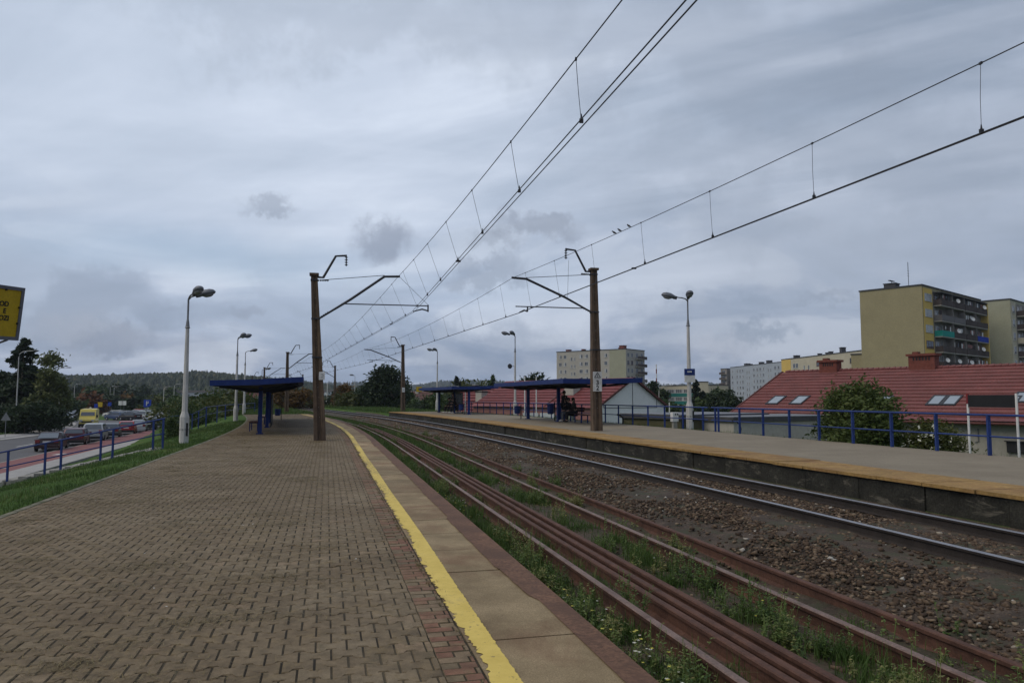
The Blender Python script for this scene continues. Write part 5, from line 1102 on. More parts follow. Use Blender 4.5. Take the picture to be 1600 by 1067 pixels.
def win_proto(w, h, kind, panes=2):
    """a casement: frame, mullions and glazing in one mesh, outward = local -y, origin at centre"""
    key = (round(w, 2), round(h, 2), kind, panes)
    if key in WIN: return WIN[key]
    mb = MB(); f = .07; mats = [M['brownframe' if kind == 'brown' else 'frame'], M['glass'], M['curtain']]
    mb.box(-w/2, w/2, -.05, .10, -h/2, -h/2+f); mb.box(-w/2, w/2, -.05, .10, h/2-f, h/2); mb.box(-w/2, -w/2+f, -.05, .10, -h/2+f, h/2-f); mb.box(w/2-f, w/2, -.05, .10, -h/2+f, h/2-f)
    pw = (w-2*f)/panes
    for k in range(1, panes): mb.box(-w/2+f+pw*k-.03, -w/2+f+pw*k+.03, -.04, .02, -h/2+f, h/2-f)
    mb.box(-w/2-.06, w/2+.06, -.12, -.0, -h/2-.06, -h/2-.002)
    for k in range(panes):
        mb.mi = 2 if (kind == 'bright' or (kind == 'mixed' and k % 2 == 0)) else 1
        x0 = -w/2+f+pw*k; mb.face([(x0, -.012, -h/2+f), (x0+pw, -.012, -h/2+f), (x0+pw, -.012, h/2-f), (x0, -.012, h/2-f)])
    me = bpy.data.meshes.new('window'); me.from_pydata(mb.v, [], mb.f); me.polygons.foreach_set('material_index', mb.m); me.update()
    for m_ in mats: me.materials.append(m_)
    WIN[key] = me; return me
def window(root, face, u, z, w, h, kind='dark', panes=2, D=0):
    me = win_proto(w, h, kind, panes); o = bpy.data.objects.new('window', me); COL.objects.link(o); o.parent = root
    if face == 'front': o.location = (u, -.003, z)
    elif face == 'side': o.location = (-.003, u, z); o.rotation_euler = (0, 0, -math.pi/2)
    elif face == 'far': o.location = (D+.003, u, z); o.rotation_euler = (0, 0, math.pi/2)
    return o
def block(name, label, A, ux, L, D, z0, z1, wallm, cat='apartment block', group=None):
    """local x along the front facade from corner A, local y away from the viewer, z from ground."""
    rz = math.atan2(ux[1], ux[0]); root = thing(name, label, cat, (A[0], A[1], z0), rz, group); H = z1-z0
    mb = MB(); mb.box(0, L, 0, D, -1, H); mb.build('wall', wallm, root)
    mb = MB(); mb.box(-.12, L+.12, -.12, D+.12, H+.003, H+.25); mb.build('roof_edge', M['roofdark'], root); return root, H
def roofbits(root, spots, H, m_=None):
    for x, y, sx, sy, h in spots:
        mb = MB(); mb.box(x-sx/2, x+sx/2, y-sy/2, y+sy/2, H+.2, H+h); mb.box(x-sx/2-.12, x+sx/2+.12, y-sy/2-.12, y+sy/2+.12, H+h, H+h+.15); mb.build('roof_vent', m_ or M['roofdark'], root)
def antenna(root, x, y, z, h, n=4):
    mb = MB(); mb.tube([(x, y, z), (x, y, z+h)], .05, 6)
    for k in range(n): zz = z+h*(.45+.5*k/n); mb.tube([(x-.55+.1*k, y, zz), (x+.55-.1*k, y, zz)], .025, 5)
    mb.build('antenna', M['steel_dark'], root)

# --- olive block with balconies
zt = 21.2; A = at(1440, 446, 129); u = Vector((.75, .66, 0)).normalized()
b1, H1 = block('apartment_block', 'olive apartment block with yellow window bay and cluttered balconies behind the red tiled roof', A, u, 31, 10.8, -3.5, A.z, M['olive'])
mb = MB(); mb.box(.35, 4.6, -.06, -.002, 0, H1-.3); mb.build('bay_panel', M['ochre'], b1)
fl = 2.8; ztop = H1-1.35
for k in range(7):
    z = ztop-fl*k-.55; o = window(b1, 'front', 2.6, z, 3.3, 1.35, 'brown' if k == 3 else 'bright', 4); o.location.y = -.065
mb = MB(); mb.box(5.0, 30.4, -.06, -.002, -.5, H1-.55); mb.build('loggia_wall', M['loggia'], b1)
random.seed(11)
def laundry(root, x0, x1, y, z):
    x = x0
    while x < x1-.5:
        w_ = random.uniform(.3, .8)
        if random.random() < .6: mb = MB(); mb.box(x, x+w_*.7, y-.02, y+.02, z-random.uniform(.5, 1.0), z); mb.build('washing', random.choice([M['white'], M['cloth_grey'], M['whitewall'], M['cloth_dark'], M['pinkwall']]), root)
        x += w_
for k in range(7):
    z = ztop-fl*k-1.75
    for j, (x0, x1) in enumerate(((5.0, 10.9), (11.1, 17.2), (17.6, 23.6), (23.8, 30.2))):
        mats = M['balcony']
        if k == 2 and j == 0: mats = M['teal_screen']
        if k == 2 and j == 3: mats = M['blue_screen']
        if k == 1 and j in (0, 1): mats = M['balc_grey']
        mb = MB(); mb.box(x0, x1, -1.35, -.07, z-.22, z-.04); mb.mi = 1
        mb.box(x0, x1, -1.40, -1.34, z-.03, z+1.0); mb.box(x0, x0+.05, -1.335, -.07, z-.03, z+1.0); mb.box(x1-.05, x1, -1.335, -.07, z-.03, z+1.0)
        bl = mb.build('balcony', [M['greyrender'], mats], b1)
        for xx in (x0+1.3, x0+3.3):
            o = window(b1, 'front', xx, z+1.15, 1.5 if xx < x0+2 else .95, 1.5 if xx < x0+2 else 2.15, random.choice(['dark', 'dark', 'mixed', 'brown']), 2); o.location.y = -.065
        if random.random() < .7: laundry(bl, x0+.3, x1-.3, -1.1, z+1.9)
        if random.random() < .4:
            mb = MB(); mb.lathe((random.uniform(x0+1, x1-1), -1.5, z+1.25), [(.02, 0), (.3, .06), (.42, .16), (.40, .17), (.02, .04)], 14, axis=(-.5, -.8, .3)); mb.build('satellite_dish', M['white'], bl)
    for xa_ in (10.92, 17.3, 23.62): mb = MB(); mb.box(xa_, xa_+.16, -1.3, -.07, z-.2, z+2.5); mb.build('divider', M['loggia'], b1)
mb = MB(); mb.box(4.9, 30.5, -1.4, -.07, H1-.9, H1-.72); mb.build('canopy_slab', M['roofdark'], b1)
mb = MB(); mb.box(30.5, 30.95, -1.3, -.01, 0, H1-.8); mb.build('end_panel', M['ochre'], b1)
roofbits(b1, [(2.5, 6.0, 2.0, 2.0, 1.1), (26, 5, .8, .8, .8), (20, 5, .8, .8, .7)], H1); antenna(b1, 1.0, 2.5, H1, 4.6, 5)
mb = MB(); mb.box(1.4, 3.6, 5.8, 6.2, H1+1.7, H1+1.8); mb.tube([(2.5, 6, H1+1.2), (2.5, 6, H1+1.8)], .05, 6); mb.build('roof_aerial', M['steel_dark'], b1)
b1b, Hb = block('apartment_wing', 'lower olive wing showing left of the big olive apartment block', at(1346, 548, 139), u, 20, 9, -3.5, at(1346, 547, 139).z, M['olive'], 'apartment wing'); b1b.location = (at(1329, 547, 155).x+6.0, 155-6.75, -3.5); ROOT[b1b.name] = Matrix.Translation(b1b.location) @ Matrix.Rotation(b1b.rotation_euler.z, 4, 'Z')
for z in (1.9,): 
    pass
# --- second olive block at the right edge
A2 = at(1578, 468, 150); b2, H2 = block('apartment_block', 'pale olive apartment block cut off by the right edge of the view', A2, u, 31, 11.5, -3.5, A2.z, M['paleolive'])
mb = MB(); mb.box(.2, 3.4, -.06, -.002, 0, H2-.3); mb.build('bay_panel', M['cream'], b2)
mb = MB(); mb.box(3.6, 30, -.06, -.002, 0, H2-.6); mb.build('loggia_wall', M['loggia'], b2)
for k in range(7):
    z = H2-1.9-fl*k; o = window(b2, 'front', 1.7, z, 1.5, 1.5, 'dark'); o.location.y = -.065
    for x0, x1 in ((3.7, 9.5), (9.7, 15.5), (16, 22)):
        zz = z-1.2; mb = MB(); mb.box(x0, x1, -1.35, -.07, zz-.22, zz-.04); mb.mi = 1; mb.box(x0, x1, -1.40, -1.34, zz-.03, zz+1.0); mb.box(x0, x0+.05, -1.335, -.07, zz-.03, zz+1.0); mb.build('balcony', [M['greyrender'], random.choice([M['balcony'], M['balcony'], M['cream']])], b2)
        o = window(b2, 'front', x0+1.4, zz+1.2, 1.5, 1.5, 'dark'); o.location.y = -.065; o = window(b2, 'front', x0+3.4, zz+1.1, .95, 2.1, 'mixed'); o.location.y = -.065
roofbits(b2, [(-0.0+1.0, 8, .7, .7, .9)], H2)
# --- grey beige block in the middle
A3 = at(978, 545.5, 270); u3 = Vector((8.8, 11, 0)).normalized(); b3, H3 = block('apartment_block', 'grey beige apartment block rising behind the nearer asphalt-platform shelter', A3, u3, 14, 31, ZG-1, A3.z, M['greyrender'])
mb = MB(); mb.box(-.06, -.002, .0, 7.0, 0, H3-.2); mb.build('bay_panel', M['paleolive'], b3)
for k in range(6):
    z = H3-2.0-2.85*k
    for y, w_ in ((8.6, 1.3), (13.0, .8), (14.6, .8), (17.2, 1.5), (19.6, 1.5), (22.6, .8), (24.0, .8), (27.0, 1.3), (29.2, 1.3)): window(b3, 'side', y, z-(.9 if w_ == .8 else 0), w_, 1.4, 'mixed' if (k+int(y)) % 3 else 'dark')
    for x in (1.6, 4.4): window(b3, 'front', x, z, 1.4, 1.5, 'brown' if k % 2 else 'dark')
    mb = MB(); mb.box(6.6, 13.6, -1.3, -.01, z-1.5, z-1.3); mb.mi = 1; mb.box(6.6, 13.6, -1.35, -1.29, z-1.29, z-.3); mb.build('balcony', [M['greyrender'], M['balcony'] if k != 3 else M['balc_grey']], b3)
    for x in (8, 11.8): window(b3, 'front', x, z+.1, 1.6, 1.6, 'dark')
roofbits(b3, [(3, 3, 2, 2, 1.5), (7, 6, 1.6, 1.6, 1.1), (4, 17, 1.2, 1.2, 1.0), (4, 21, 1.6, 1, .9), (4, 28, 1.6, 1.6, 1.0)], H3, M['brick'])
# --- pale blue block
A4 = at(1141, 574.5, 380); E4 = at(1222, 566, 318); u4 = Vector((E4.x-A4.x, E4.y-A4.y, 0)); L4 = u4.length; u4.normalize()
b4, H4 = block('apartment_block', 'long pale blue apartment block with many small windows beyond the trees', A4, u4, L4, 11, ZG-1, A4.z, M['bluegrey'])
for k in range(6):
    z = H4-2.2-2.75*k
    for x in (3, 9.5, 13.5, 17, 22.5, 25.2, 31, 35, 38.5, 42, 47.5, 50.2, 55, 58.5): window(b4, 'front', x, z-(.9 if x in (22.5, 25.2, 47.5, 50.2) else 0), 1.8 if x not in (22.5, 25.2, 47.5, 50.2) else 1.0, 1.5, 'dark' if (k*7+int(x)) % 3 else 'mixed')
roofbits(b4, [(10, 5, 3, 2, 1.6), (14, 5, 1.4, 2, 1.2), (28, 5, 2, 2, 1.5), (37, 5, 2.4, 2, 1.8), (55, 5, 2, 2, 1.2), (58, 5, 2, 2, 1.5)], H4)
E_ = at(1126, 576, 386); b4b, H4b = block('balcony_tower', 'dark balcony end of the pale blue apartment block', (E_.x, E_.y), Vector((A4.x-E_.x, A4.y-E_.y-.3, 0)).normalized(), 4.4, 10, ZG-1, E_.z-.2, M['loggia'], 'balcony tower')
for k in range(6):
    z = H4b-1.6-2.75*k; mb = MB(); mb.box(.1, 4.3, -1.2, -.01, z-1.3, z-1.15); mb.mi = 1; mb.box(.1, 4.3, -1.25, -1.19, z-1.14, z-.2); mb.build('balcony', [M['greyrender'], M['balcony']], b4b); window(b4b, 'front', 2.2, z+.1, 2.4, 1.4, 'dark')
# --- cream and yellow block
A5 = at(1221, 562.5, 252); E5 = at(1352, 552, 200); u5 = Vector((E5.x-A5.x, E5.y-A5.y, 0)); L5 = u5.length; u5.normalize()
b5, H5 = block('apartment_block', 'cream apartment block with bright yellow end section behind the red tiled roof', A5, u5, L5, 11, ZG-1, A5.z, M['cream'])
mb = MB(); mb.box(.02, 7.0, -.07, -.002, 0, H5-.1); mb.build('end_panel', M['ochre'], b5)
for k in range(6):
    z = H5-2.4-2.8*k
    for x in (9.5, 11.5, 16.5, 19.5, 25.5, 28.5, 32, 36, 45, 48): window(b5, 'front', x, z-(.9 if x in (16.5, 19.5) else 0), 1.7 if x not in (16.5, 19.5) else 1.0, 1.5, 'brown' if x in (25.5, 45, 48) else ('dark' if (k+int(x)) % 2 else 'mixed'))
roofbits(b5, [(3, 4, 1.6, 1.6, 1.3), (19, 4, 1, 1, 1), (24, 4, 1, 1, 1), (26, 4, 1, 1, 1.2), (33, 4, 1.3, 1.3, 2.0), (46, 4, 1, 1, .9), (49, 4, 1, 1, 1.2)], H5)
# --- teal school
A6 = at(1030, 603.5, 290); E6 = at(1096, 597.5, 266); u6 = Vector((E6.x-A6.x, E6.y-A6.y, 0)); L6 = u6.length; u6.normalize()
b6, H6 = block('school_building', 'low school with teal panels and long window rows behind the station lamp', A6, u6, L6, 12, ZG-1.5, A6.z, M['cream'], 'school')
for k in range(2):
    z = H6-2.0-2.9*k; mb = MB(); mb.box(.8, L6-.4, -.06, -.002, z-2.1, z-.75); mb.build('teal_panel', M['teal'], b6)
    x = 1.4
    while x < L6-1: o = window(b6, 'front', x, z, 1.15, 1.4, 'dark' if int(x*3) % 3 else 'bright', 2); x += 1.25
A6b = at(1090, 597, 240); b6b, H6b = block('stair_tower', 'plain pale end wall of the school right of the station lamp', A6b, Vector((1, -.1, 0)).normalized(), 3.4, 9, ZG-1.5, A6b.z, M['cream'], 'stair tower')
# --- flat roofed pale annexe between trees
Aa = at(1102, 617, 150); ba, Ha = block('flat_annexe', 'small pale flat-roofed annexe between the conifer and the rounded tree', Aa, Vector((1, -.2, 0)).normalized(), 4.5, 8, ZG-.5, Aa.z, M['greyrender'], 'annexe'); window(ba, 'front', 2.6, 1.8, 2.6, 1.0, 'dark', 3)
# mast far away, red and white
pm = at(1026.5, 640, 420); root = thing('radio_mast', 'thin far red and white mast left of the school', 'radio mast', (pm.x, pm.y, ZG), 0)
for k in range(8):
    z = 2+k*2.6; mb = MB(); mb.tube([(0, 0, z), (0, 0, z+2.6)], .35, 6); mb.build('mast_section', M['white'] if k % 2 else M['tail'], root)

# ------------------------------------------------------------------ tiled roof house behind the railing
def tiled(name, P0, U, W_, Lu, Lw, rows, matl, root, pitch=.24, amp=.022, step=.055):
    """profiled tile sheet: P0 lower corner, U along the eave, W_ up the slope (unit vectors)."""
    nrm = U.cross(W_).normalized(); nu = int(Lu/(pitch/4)); V = []; F = []
    uu = np.arange(nu+1)*(Lu/nu); wv = amp*np.abs(np.sin(uu/pitch*math.pi))**.8
    rw = Lw/rows; U_, Wn, Nn, P_0 = (np.array(x) for x in (U, W_, nrm, P0)); cols = nu+1; k = 0
    for r in range(rows):
        for f, o in ((-.09, step), (.90, .012), (1.0, .0)):
            base = P_0+Wn*(rw*(r+f)); V.append(base[None]+uu[:, None]*U_[None]+(wv+o)[:, None]*Nn[None])
    V = np.concatenate(V); nr = rows*3; a = np.arange(nr-1)[:, None]*cols+np.arange(nu)[None]; a = a.ravel(); F = np.stack([a, a+1, a+cols+1, a+cols], -1)
    return np_mesh(name, V, F, matl, root, world=True)
def tilemat(name, c, c2): return mat(name, c, .55, var=.22, scale=.9, col2=c2, c2=(.5, .75), fine=.25, spec=.35)
M['tile'] = tilemat('dull red metal tile', (.155, .046, .042), (.12, .042, .04)); M['tile2'] = tilemat('red roof sheet', (.165, .040, .040), (.12, .036, .037)); M['faded'] = tilemat('faded red roof', (.115, .055, .05), (.10, .05, .048)); M['verge'] = mat('roof verge', (.10, .035, .03), .7)
E1, E2 = at(1143, 648, 56), at(1600, 658.5, 41); U = Vector((E2.x-E1.x, E2.y-E1.y, 0)).normalized(); Vp = Vector((-U.y, U.x, 0)); zE = (E1.z+E2.z)/2
Rl = at(1230, 582, 60.5); run = (Rl-E1).dot(Vp); zR = Rl.z; P0 = Vector((E1.x, E1.y, zE)); LU = (E2-E1).length+16
hs = thing('red_roofed_house', 'long low house with red tiled roof and skylights behind the blue railing', 'house', (P0.x, P0.y, -2.6), 0)
Wd = (Vp*run+Vector((0, 0, zR-zE))).normalized(); LW = math.hypot(run, zR-zE)
rfo = tiled('roof', P0-U*.3-Wd*.15, U, Wd, LU+.3, LW+.15, 15, M['tile'], hs)
mb = MB(); q = P0+Vp*run+Vector((0, 0, zR-zE)); mb.face([q, q+U*LU, q+U*LU+Vp*run-Vector((0, 0, zR-zE)), q+Vp*run-Vector((0, 0, zR-zE))][::-1]); mb.build('rear_roof', M['tile'], hs, world=True)
mb = MB(); x = 0
while x < LU: 
    a = q+U*x; mb.tube([a+Vector((0, 0, .05)), a+U*.40+Vector((0, 0, .075))], [.10, .13], 8); x += .40
mb.build('ridge_tiles', M['tile'], rfo, world=True)
mb = MB(); a = P0-U*.33-Wd*.15; mb.beam(a+Vector((0, 0, -.03)), q-U*.33+Vector((0, 0, .0)), .10, .22); mb.beam(q-U*.33, q-U*.33+Vp*run-Vector((0, 0, zR-zE)), .10, .22); mb.build('verge_board', M['verge'], rfo, world=True)
mb = MB(); mb.tube([P0-U*.3-Wd*.2+Vector((0, 0, -.08)), P0+U*LU-Wd*.2+Vector((0, 0, -.08))], .075, 8); mb.build('gutter', M['verge'], rfo, world=True)
mb = MB(); g = Vp*.45; i = U*.0
c4 = [P0+g, P0+U*LU+g, P0+U*LU+Vp*(2*run-.4), P0+Vp*(2*run-.4)]
mb.hexa([Vector((p.x, p.y, -2.9)) for p in c4]+[Vector((p.x, p.y, zE-.02)) for p in c4]); mb.face([Vector((c4[0].x, c4[0].y, zE)), Vector((q.x, q.y, zR-.1)), Vector((c4[3].x, c4[3].y, zE))][::-1]); mb.build('wall', M['greywall'], hs, world=True)
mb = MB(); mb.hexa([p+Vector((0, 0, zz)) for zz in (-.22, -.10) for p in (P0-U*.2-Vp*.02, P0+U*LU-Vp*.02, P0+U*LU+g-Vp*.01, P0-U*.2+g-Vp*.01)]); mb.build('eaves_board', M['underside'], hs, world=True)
def onslope(px, py):                        # where the line of sight meets the front roof slope
    n_ = U.cross(Wd); d = ray(px, py); o = Vector((0, 0, CAM_H)); t = (P0-o).dot(n_)/d.dot(n_); return o+d*t
def skylight(px, py, w_=.80, h=1.25, label=None):
    c = onslope(px, py); n_ = U.cross(Wd).normalized(); mb = MB(); e = .10
    fr = lambda a, b, z: c+U*a+Wd*b+n_*z
    for (a0, a1, b0, b1) in ((-w_/2-e, w_/2+e, -h/2-e*1.5, -h/2), (-w_/2-e, w_/2+e, h/2, h/2+e), (-w_/2-e, -w_/2, -h/2, h/2), (w_/2, w_/2+e, -h/2, h/2)):
        mb.hexa([fr(a0, b0, -.02), fr(a1, b0, -.02), fr(a1, b1, -.02), fr(a0, b1, -.02), fr(a0, b0, .11), fr(a1, b0, .11), fr(a1, b1, .11), fr(a0, b1, .11)])
    o = mb.build('skylight', M['steel_dark'], hs, world=True); mb = MB(); mb.face([fr(-w_/2, -h/2, .085), fr(w_/2, -h/2, .085), fr(w_/2, h/2, .085), fr(-w_/2, h/2, .085)]); mb.build('pane', M['skyglass'], o, world=True)
for px, py in ((1213, 626), (1250, 626), (1379, 627), (1466, 626.5), (1486, 626.5), (1535, 628), (1577, 628), (1600, 622)): skylight(px, py)
def chimney(px0, px1, py, h, n, w_=.75):
    def rp(px):
        d = ray(px, py); o = Vector((0, 0, CAM_H)); nn = Vp; t = (q-o).dot(nn)/d.dot(nn); return (o+d*t-q).dot(U)
    x0, x1 = rp(px0), rp(px1); mb = MB(); b = lambda x, y, z: q+U*x+Vp*y+Vector((0, 0, z))
    def bx(xa, xb, ya, yb, za, zb): mb.hexa([b(xa, ya, za), b(xb, ya, za), b(xb, yb, za), b(xa, yb, za), b(xa, ya, zb), b(xb, ya, zb), b(xb, yb, zb), b(xa, yb, zb)])
    bx(x0, x1, -w_/2, w_/2, -.5, h-.10); bx(x0-.12, x1+.12, -w_/2-.12, w_/2+.12, h-.10, h+.06); bx(x0+.2, x0+.6, -.2, .2, h+.06, h+.22); c = mb.build('chimney', M['brick'], hs, world=True)
    mb = MB(); st = (x1-x0-.5)/n
    for k in range(n): bx(x0+.3+st*k, x0+.3+st*k+st*.55, -w_/2-.006, -w_/2+.05, h-.42, h-.18)
    mb.build('flue_opening', M['black'], c, world=True)
chimney(1284, 1311, 575, .80, 5); chimney(1423, 1464, 566, .98, 6)
w0 = (onslope(1560, 657)-P0).dot(U); b = lambda x, z, y=.435: P0+U*x+Vp*y+Vector((0, 0, z-zE))
xw = w0+.25; mb = MB(); mb.hexa([b(xw+a, z, y) for z in (-1.45, -.85) for a, y in ((0, .30), (.95, .30), (.95, .448), (0, .448))]); mb.hexa([b(xw+a, z, y) for z in (-.846, -.80) for a, y in ((-.08, .2), (1.0, .2), (1.0, .448), (-.08, .448))]); mb.build('cellar_window', M['black'], hs, world=True)
mb = MB(); xr = w0-1.2; mb.tube([b(xr, -.15, .40), b(xr, -.9, .40), b(xr-.2, -.95, .38)], .03, 6); mb.build('cable', M['steel_grey'], hs, world=True)
mb = MB(); mb.beam(b(-.0+.03, -2.5, .43), b(.03, -.15, .43), .06, .04); mb.build('downpipe', M['steel_grey'], hs, world=True)

# ------------------------------------------------------------------ dark board on two white posts behind the railing
pa, pb = at(1513.5, 660, 18.6), at(1590, 662, 17.2); zt_ = at(1513.5, 617, 18.6).z; zb_ = zt_-.30
root = thing('notice_board', 'dark board on two slim white posts behind the railing seen from its back', 'board', (pa.x, pa.y, -.4), 0)
mb = MB(); dv = (pb-pa); dv.z = 0; dn = Vector((-dv.y, dv.x, 0)).normalized()*.02; ex = dv.normalized()*.03
mb.hexa([Vector((p.x, p.y, z)) for z in (zb_, zt_) for p in (pa+ex-dn, pb-ex-dn, pb-ex+dn, pa+ex+dn)]); mb.build('panel', M['black'], root, world=True)
for p, m_ in ((pa, M['white']), (pb, M['white'])):
    mb = MB(); mb.tube([Vector((p.x, p.y, -.5)), Vector((p.x, p.y, zt_+.03))], .028, 8); o = mb.build('post', m_, root, world=True)
mb = MB(); mb.tube([Vector((pa.x, pa.y, zt_-.22)), Vector((pa.x, pa.y, zt_+.035))], .034, 8); mb.build('red_sleeve', M['tail'], root, world=True)

# ------------------------------------------------------------------ white gable building and its neighbour
def gablehouse(label, apex, gdir, half, rdir, length, zeave, zapex, zg, wallm, sidem, chim=None, roofm=None, frame=True, name='gabled_house'):
    """apex: plan point of the visible gable's ridge; gdir unit along gable; rdir unit along ridge (away)."""
    root = thing(name, label, 'house', (apex.x, apex.y, zg), 0); ap = Vector((apex.x, apex.y, 0)); V3 = lambda a, r, z: ap+gdir*a+rdir*r+Vector((0, 0, z))
    mb = MB(); h = half-.35
    mb.face([V3(-h, 0, zg), V3(h, 0, zg), V3(h, 0, zeave+.1), V3(0, 0, zapex-.12), V3(-h, 0, zeave+.1)]); mb.build('gable_wall', wallm, root, world=True)
    mb = MB(); mb.face([V3(-h, 0, zg), V3(-h, 0, zeave+.1), V3(-h, length, zeave+.1), V3(-h, length, zg)]); mb.face([V3(h, 0, zg), V3(h, length, zg), V3(h, length, zeave+.1), V3(h, 0, zeave+.1)]); mb.face([V3(h, length, zg), V3(-h, length, zg), V3(-h, length, zeave), V3(0, length, zapex-.12), V3(h, length, zeave)]); mb.build('wall', sidem, root, world=True)
    sl = Vector((gdir.x*half, gdir.y*half, zapex-zeave)); LWl = sl.length
    for sg in (-1, 1):
        p0 = V3(sg*half, -.3 if sg < 0 else length, zeave); W_ = (V3(0, 0, zapex)-V3(sg*half, 0, zeave)).normalized()
        if sg < 0: p0 = V3(-half, length, zeave); Uu = -rdir
        else: p0 = V3(half, -.3, zeave); Uu = rdir
        tiled('roof', p0, Uu, W_, length+.3, LWl, 10, roofm or M['tile2'], root, .30, .018, .022)
    mb = MB(); mb.beam(V3(-half, -.3, zeave-.06), V3(0, -.3, zapex-.03), .06, .22); mb.beam(V3(0, -.3, zapex-.03), V3(half, -.3, zeave-.06), .06, .22); mb.build('verge_board', M['verge'], root, world=True)
    if frame:
        mb = MB(); y = -.015
        for (a, b_) in (((-h*.82, zeave), (h*.72, zeave)), ((0, zeave), (0, zapex-.3)), ((h*.72, zeave), (h*.72, zeave+(zapex-zeave)*.25)), ((-h*.82, zeave), (-h*.82, zeave+.5))): mb.beam(V3(a[0], y, a[1]), V3(b_[0], y, b_[1]), .05, .06)
        mb.build('wall_trim', M['steel_dark'], root, world=True)
    for (r, s_, sz, hh) in chim or []:
        cz = zeave+(zapex-zeave)*(1-s_); c = V3(-half*s_, r, cz-.6); mb = MB(); mb.cbox(c+Vector((0, 0, hh/2+.3)), sz, sz*.7, hh+1.0, math.atan2(rdir.y, rdir.x)); ch = mb.build('chimney', M['greyrender'], root, world=True); mb = MB(); mb.cbox(c+Vector((0, 0, hh+.66)), sz+.15, sz*.7+.15, .14, math.atan2(rdir.y, rdir.x)); mb.build('chimney_pot', M['black'], ch, world=True)
    return root, V3
D8 = 80.; ap = at(988, 590, D8); gd = Vector((.93, .30, 0)).normalized(); rd = Vector((-gd.y, gd.x, 0)).normalized(); rd = Vector((-.80, .60, 0))
gd = Vector((.80, .60, 0)); rd = Vector((-.60, .80, 0)); hf = 5.6
g1, V3 = gablehouse('white gabled building with red roof and pale chimney behind the nearer asphalt-platform shelter', ap, gd, hf, rd, 23, .55, ap.z, ZG, M['whitewall'], M['pinkwall'], [(6.6, .50, 1.5, .9)])
mb = MB(); 
for r in (3.5, 6.2, 9.0, 11.5, 14): mb.hexa([V3(-hf+.30+a, r+b_, z) for z in (-1.6, -.3) for a, b_ in ((0, 0), (0, 1.0), (.06, 1.0), (.06, 0))])
o = mb.build('dark_window', M['glass'], g1, world=True)
sl = V3(-hf, 0, .55); mb = MB(); n_ = None
def onroof(a, r, dz=.06): return V3(-hf*(1-a), r, .55+(ap.z-.55)*a+dz)
mb.face([onroof(.66, 9.0, .10), onroof(.66, 12.6, .10), onroof(.93, 12.6, .10), onroof(.93, 9.0, .10)][::-1]); mb.build('light_panel', M['white'], g1, world=True)
mb = MB(); mb.hexa([onroof(a, r, dz) for dz in (.02, .14) for a, r in ((.02, 8.2), (1, 8.2), (1, 8.5), (.02, 8.5))]); mb.build('fire_wall', M['verge'], g1, world=True)
mb = MB(); 
for k in range(26): mb.tube([onroof(.06, .5+.42*k, .02), onroof(.06, .5+.42*k, .16)], .02, 4)
mb.tube([onroof(.06, .4, .16), onroof(.06, 11, .16)], .02, 5); mb.build('snow_guard', M['verge'], g1, world=True)
# neighbour with ivy gable
ap2 = at(800, 607, 104); g2, V3b = gablehouse('red roofed house with ivy covered gable and pale chimney between the two asphalt-platform shelters', ap2, gd, 5.0, rd, 12, -1.0, ap2.z+.25, ZG, M['greywall'], M['pinkwall'], [(4.5, .42, 1.5, 1.0), (8.8, .05, .9, .4)], frame=False)
n = 2600; a = rng.uniform(-4.4, 4.4, n); z = ZG+(rng.random(n))*(ap2.z-ZG)*np.clip(1.08-np.abs(a)/7.6, .1, 1); P = np.array([V3b(a[i], -.05-.12*rng.random(), z[i]) for i in range(n)]); qd = leafquads(P, .20)
np_mesh('ivy', qd.reshape(-1, 3), np.arange(4)[None]+4*np.arange(n)[:, None], LM['dark'], g2, tint=np.clip(rng.normal(.35, .2, n), 0, 1), world=True)
# far pale red roofs
for px, Y, lb in ((652, 150, 'far low house with faded red roof below the small yellow sign'), (676, 138, 'far house with faded red roof left of the farther shelter')):
    p = at(px, 614, Y); gablehouse(lb, p, Vector((.35, .94, 0)).normalized(), 4.0, Vector((-.94, .35, 0)), 7.5, -.3, p.z+.3, ZG, M['whitewall'], M['whitewall'], [(3, .1, .6, .5)], roofm=M['faded'], frame=False)
# flat dark roofed garage behind the railing
p0, p1_ = at(972, 650, 47), at(1064, 647, 43); ux = Vector((p1_.x-p0.x, p1_.y-p0.y, 0)); Lg = ux.length; ux.normalize(); zg_ = at(972, 649, 47).z
bg_, Hg = block('flat_garage', 'low flat-roofed garage with grey felt roof and mossy wall behind the railing', p0, ux, Lg, 8, -2.6, zg_-.15, M['mosswall'] if 'mosswall' in M else M.setdefault('mosswall', plaster('mossy concrete wall', (.085, .080, .045), var=.3)), 'garage')
mb = MB(); mb.box(-.1, Lg+.1, -.1, 8, Hg+.26, Hg+.30); mb.build('roof_felt', M.setdefault('felt', mat('grey roofing felt', (.17, .18, .20), .9, var=.15, scale=1)), bg_)
p0, p1_ = at(1062, 652, 46), at(1146, 650, 42); ux = Vector((p1_.x-p0.x, p1_.y-p0.y, 0)); Lg = ux.length; ux.normalize(); zz = at(1062, 651, 46).z
bq, Hq = block('concrete_shed', 'pale concrete shed with flat roof between the garage and the red-roofed house', p0, ux, Lg, 9, -2.6, zz-.2, M['greyrender'], 'shed')
mb = MB(); mb.box(-.1, Lg+.1, -.1, 9, Hg*0+Hq+.26, Hq+.30); mb.build('roof_felt', M['felt'], bq)
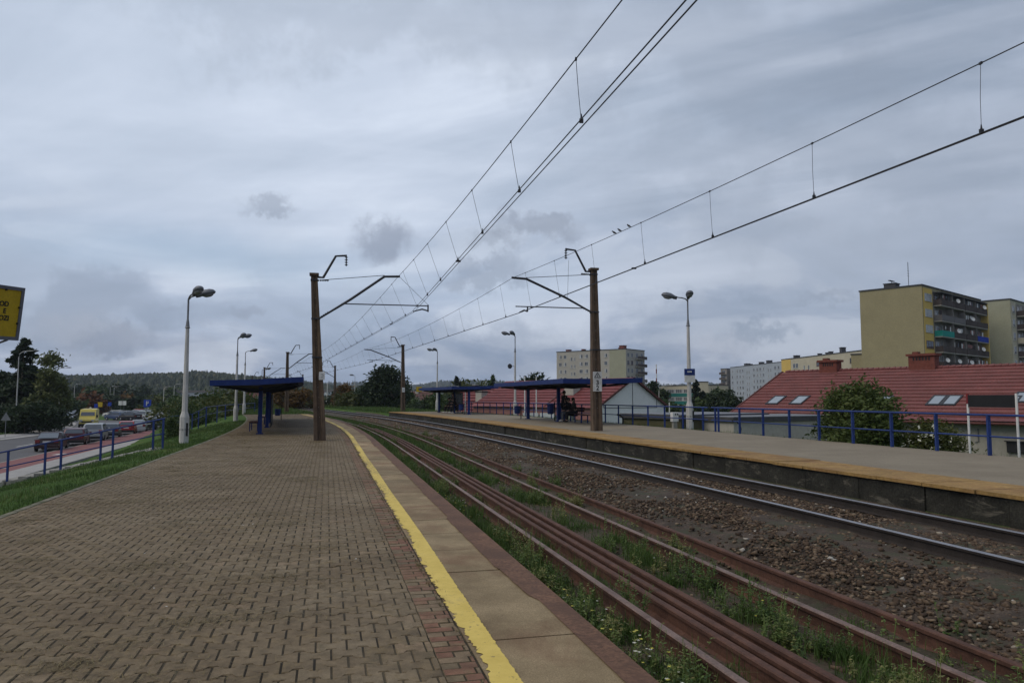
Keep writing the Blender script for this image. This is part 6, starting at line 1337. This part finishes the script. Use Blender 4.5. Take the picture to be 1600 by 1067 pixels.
# cabinet beside the lamp, tubes at the railing
c = S(30.9, 15.6, ZR-.05); root = thing('electric_cabinet', 'small white electric cabinet with two dark vents beside the station lamp', 'cabinet', tuple(c), -head(32)+.15); mb = MB(); mb.bevbox((-.22, 0, .52), .32, .2, .42, .015); cb = mb.build('case', M['white'], root)
mb = MB(); mb.box(-.32, -.12, -.07, .07, 0, .31); mb.build('plinth', M['concrete'], root)
for x in (-.25, -.14): mb = MB(); mb.box(x, x+.05, -.108, -.098, .60, .68); mb.build('vent_hole', M['black'], cb)
for (px, py, Y, lb) in ((1152, 670, 28.5, 'bent black tube end behind the railing left of the red-roofed house'), (970, 660, 38.2, 'bent black tube end at the corner of the flat garage')):
    p = at(px, py+4, Y); p.z = ZR-.25; root = thing('bent_tube', lb, 'bent tube', tuple(p), 0, 'bent black tube ends'); mb = MB(); mb.tube([(-.16, 0, .72), (-.02, 0, .70), (.09, 0, .58), (.13, 0, .40), (.10, 0, .22), (.0, 0, .08)], .04, 8); mb.build('tube', M['black'], root); mb = MB(); mb.tube([(-.16, 0, .72), (-.19, 0, .72)], .05, 8); mb.build('flange', M['black'], root)

# small white roadside lamps beyond the right platform
def streetlamp(label, p, H, arm, rz, r=.07, head_=.55, group='street lamps', m_=None):
    root = thing('street_lamp', label, 'street lamp', tuple(p), rz, group); m_ = m_ or M['white_post']
    mb = MB(); mb.tube([(0, 0, -.3), (0, 0, 1.2), (0, 0, 1.25), (0, 0, H-.7)], [r*1.7, r*1.6, r*1.1, r*.75], 8); mb.build('pole', m_, root)
    mb = MB(); mb.tube([(0, 0, H-.72), (.05*arm, 0, H-.30), (.25*arm, 0, H-.05), (.55*arm, 0, H+.04), (arm, 0, H+.08)], r*.6, 8); mb.build('arm', m_, root)
    mb = MB(); mb.loft([[(arm+x, w_*math.cos(a), H+.09+h*math.sin(a)) for a in np.linspace(0, 2*math.pi, 9)[:-1]] for x, w_, h in ((-.08, .05, .04), (.05, .11, .07), (head_*.7, .12, .075), (head_, .05, .03))]); mb.build('lamp_head', M['lamphead'], root, smooth_=True)
pz = lambda px, Y, z=ZG: Vector((at(px, 640, Y).x, Y, z))
streetlamp('tall white street lamp at the left edge in front of the dark spruce', gnd(23.5, 676, ZG), 9.4, 1.6, .15)
streetlamp('white street lamp standing before the pale birch', gnd(85, 664, ZG), 8.4, 1.4, .2)
streetlamp('small far street lamp just right of the second one', pz(92, 140), 7.6, 1.4, .2)
for px, Y, H, lb in ((171, 230, 7.5, 'thin far lamp post left above the parked cars'), (177, 215, 7.2, 'thin far lamp post above the white pair of signs'), (255, 150, 6.2, 'thin far lamp post left of the viaduct end'), (271, 165, 7.0, 'thin lamp post just left of the first white lamp post'), (115, 190, 7.5, 'thin far lamp post above the yellow van')): streetlamp(lb, pz(px, Y), H, 1.2, .3, .08)
streetlamp('white lamp with curved arm seen below the farther shelter roof', pz(727, 88, -2.0), 4.9, -1.6, 0, .06)
streetlamp('white lamp with slanting arm right of the white gable', pz(1030, 100, -2.2), 5.4, 2.0, .2, .06)
for px, Y, lb in ((820, 62, 'slim white flagpole left of the nearer shelter back post'), (838, 70, 'slim white flagpole right of the nearer shelter back post'), (1046, 70, 'short white pole left of the cabinet')):
    p = pz(px, Y, -2.2); top = at(px, 590 if px < 1000 else 630, Y).z-p.z; root = thing('white_pole', lb, 'pole', tuple(p), 0, 'slim white poles'); mb = MB(); mb.tube([(0, 0, -.2), (0, 0, top)], [.06, .045], 8); mb.build('shaft', M['white'], root); mb = MB(); mb.lathe((0, 0, top), [(.045, 0), (.06, .03), (.02, .08)], 8); mb.build('finial', M['white'], root)
p = pz(845, 74, -2.4); root = thing('banner_fence', 'row of pale advertising panels under the red eaves', 'advertising panel', tuple(p), .1); 
for k in range(3): mb = MB(); mb.box(-1.8+1.7*k, -.25+1.7*k, -.03, .03, .9, 2.5); o = mb.build('panel', [M['white'], M['whitewall'], M['paleolive']][k], root); mb = MB(); mb.box(-1.6+1.7*k, -.5+1.7*k, -.05, -.031, 1.25, 1.5); mb.box(-1.6+1.7*k, -.8+1.7*k, -.05, -.031, 1.8, 2.05); mb.build('print', [M['pinkwall'], M['bluegrey'], M['balc_grey']][k], o)
# small yellow sign at the far end of the asphalt platform
p = gnd(654.5, 640, .1); root = thing('yellow_sign', 'small yellow sign on a thin post at the far end of the asphalt platform', 'sign', tuple(p), .1); hh = at(654.5, 604, p.y).z-p.z
mb = MB(); mb.tube([(0, 0, -.2), (0, 0, hh)], .04, 6); mb.build('post', M['steel_grey'], root); mb = MB(); mb.cbox((0, -.06, hh-.33), .68, .03, .62); b_ = mb.build('board', M['yellow_sign'], root); mb = MB(); mb.cbox((0, -.08, hh-.25), .30, .012, .06); mb.cbox((.04, -.08, hh-.38), .34, .012, .06); mb.build('dark_marks', M['black'], b_)
mb = MB(); mb.cbox((0, -.045, hh-.33), .74, .02, .68); mb.build('frame', M['signframe'], b_)
# level crossing barrier beyond
p = gnd(521, 635, .0); root = thing('crossing_barrier', 'red and white crossing barrier post beyond the end of the tracks', 'barrier', tuple(p), 0); mb = MB(); mb.beam((0, 0, 0), (0, 0, 1.4), .3); mb.build('stand', M['white'], root)
for k in range(5): mb = MB(); mb.beam((-.15-.5*k, 0, 1.2+.42*k), (-.65-.5*k, 0, 1.62+.42*k), .14); mb.build('boom_section', M['tail'] if k % 2 else M['white'], root)
# viaduct and far buildings on the left
def slabdeck(label, pxa, pxb, pya, Y, th, npier, name='viaduct'):
    a, b_ = at(pxa, pya, Y), at(pxb, pya, Y); root = thing(name, label, 'viaduct', (a.x, a.y, ZG), 0); H = a.z-ZG; L = b_.x-a.x
    mb = MB(); mb.box(0, L, 0, 9, H-th, H); mb.build('deck', M['bluegrey'], root); mb = MB(); mb.box(0, L, -.1, .0, H-.001, H+.8); mb.build('parapet', M['balc_grey'], root)
    for k in range(npier): x = L*(k+.5)/npier; mb = MB(); mb.box(x-.6, x+.6, 2, 6, -1, H-th-.002); mb.build('pier', M['greyrender'], root)
slabdeck('long grey viaduct deck crossing behind the first white lamp post', 262, 334, 613.5, 260, 1.3, 3)
slabdeck('short pale bridge deck glimpsed between the tall brown mast and the autumn trees', 505, 525, 612.5, 240, 1.0, 2)
for px, py, Y, w_, h, mt, lb in ((388, 613, 190, 9, 5.2, 'pinkwall', 'far dull red building seen under the shelter roof between lamp posts'), (190, 612, 330, 7, 4.5, 'whitewall', 'small far white house below the wooded hill'), (200, 612, 330, 5, 5.0, 'whitewall', 'second small far white house below the wooded hill'), (226, 628, 240, 14, 3.0, 'bluegrey', 'far low shed with pale roof above the parked cars'), (1110, 640, 200, 4, 2, 'whitewall', 'low pale wall beyond the bushes right of the station lamp'), (806, 604, 200, 9, 6.4, 'greyrender', 'far pale building above the left tip of the nearer shelter roof'), (780, 606, 210, 5, 6.0, 'cream', 'small far cream building left of the nearer shelter roof tip')):
    p = at(px, py, Y); bb, hh = block('far_building', lb, (p.x-w_/2, p.y), Vector((1, 0, 0)), w_, 8, ZG-.3, p.z, M[mt], 'building')
    for k in range(max(2, int(w_/3))): window(bb, 'front', w_*(k+.5)/max(2, int(w_/3)), hh-1.6, 1.3, 1.2, 'dark')

# ================================================================== LEFT SIGN
TR, BR = at(37.5, 450, 13.7), at(26.5, 532, 13.75); upv = (TR-BR); hgt = upv.length; upv.normalize(); lf = (at(0, 447.5, 13.2)-TR); lf = (lf-upv*lf.dot(upv)).normalized(); nrm = upv.cross(lf).normalized(); nrm = nrm if nrm.y < 0 else -nrm
Wd_ = 1.75; zbase = -.8; cpt = BR+lf*Wd_*.55; root = thing('yellow_warning_board', 'yellow warning board with black lettering in a grey frame at the left edge', 'warning board', (cpt.x, cpt.y, zbase), 0)
bp = lambda a, b_, n_: BR+lf*a+upv*b_+nrm*n_
def slab_(mb, a0, a1, b0, b1, n0, n1): mb.hexa([bp(a1, b0, n1), bp(a0, b0, n1), bp(a0, b0, n0), bp(a1, b0, n0), bp(a1, b1, n1), bp(a0, b1, n1), bp(a0, b1, n0), bp(a1, b1, n0)])
mb = MB(); slab_(mb, .05, Wd_-.05, .05, hgt-.05, 0, .02); bd = mb.build('board', M['yellow_sign'], root, world=True)
mb = MB(); e = .065
for r_ in ((0, Wd_, 0, e), (0, Wd_, hgt-e, hgt), (0, e, e+.001, hgt-e-.001), (Wd_-e, Wd_, e+.001, hgt-e-.001)): slab_(mb, *r_, -.02, .035)
mb.build('frame', M['signframe'], bd, world=True)
mb = MB()
for a, b_ in ((.075, hgt*.32), (.075, hgt*.62), (.40, hgt-.075), (.85, hgt-.075)): mb.cbox(bp(a, b_, .03), .03, .03, .03)
mb.build('frame_bolt', M['black'], bd, world=True)
Minv = ROOT[root.name].inverted()
for txt, a, b_, sz in (('POD', .30, .66, .125), ('E', .34, .53, .125), ('ROZI', .26, .40, .125)):
    text_mesh(txt, sz, M['black'], bd, tuple(Minv @ bp(a, hgt*b_, .024)), tuple(-lf), tuple(upv), 'lettering', 'RIGHT', bold=.004)
mb = MB(); mb.tube([cpt+Vector((0, .06, zbase-cpt.z)), cpt+upv*.1+Vector((0, .06, 0)), cpt+upv*hgt*.9+Vector((0, .06, 0))], .045, 8); mb.tube([BR+lf*.18-nrm*.03, cpt+Vector((0, .05, -.25))], .02, 6); mb.build('pole', M['steel_grey'], root, world=True)

# ================================================================== STREET
SD, SN_ = Vector((-.276, .961, 0)), Vector((.961, .276, 0))
def St(e, t, z=0): p = SN_*e+SD*t; return Vector((p.x, p.y, ZG+z))
def road(name, poly, z, m_): mb = MB(); mb.face([St(e, t, z) for e, t in poly]); struct(mb.build(name, m_))
road('road', [(-17.4, -20), (-17.4, 92), (-16, 108), (-14, 135), (-30, 150), (-60, 140), (-40, 112), (-31, 100), (-27, 88), (-26.6, -20)], .010, M['asphalt'])
road('side_road', [(-40, 112.1), (-60, 140), (-90, 150), (-95, 143), (-62, 126)], .014, M['asphalt'])
def kerb(name, e, t0, t1, w_=.15, h=.12):
    mb = MB(); a = [St(e, t0), St(e+w_, t0), St(e+w_, t1), St(e, t1)]; mb.hexa([p-Vector((0, 0, .2)) for p in a]+[p+Vector((0, 0, h)) for p in a]); struct(mb.build(name, M['concrete']))
kerb('kerb', -17.39, -20, 92)
mb = MB()
def bed(name, e0, e1, t0, t1, z, m_): mb = MB(); a = [St(e0, t0), St(e1, t0), St(e1, t1), St(e0, t1)]; mb.hexa([p-Vector((0, 0, .3)) for p in a]+[p+Vector((0, 0, z)) for p in a]); struct(mb.build(name, m_))
bed('cycle_path', -17.23, -14.82, -20, 98, .115, M['cycle']); bed('pavement', -14.81, -13.35, -20, 96, .122, M['pavement'])
for nm, e in (('lane_marking', -22.3),):
    t = -10
    mb = MB()
    while t < 88: mb.face([St(e, t, .018), St(e+.14, t, .018), St(e+.14, t+4, .018), St(e, t+4, .018)]); t += 8
    struct(mb.build(nm, M['roadpaint']))
mb = MB()
for t in (42, 47, 58): mb.face([St(-16.3, t, .121), St(-15.9, t, .121), St(-15.6, t+1.2, .121), St(-16.0, t+1.2, .121)])
struct(mb.build('path_marking', M['roadpaint']))
bed('far_pavement', -30.5, -28.0, 60, 104, .10, M['pavement'])
mb = MB(); pl = [gnd(x, y, ZG+.02) for x, y in ((0, 681), (30, 679.5), (60, 674), (85, 668), (100, 661), (92, 656), (102, 654), (120, 662), (110, 670), (70, 679.5), (30, 684.5), (0, 688))]
mb.face([p+Vector((0, 0, .03)) for p in pl][::-1]); struct(mb.build('footpath', M['pavement']))

# ------------------------------------------------------------------ cars
def paint(n, c): return mat(n, c, .3, .15, var=.06, scale=3, fine=.03, spec=.5)
CP = {k: paint(k+' car paint', v) for k, v in dict(darkred=(.022, .006, .007), maroon=(.075, .018, .028), silver=(.30, .32, .34), grey=(.12, .125, .135), red=(.32, .018, .02), black=(.015, .015, .018), blue=(.035, .06, .13), white=(.48, .48, .47), palegreen=(.33, .38, .36), yellow=(.62, .50, .11)).items()}
def car(label, p, rz, kind, col, group=None, name='parked_car', cat='car', simple=False):
    """forward = local +x."""
    K_ = dict(sedan=(4.4, .86, .62, .92, 1.40, [(-2.2, .70), (-2.12, .95), (-1.45, .98), (-.72, 1.40), (.25, 1.41), (1.0, 1.0), (2.05, .82), (2.2, .55)]),
              hatch=(4.0, .85, .6, .92, 1.46, [(-2.0, .65), (-1.98, 1.0), (-1.55, 1.42), (-.9, 1.47), (.35, 1.45), (1.05, 1.02), (1.85, .85), (2.0, .55)]),
              suv=(4.4, .90, .7, 1.02, 1.66, [(-2.2, .75), (-2.18, 1.1), (-1.85, 1.62), (-1.0, 1.68), (.3, 1.65), (1.0, 1.16), (2.05, 1.0), (2.2, .65)]),
              van=(5.4, 1.0, .8, 1.15, 2.5, [(-2.7, .8), (-2.7, 1.2), (-2.66, 2.42), (-2.0, 2.52), (1.2, 2.48), (1.85, 1.42), (2.55, 1.12), (2.7, .6)]))[kind]
    L, hw, _, belt, H, prof_ = K_; root = thing(name, label, cat, tuple(p), rz, group)
    # body: stations along x; each section a rounded box from sill to belt / profile height
    xs = sorted(set([q[0] for q in prof_]+[-L/2+.25, -L*.3, 0, L*.3, L/2-.25])); px_, pzv = [q[0] for q in prof_], [q[1] for q in prof_]; rings = []
    for x in xs:
        top = min(float(np.interp(x, px_, pzv)), belt); k = 1-.16*(abs(x)/(L/2))**6; w_ = hw*k; zb = .22+.10*(abs(x)/(L/2))**4
        rings.append([(x, -w_*.94, zb), (x, w_*.94, zb), (x, w_, zb+.12), (x, w_, top-.14), (x, w_*.93, top-.02), (x, w_*.6, top), (x, -w_*.6, top), (x, -w_*.93, top-.02), (x, -w_, top-.14), (x, -w_, zb+.12)])
    mb = MB(); mb.loft(rings); mb.build('body', CP[col], root, smooth_=False, bevel=.03)
    cab = [q for q in prof_ if q[1] >= belt-.001]; x0, x1 = px_[0], px_[-1]
    xa = next(x for x in np.arange(px_[0], 0, .01) if np.interp(x, px_, pzv) >= belt); xb = next(x for x in np.arange(px_[-1], 0, -.01) if np.interp(x, px_, pzv) >= belt)
    cx = [xa]+[q[0] for q in cab if xa < q[0] < xb]+[xb]; tumb = .80 if kind != 'van' else .93; tb = [(x, float(np.interp(x, px_, pzv))) for x in cx]
    def half(x, z): return hw*(.97-(.97-tumb)*(z-belt)/(H-belt))
    mb = MB(); sec = [[(x, -half(x, belt), belt-.04), (x, half(x, belt), belt-.04), (x, half(x, z), z-.03), (x, half(x, z)*.8, z), (x, -half(x, z)*.8, z), (x, -half(x, z), z-.03)] for x, z in tb]
    mb.loft(sec); mb.build('cabin', CP[col], root, bevel=.02)
    # glazing set just proud of the cabin
    def glass(nm, pts): mb = MB(); mb.face(pts); mb.build(nm, M['carglass'], root)
    hi = max(range(len(tb)), key=lambda i: tb[i][1]); roofx = [x for x, z in tb if z > H-.12]; xr0, xr1 = roofx[0], roofx[-1]
    e = .015
    (xa_, za_), (xb_, zb_) = (tb[0], (xr0, float(np.interp(xr0, px_, pzv)))); f0, f1 = .12, .88
    def mixp(a, b_, f): return a+(b_-a)*f
    if kind != 'van':
        xq0, zq0, xq1, zq1 = mixp(xa_, xb_, f0), mixp(za_, zb_, f0), mixp(xa_, xb_, f1), mixp(za_, zb_, f1)
        if kind != 'sedan' or True: glass('rear_window', [(xq0-e-.01, half(0, zq0)*.84, zq0+e), (xq0-e-.01, -half(0, zq0)*.84, zq0+e), (xq1-e-.01, -half(0, zq1)*.82, zq1+e), (xq1-e-.01, half(0, zq1)*.82, zq1+e)])
    xf, zf = tb[-1]; xr, zr2 = xr1, float(np.interp(xr1, px_, pzv)); g0, g1_ = (.10, .90) if kind != 'van' else (.16, .62)
    if kind == 'van': xf, zf, xr, zr2 = 1.85, 1.42, 1.2, 2.48
    q0, q1 = (mixp(xf, xr, g0), mixp(zf, zr2, g0)), (mixp(xf, xr, g1_), mixp(zf, zr2, g1_))
    glass('windscreen', [(q0[0]+e+.012, -half(0, max(belt, q0[1]))*.86, q0[1]+e), (q0[0]+e+.012, half(0, max(belt, q0[1]))*.86, q0[1]+e), (q1[0]+e+.012, half(0, q1[1])*.84, q1[1]+e), (q1[0]+e+.012, -half(0, q1[1])*.84, q1[1]+e)])
    for sg in (-1, 1):
        spans = [(mixp(xa, xr0, .75), -.12*L/4.4), (-.05*L/4.4, mixp(xr1, xf, .62))] if kind != 'van' else [(.7, 1.5)]
        for a, b_ in spans:
            zt2 = H-.10; zb2 = belt+.03; ta = max(a, xr0+.02) if a < 0 else a; tb_ = min(b_, xr1+.10)
            if kind == 'van': zb2, zt2, ta, tb_ = 1.40, 2.05, .7, 1.30
            pts = [(a, sg*(half(0, zb2)+e), zb2), (b_, sg*(half(0, zb2)+e), zb2), (tb_, sg*(half(0, zt2)+e), zt2), (ta, sg*(half(0, zt2)+e), zt2)]
            glass('side_window', pts if sg < 0 else pts[::-1])
    for wx in (-L*.29, L*.31):
        for sg in (-1, 1):
            mb = MB(); r_ = .31 if kind != 'van' else .34; mb.lathe((wx, sg*(hw-.16), r_), [(r_*.5, 0), (r_*.96, 0), (r_, .03), (r_, .16), (r_*.94, .19), (r_*.64, .195)], 18, axis=(0, sg, 0)); wl = mb.build('wheel', M['tyre'], root)
            mb = MB(); mb.lathe((wx, sg*(hw-.16), r_), [(r_*.62, .15), (r_*.62, .19), (r_*.2, .205), (.02, .205)], 12, axis=(0, sg, 0)); mb.build('rim', M['rim'], wl)
    zl = .82 if kind in ('sedan', 'hatch') else .95
    for sg in (-1, 1):
        yb = sg*(hw*.70); mb = MB(); mb.bevbox((-L/2+.03, yb, zl-.03), .10, .30, .22 if kind != 'suv' else .34, .02); mb.build('tail_light', M['tail'], root)
        mb = MB(); mb.bevbox((L/2-.10, sg*hw*.66, .68 if kind != 'van' else .95), .16, .34, .16 if kind != 'van' else .30, .03); mb.build('headlight', M['headl'], root)
        mb = MB(); mb.ell((L*.17 if kind != 'van' else 1.75, sg*(hw+.10), belt+.10 if kind != 'van' else 1.55), .07, .11, .08 if kind != 'van' else .2, 8, 6); mb.build('wing_mirror', M['black'] if kind == 'van' else CP[col], root)
    mb = MB(); mb.box(-L/2-.012, -L/2+.02, -.26, .26, .70, .81) if kind in ('sedan', 'hatch', 'suv') else mb.box(L/2-.02, L/2+.012, -.26, .26, .45, .56); mb.build('licence_plate', M['plate'], root)
    mb = MB(); mb.bevbox((-L/2+.05, 0, .40), .24, hw*1.86, .24, .04); mb.build('rear_bumper', M['black'] if kind != 'sedan' else CP[col], root)
    mb = MB(); mb.bevbox((L/2-.05, 0, .42), .24, hw*1.80, .26, .04); mb.build('front_bumper', M['black'] if kind in ('van',) else CP[col], root)
    if kind == 'van':
        mb = MB(); mb.box(L/2-.07, L/2+.02, -.6, .6, .72, .90); mb.build('grille', M['black'], root)
    return root
M['carglass'] = mat('dark car glass', (.045, .055, .07), .08, .0, var=.1, fine=0, spec=.9)
rzs = math.atan2(SD.y, SD.x); G = 'cars parked along the red cycle path'
row = [(62.4, 'sedan', 'darkred', 'nearest very dark red saloon parked on the road seen from behind'), (69.0, 'hatch', 'maroon', 'dark maroon hatchback parked second from the near end of the row'), (75.2, 'suv', 'silver', 'light silver car parked directly ahead of the dark maroon hatchback'), (81.2, 'hatch', 'grey', 'dark grey hatchback parked just behind the bright red car'), (88.6, 'hatch', 'red', 'bright red hatchback in the middle of the parked row'), (94.8, 'sedan', 'silver', 'silver saloon parked just ahead of the bright red car'), (101.0, 'hatch', 'black', 'black hatchback parked ahead of the silver saloon'), (107.5, 'sedan', 'blue', 'blue grey saloon at the far end of the parked row')]
for t, k, c_, lb in row: car(lb, St(-18.25, t+2.6, .012), rzs+.13+random.uniform(-.03, .03), k, c_, G)
v = car('bright yellow delivery van with dark windscreen facing this way on the road', gnd(126, 668.5, ZG+.012)+Vector((-.3, 2.4, 0)), -math.pi/2+.42, 'van', 'yellow', None, 'delivery_van', 'van')
mb = MB(); mb.lathe((-1.2, 0, 2.52), [(.12, 0), (.12, .14), (.06, .2)], 10); mb.build('roof_beacon', M['white'], v)
G2 = 'cars on the far car park'
far = [(181, 655, .6, 'hatch', 'blue', 'dark blue car at the left end of the far parked row'), (192, 654.5, .5, 'suv', 'grey', 'grey car second from the left in the far parked row'), (203, 655.5, .6, 'hatch', 'black', 'black car in the middle of the far parked row'), (212, 653.5, .5, 'suv', 'silver', 'silver car beside the pale green off-roader'), (224, 654.5, .4, 'suv', 'palegreen', 'pale green off-roader standing out in the far parked row'), (239, 655, .5, 'sedan', 'silver', 'silver saloon right of the pale green off-roader'), (250, 656, .5, 'sedan', 'white', 'white saloon at the right end of the far parked row'), (178, 651, .9, 'hatch', 'white', 'white car half hidden behind the dark blue one at the far row'), (215, 648, .4, 'hatch', 'red', 'small red car far behind the black one'), (232, 648, .4, 'suv', 'white', 'white van-like car far behind the pale green off-roader')]
for px, py, a, k, c_, lb in far: car(lb, gnd(px, py+1.2, ZG+.012), math.pi/2+a+.6, k, c_, G2)
car('grey car driving left of and behind the yellow van', gnd(105, 658.5, ZG+.012), -math.pi/2+.5, 'hatch', 'silver', None, 'moving_car'); car('dark car far behind the yellow van under the birch', gnd(112, 655, ZG+.012), -math.pi/2+.5, 'suv', 'black', None, 'moving_car')

# ------------------------------------------------------------------ street signs
def sign(label, p, H, shape, m_, w_=.6, rz=0, mark=None, group=None):
    root = thing('traffic_sign', label, 'traffic sign', tuple(p), rz, group); mb = MB(); mb.tube([(0, .03, -.2), (0, .03, H)], .03, 6); mb.build('post', M['steel_grey'], root); mb = MB()
    pts = [(-w_/2, H-w_*.85), (w_/2, H-w_*.85), (0, H)] if shape == 'tri' else [(-w_/2, H-w_), (w_/2, H-w_), (w_/2, H), (-w_/2, H)]
    mb.loft([[(x, -.012, z) for x, z in pts], [(x, .012, z) for x, z in pts]]); b_ = mb.build('plate', m_, root)
    if mark: mb = MB(); mb.tube([(-.1*w_, -.02, H-w_*.8), (-.1*w_, -.02, H-w_*.2), (.12*w_, -.02, H-w_*.25), (.15*w_, -.02, H-w_*.42), (-.08*w_, -.02, H-w_*.5)], .035*w_*2, 5); mb.build('mark', mark, b_)
    return root
sign('grey back of a triangular traffic sign on a thin post at the left edge', gnd(7.5, 684, ZG), 2.55, 'tri', M['steel_grey'], .95, .1)
sign('blue square parking sign above the far parked cars', pz(230, 150), 3.6, 'sq', M['blue_screen'], 1.5, 0, M['white'])
sign('white square sign, left one of the pair above the far cars', pz(188, 160), 3.3, 'sq', M['white'], .9, 0, None, 'pair of white signs above the far cars'); sign('white square sign, right one of the pair above the far cars', pz(193.5, 160), 3.3, 'sq', M['white'], .9, 0, None, 'pair of white signs above the far cars')
sign('small blue sign near the autumn tree beyond the yellow van', pz(150, 170), 2.6, 'sq', M['blue_screen'], .9); sign('small yellow sign near the autumn tree beyond the yellow van', pz(156, 170), 3.0, 'sq', M['yellow_sign'], 1.1); sign('small blue sign left of the white pair of signs', pz(171, 165), 3.0, 'sq', M['blue_screen'], .8)

# ================================================================== HAZE
hz, hnt, hb = nodes('light haze'); hnt.nodes.remove(hb); pv_ = hnt.nodes.new('ShaderNodeVolumePrincipled'); pv_.inputs['Color'].default_value = (.72, .80, .95, 1); pv_.inputs['Density'].default_value = .00016; pv_.inputs['Anisotropy'].default_value = .2
hnt.links.new(pv_.outputs[0], hnt.nodes['Material Output'].inputs['Volume'])
mb = MB(); mb.box(-3400, 3400, -3300, 3300, ZG-5, 130); o = mb.build('haze', hz); o['kind'] = 'stuff'
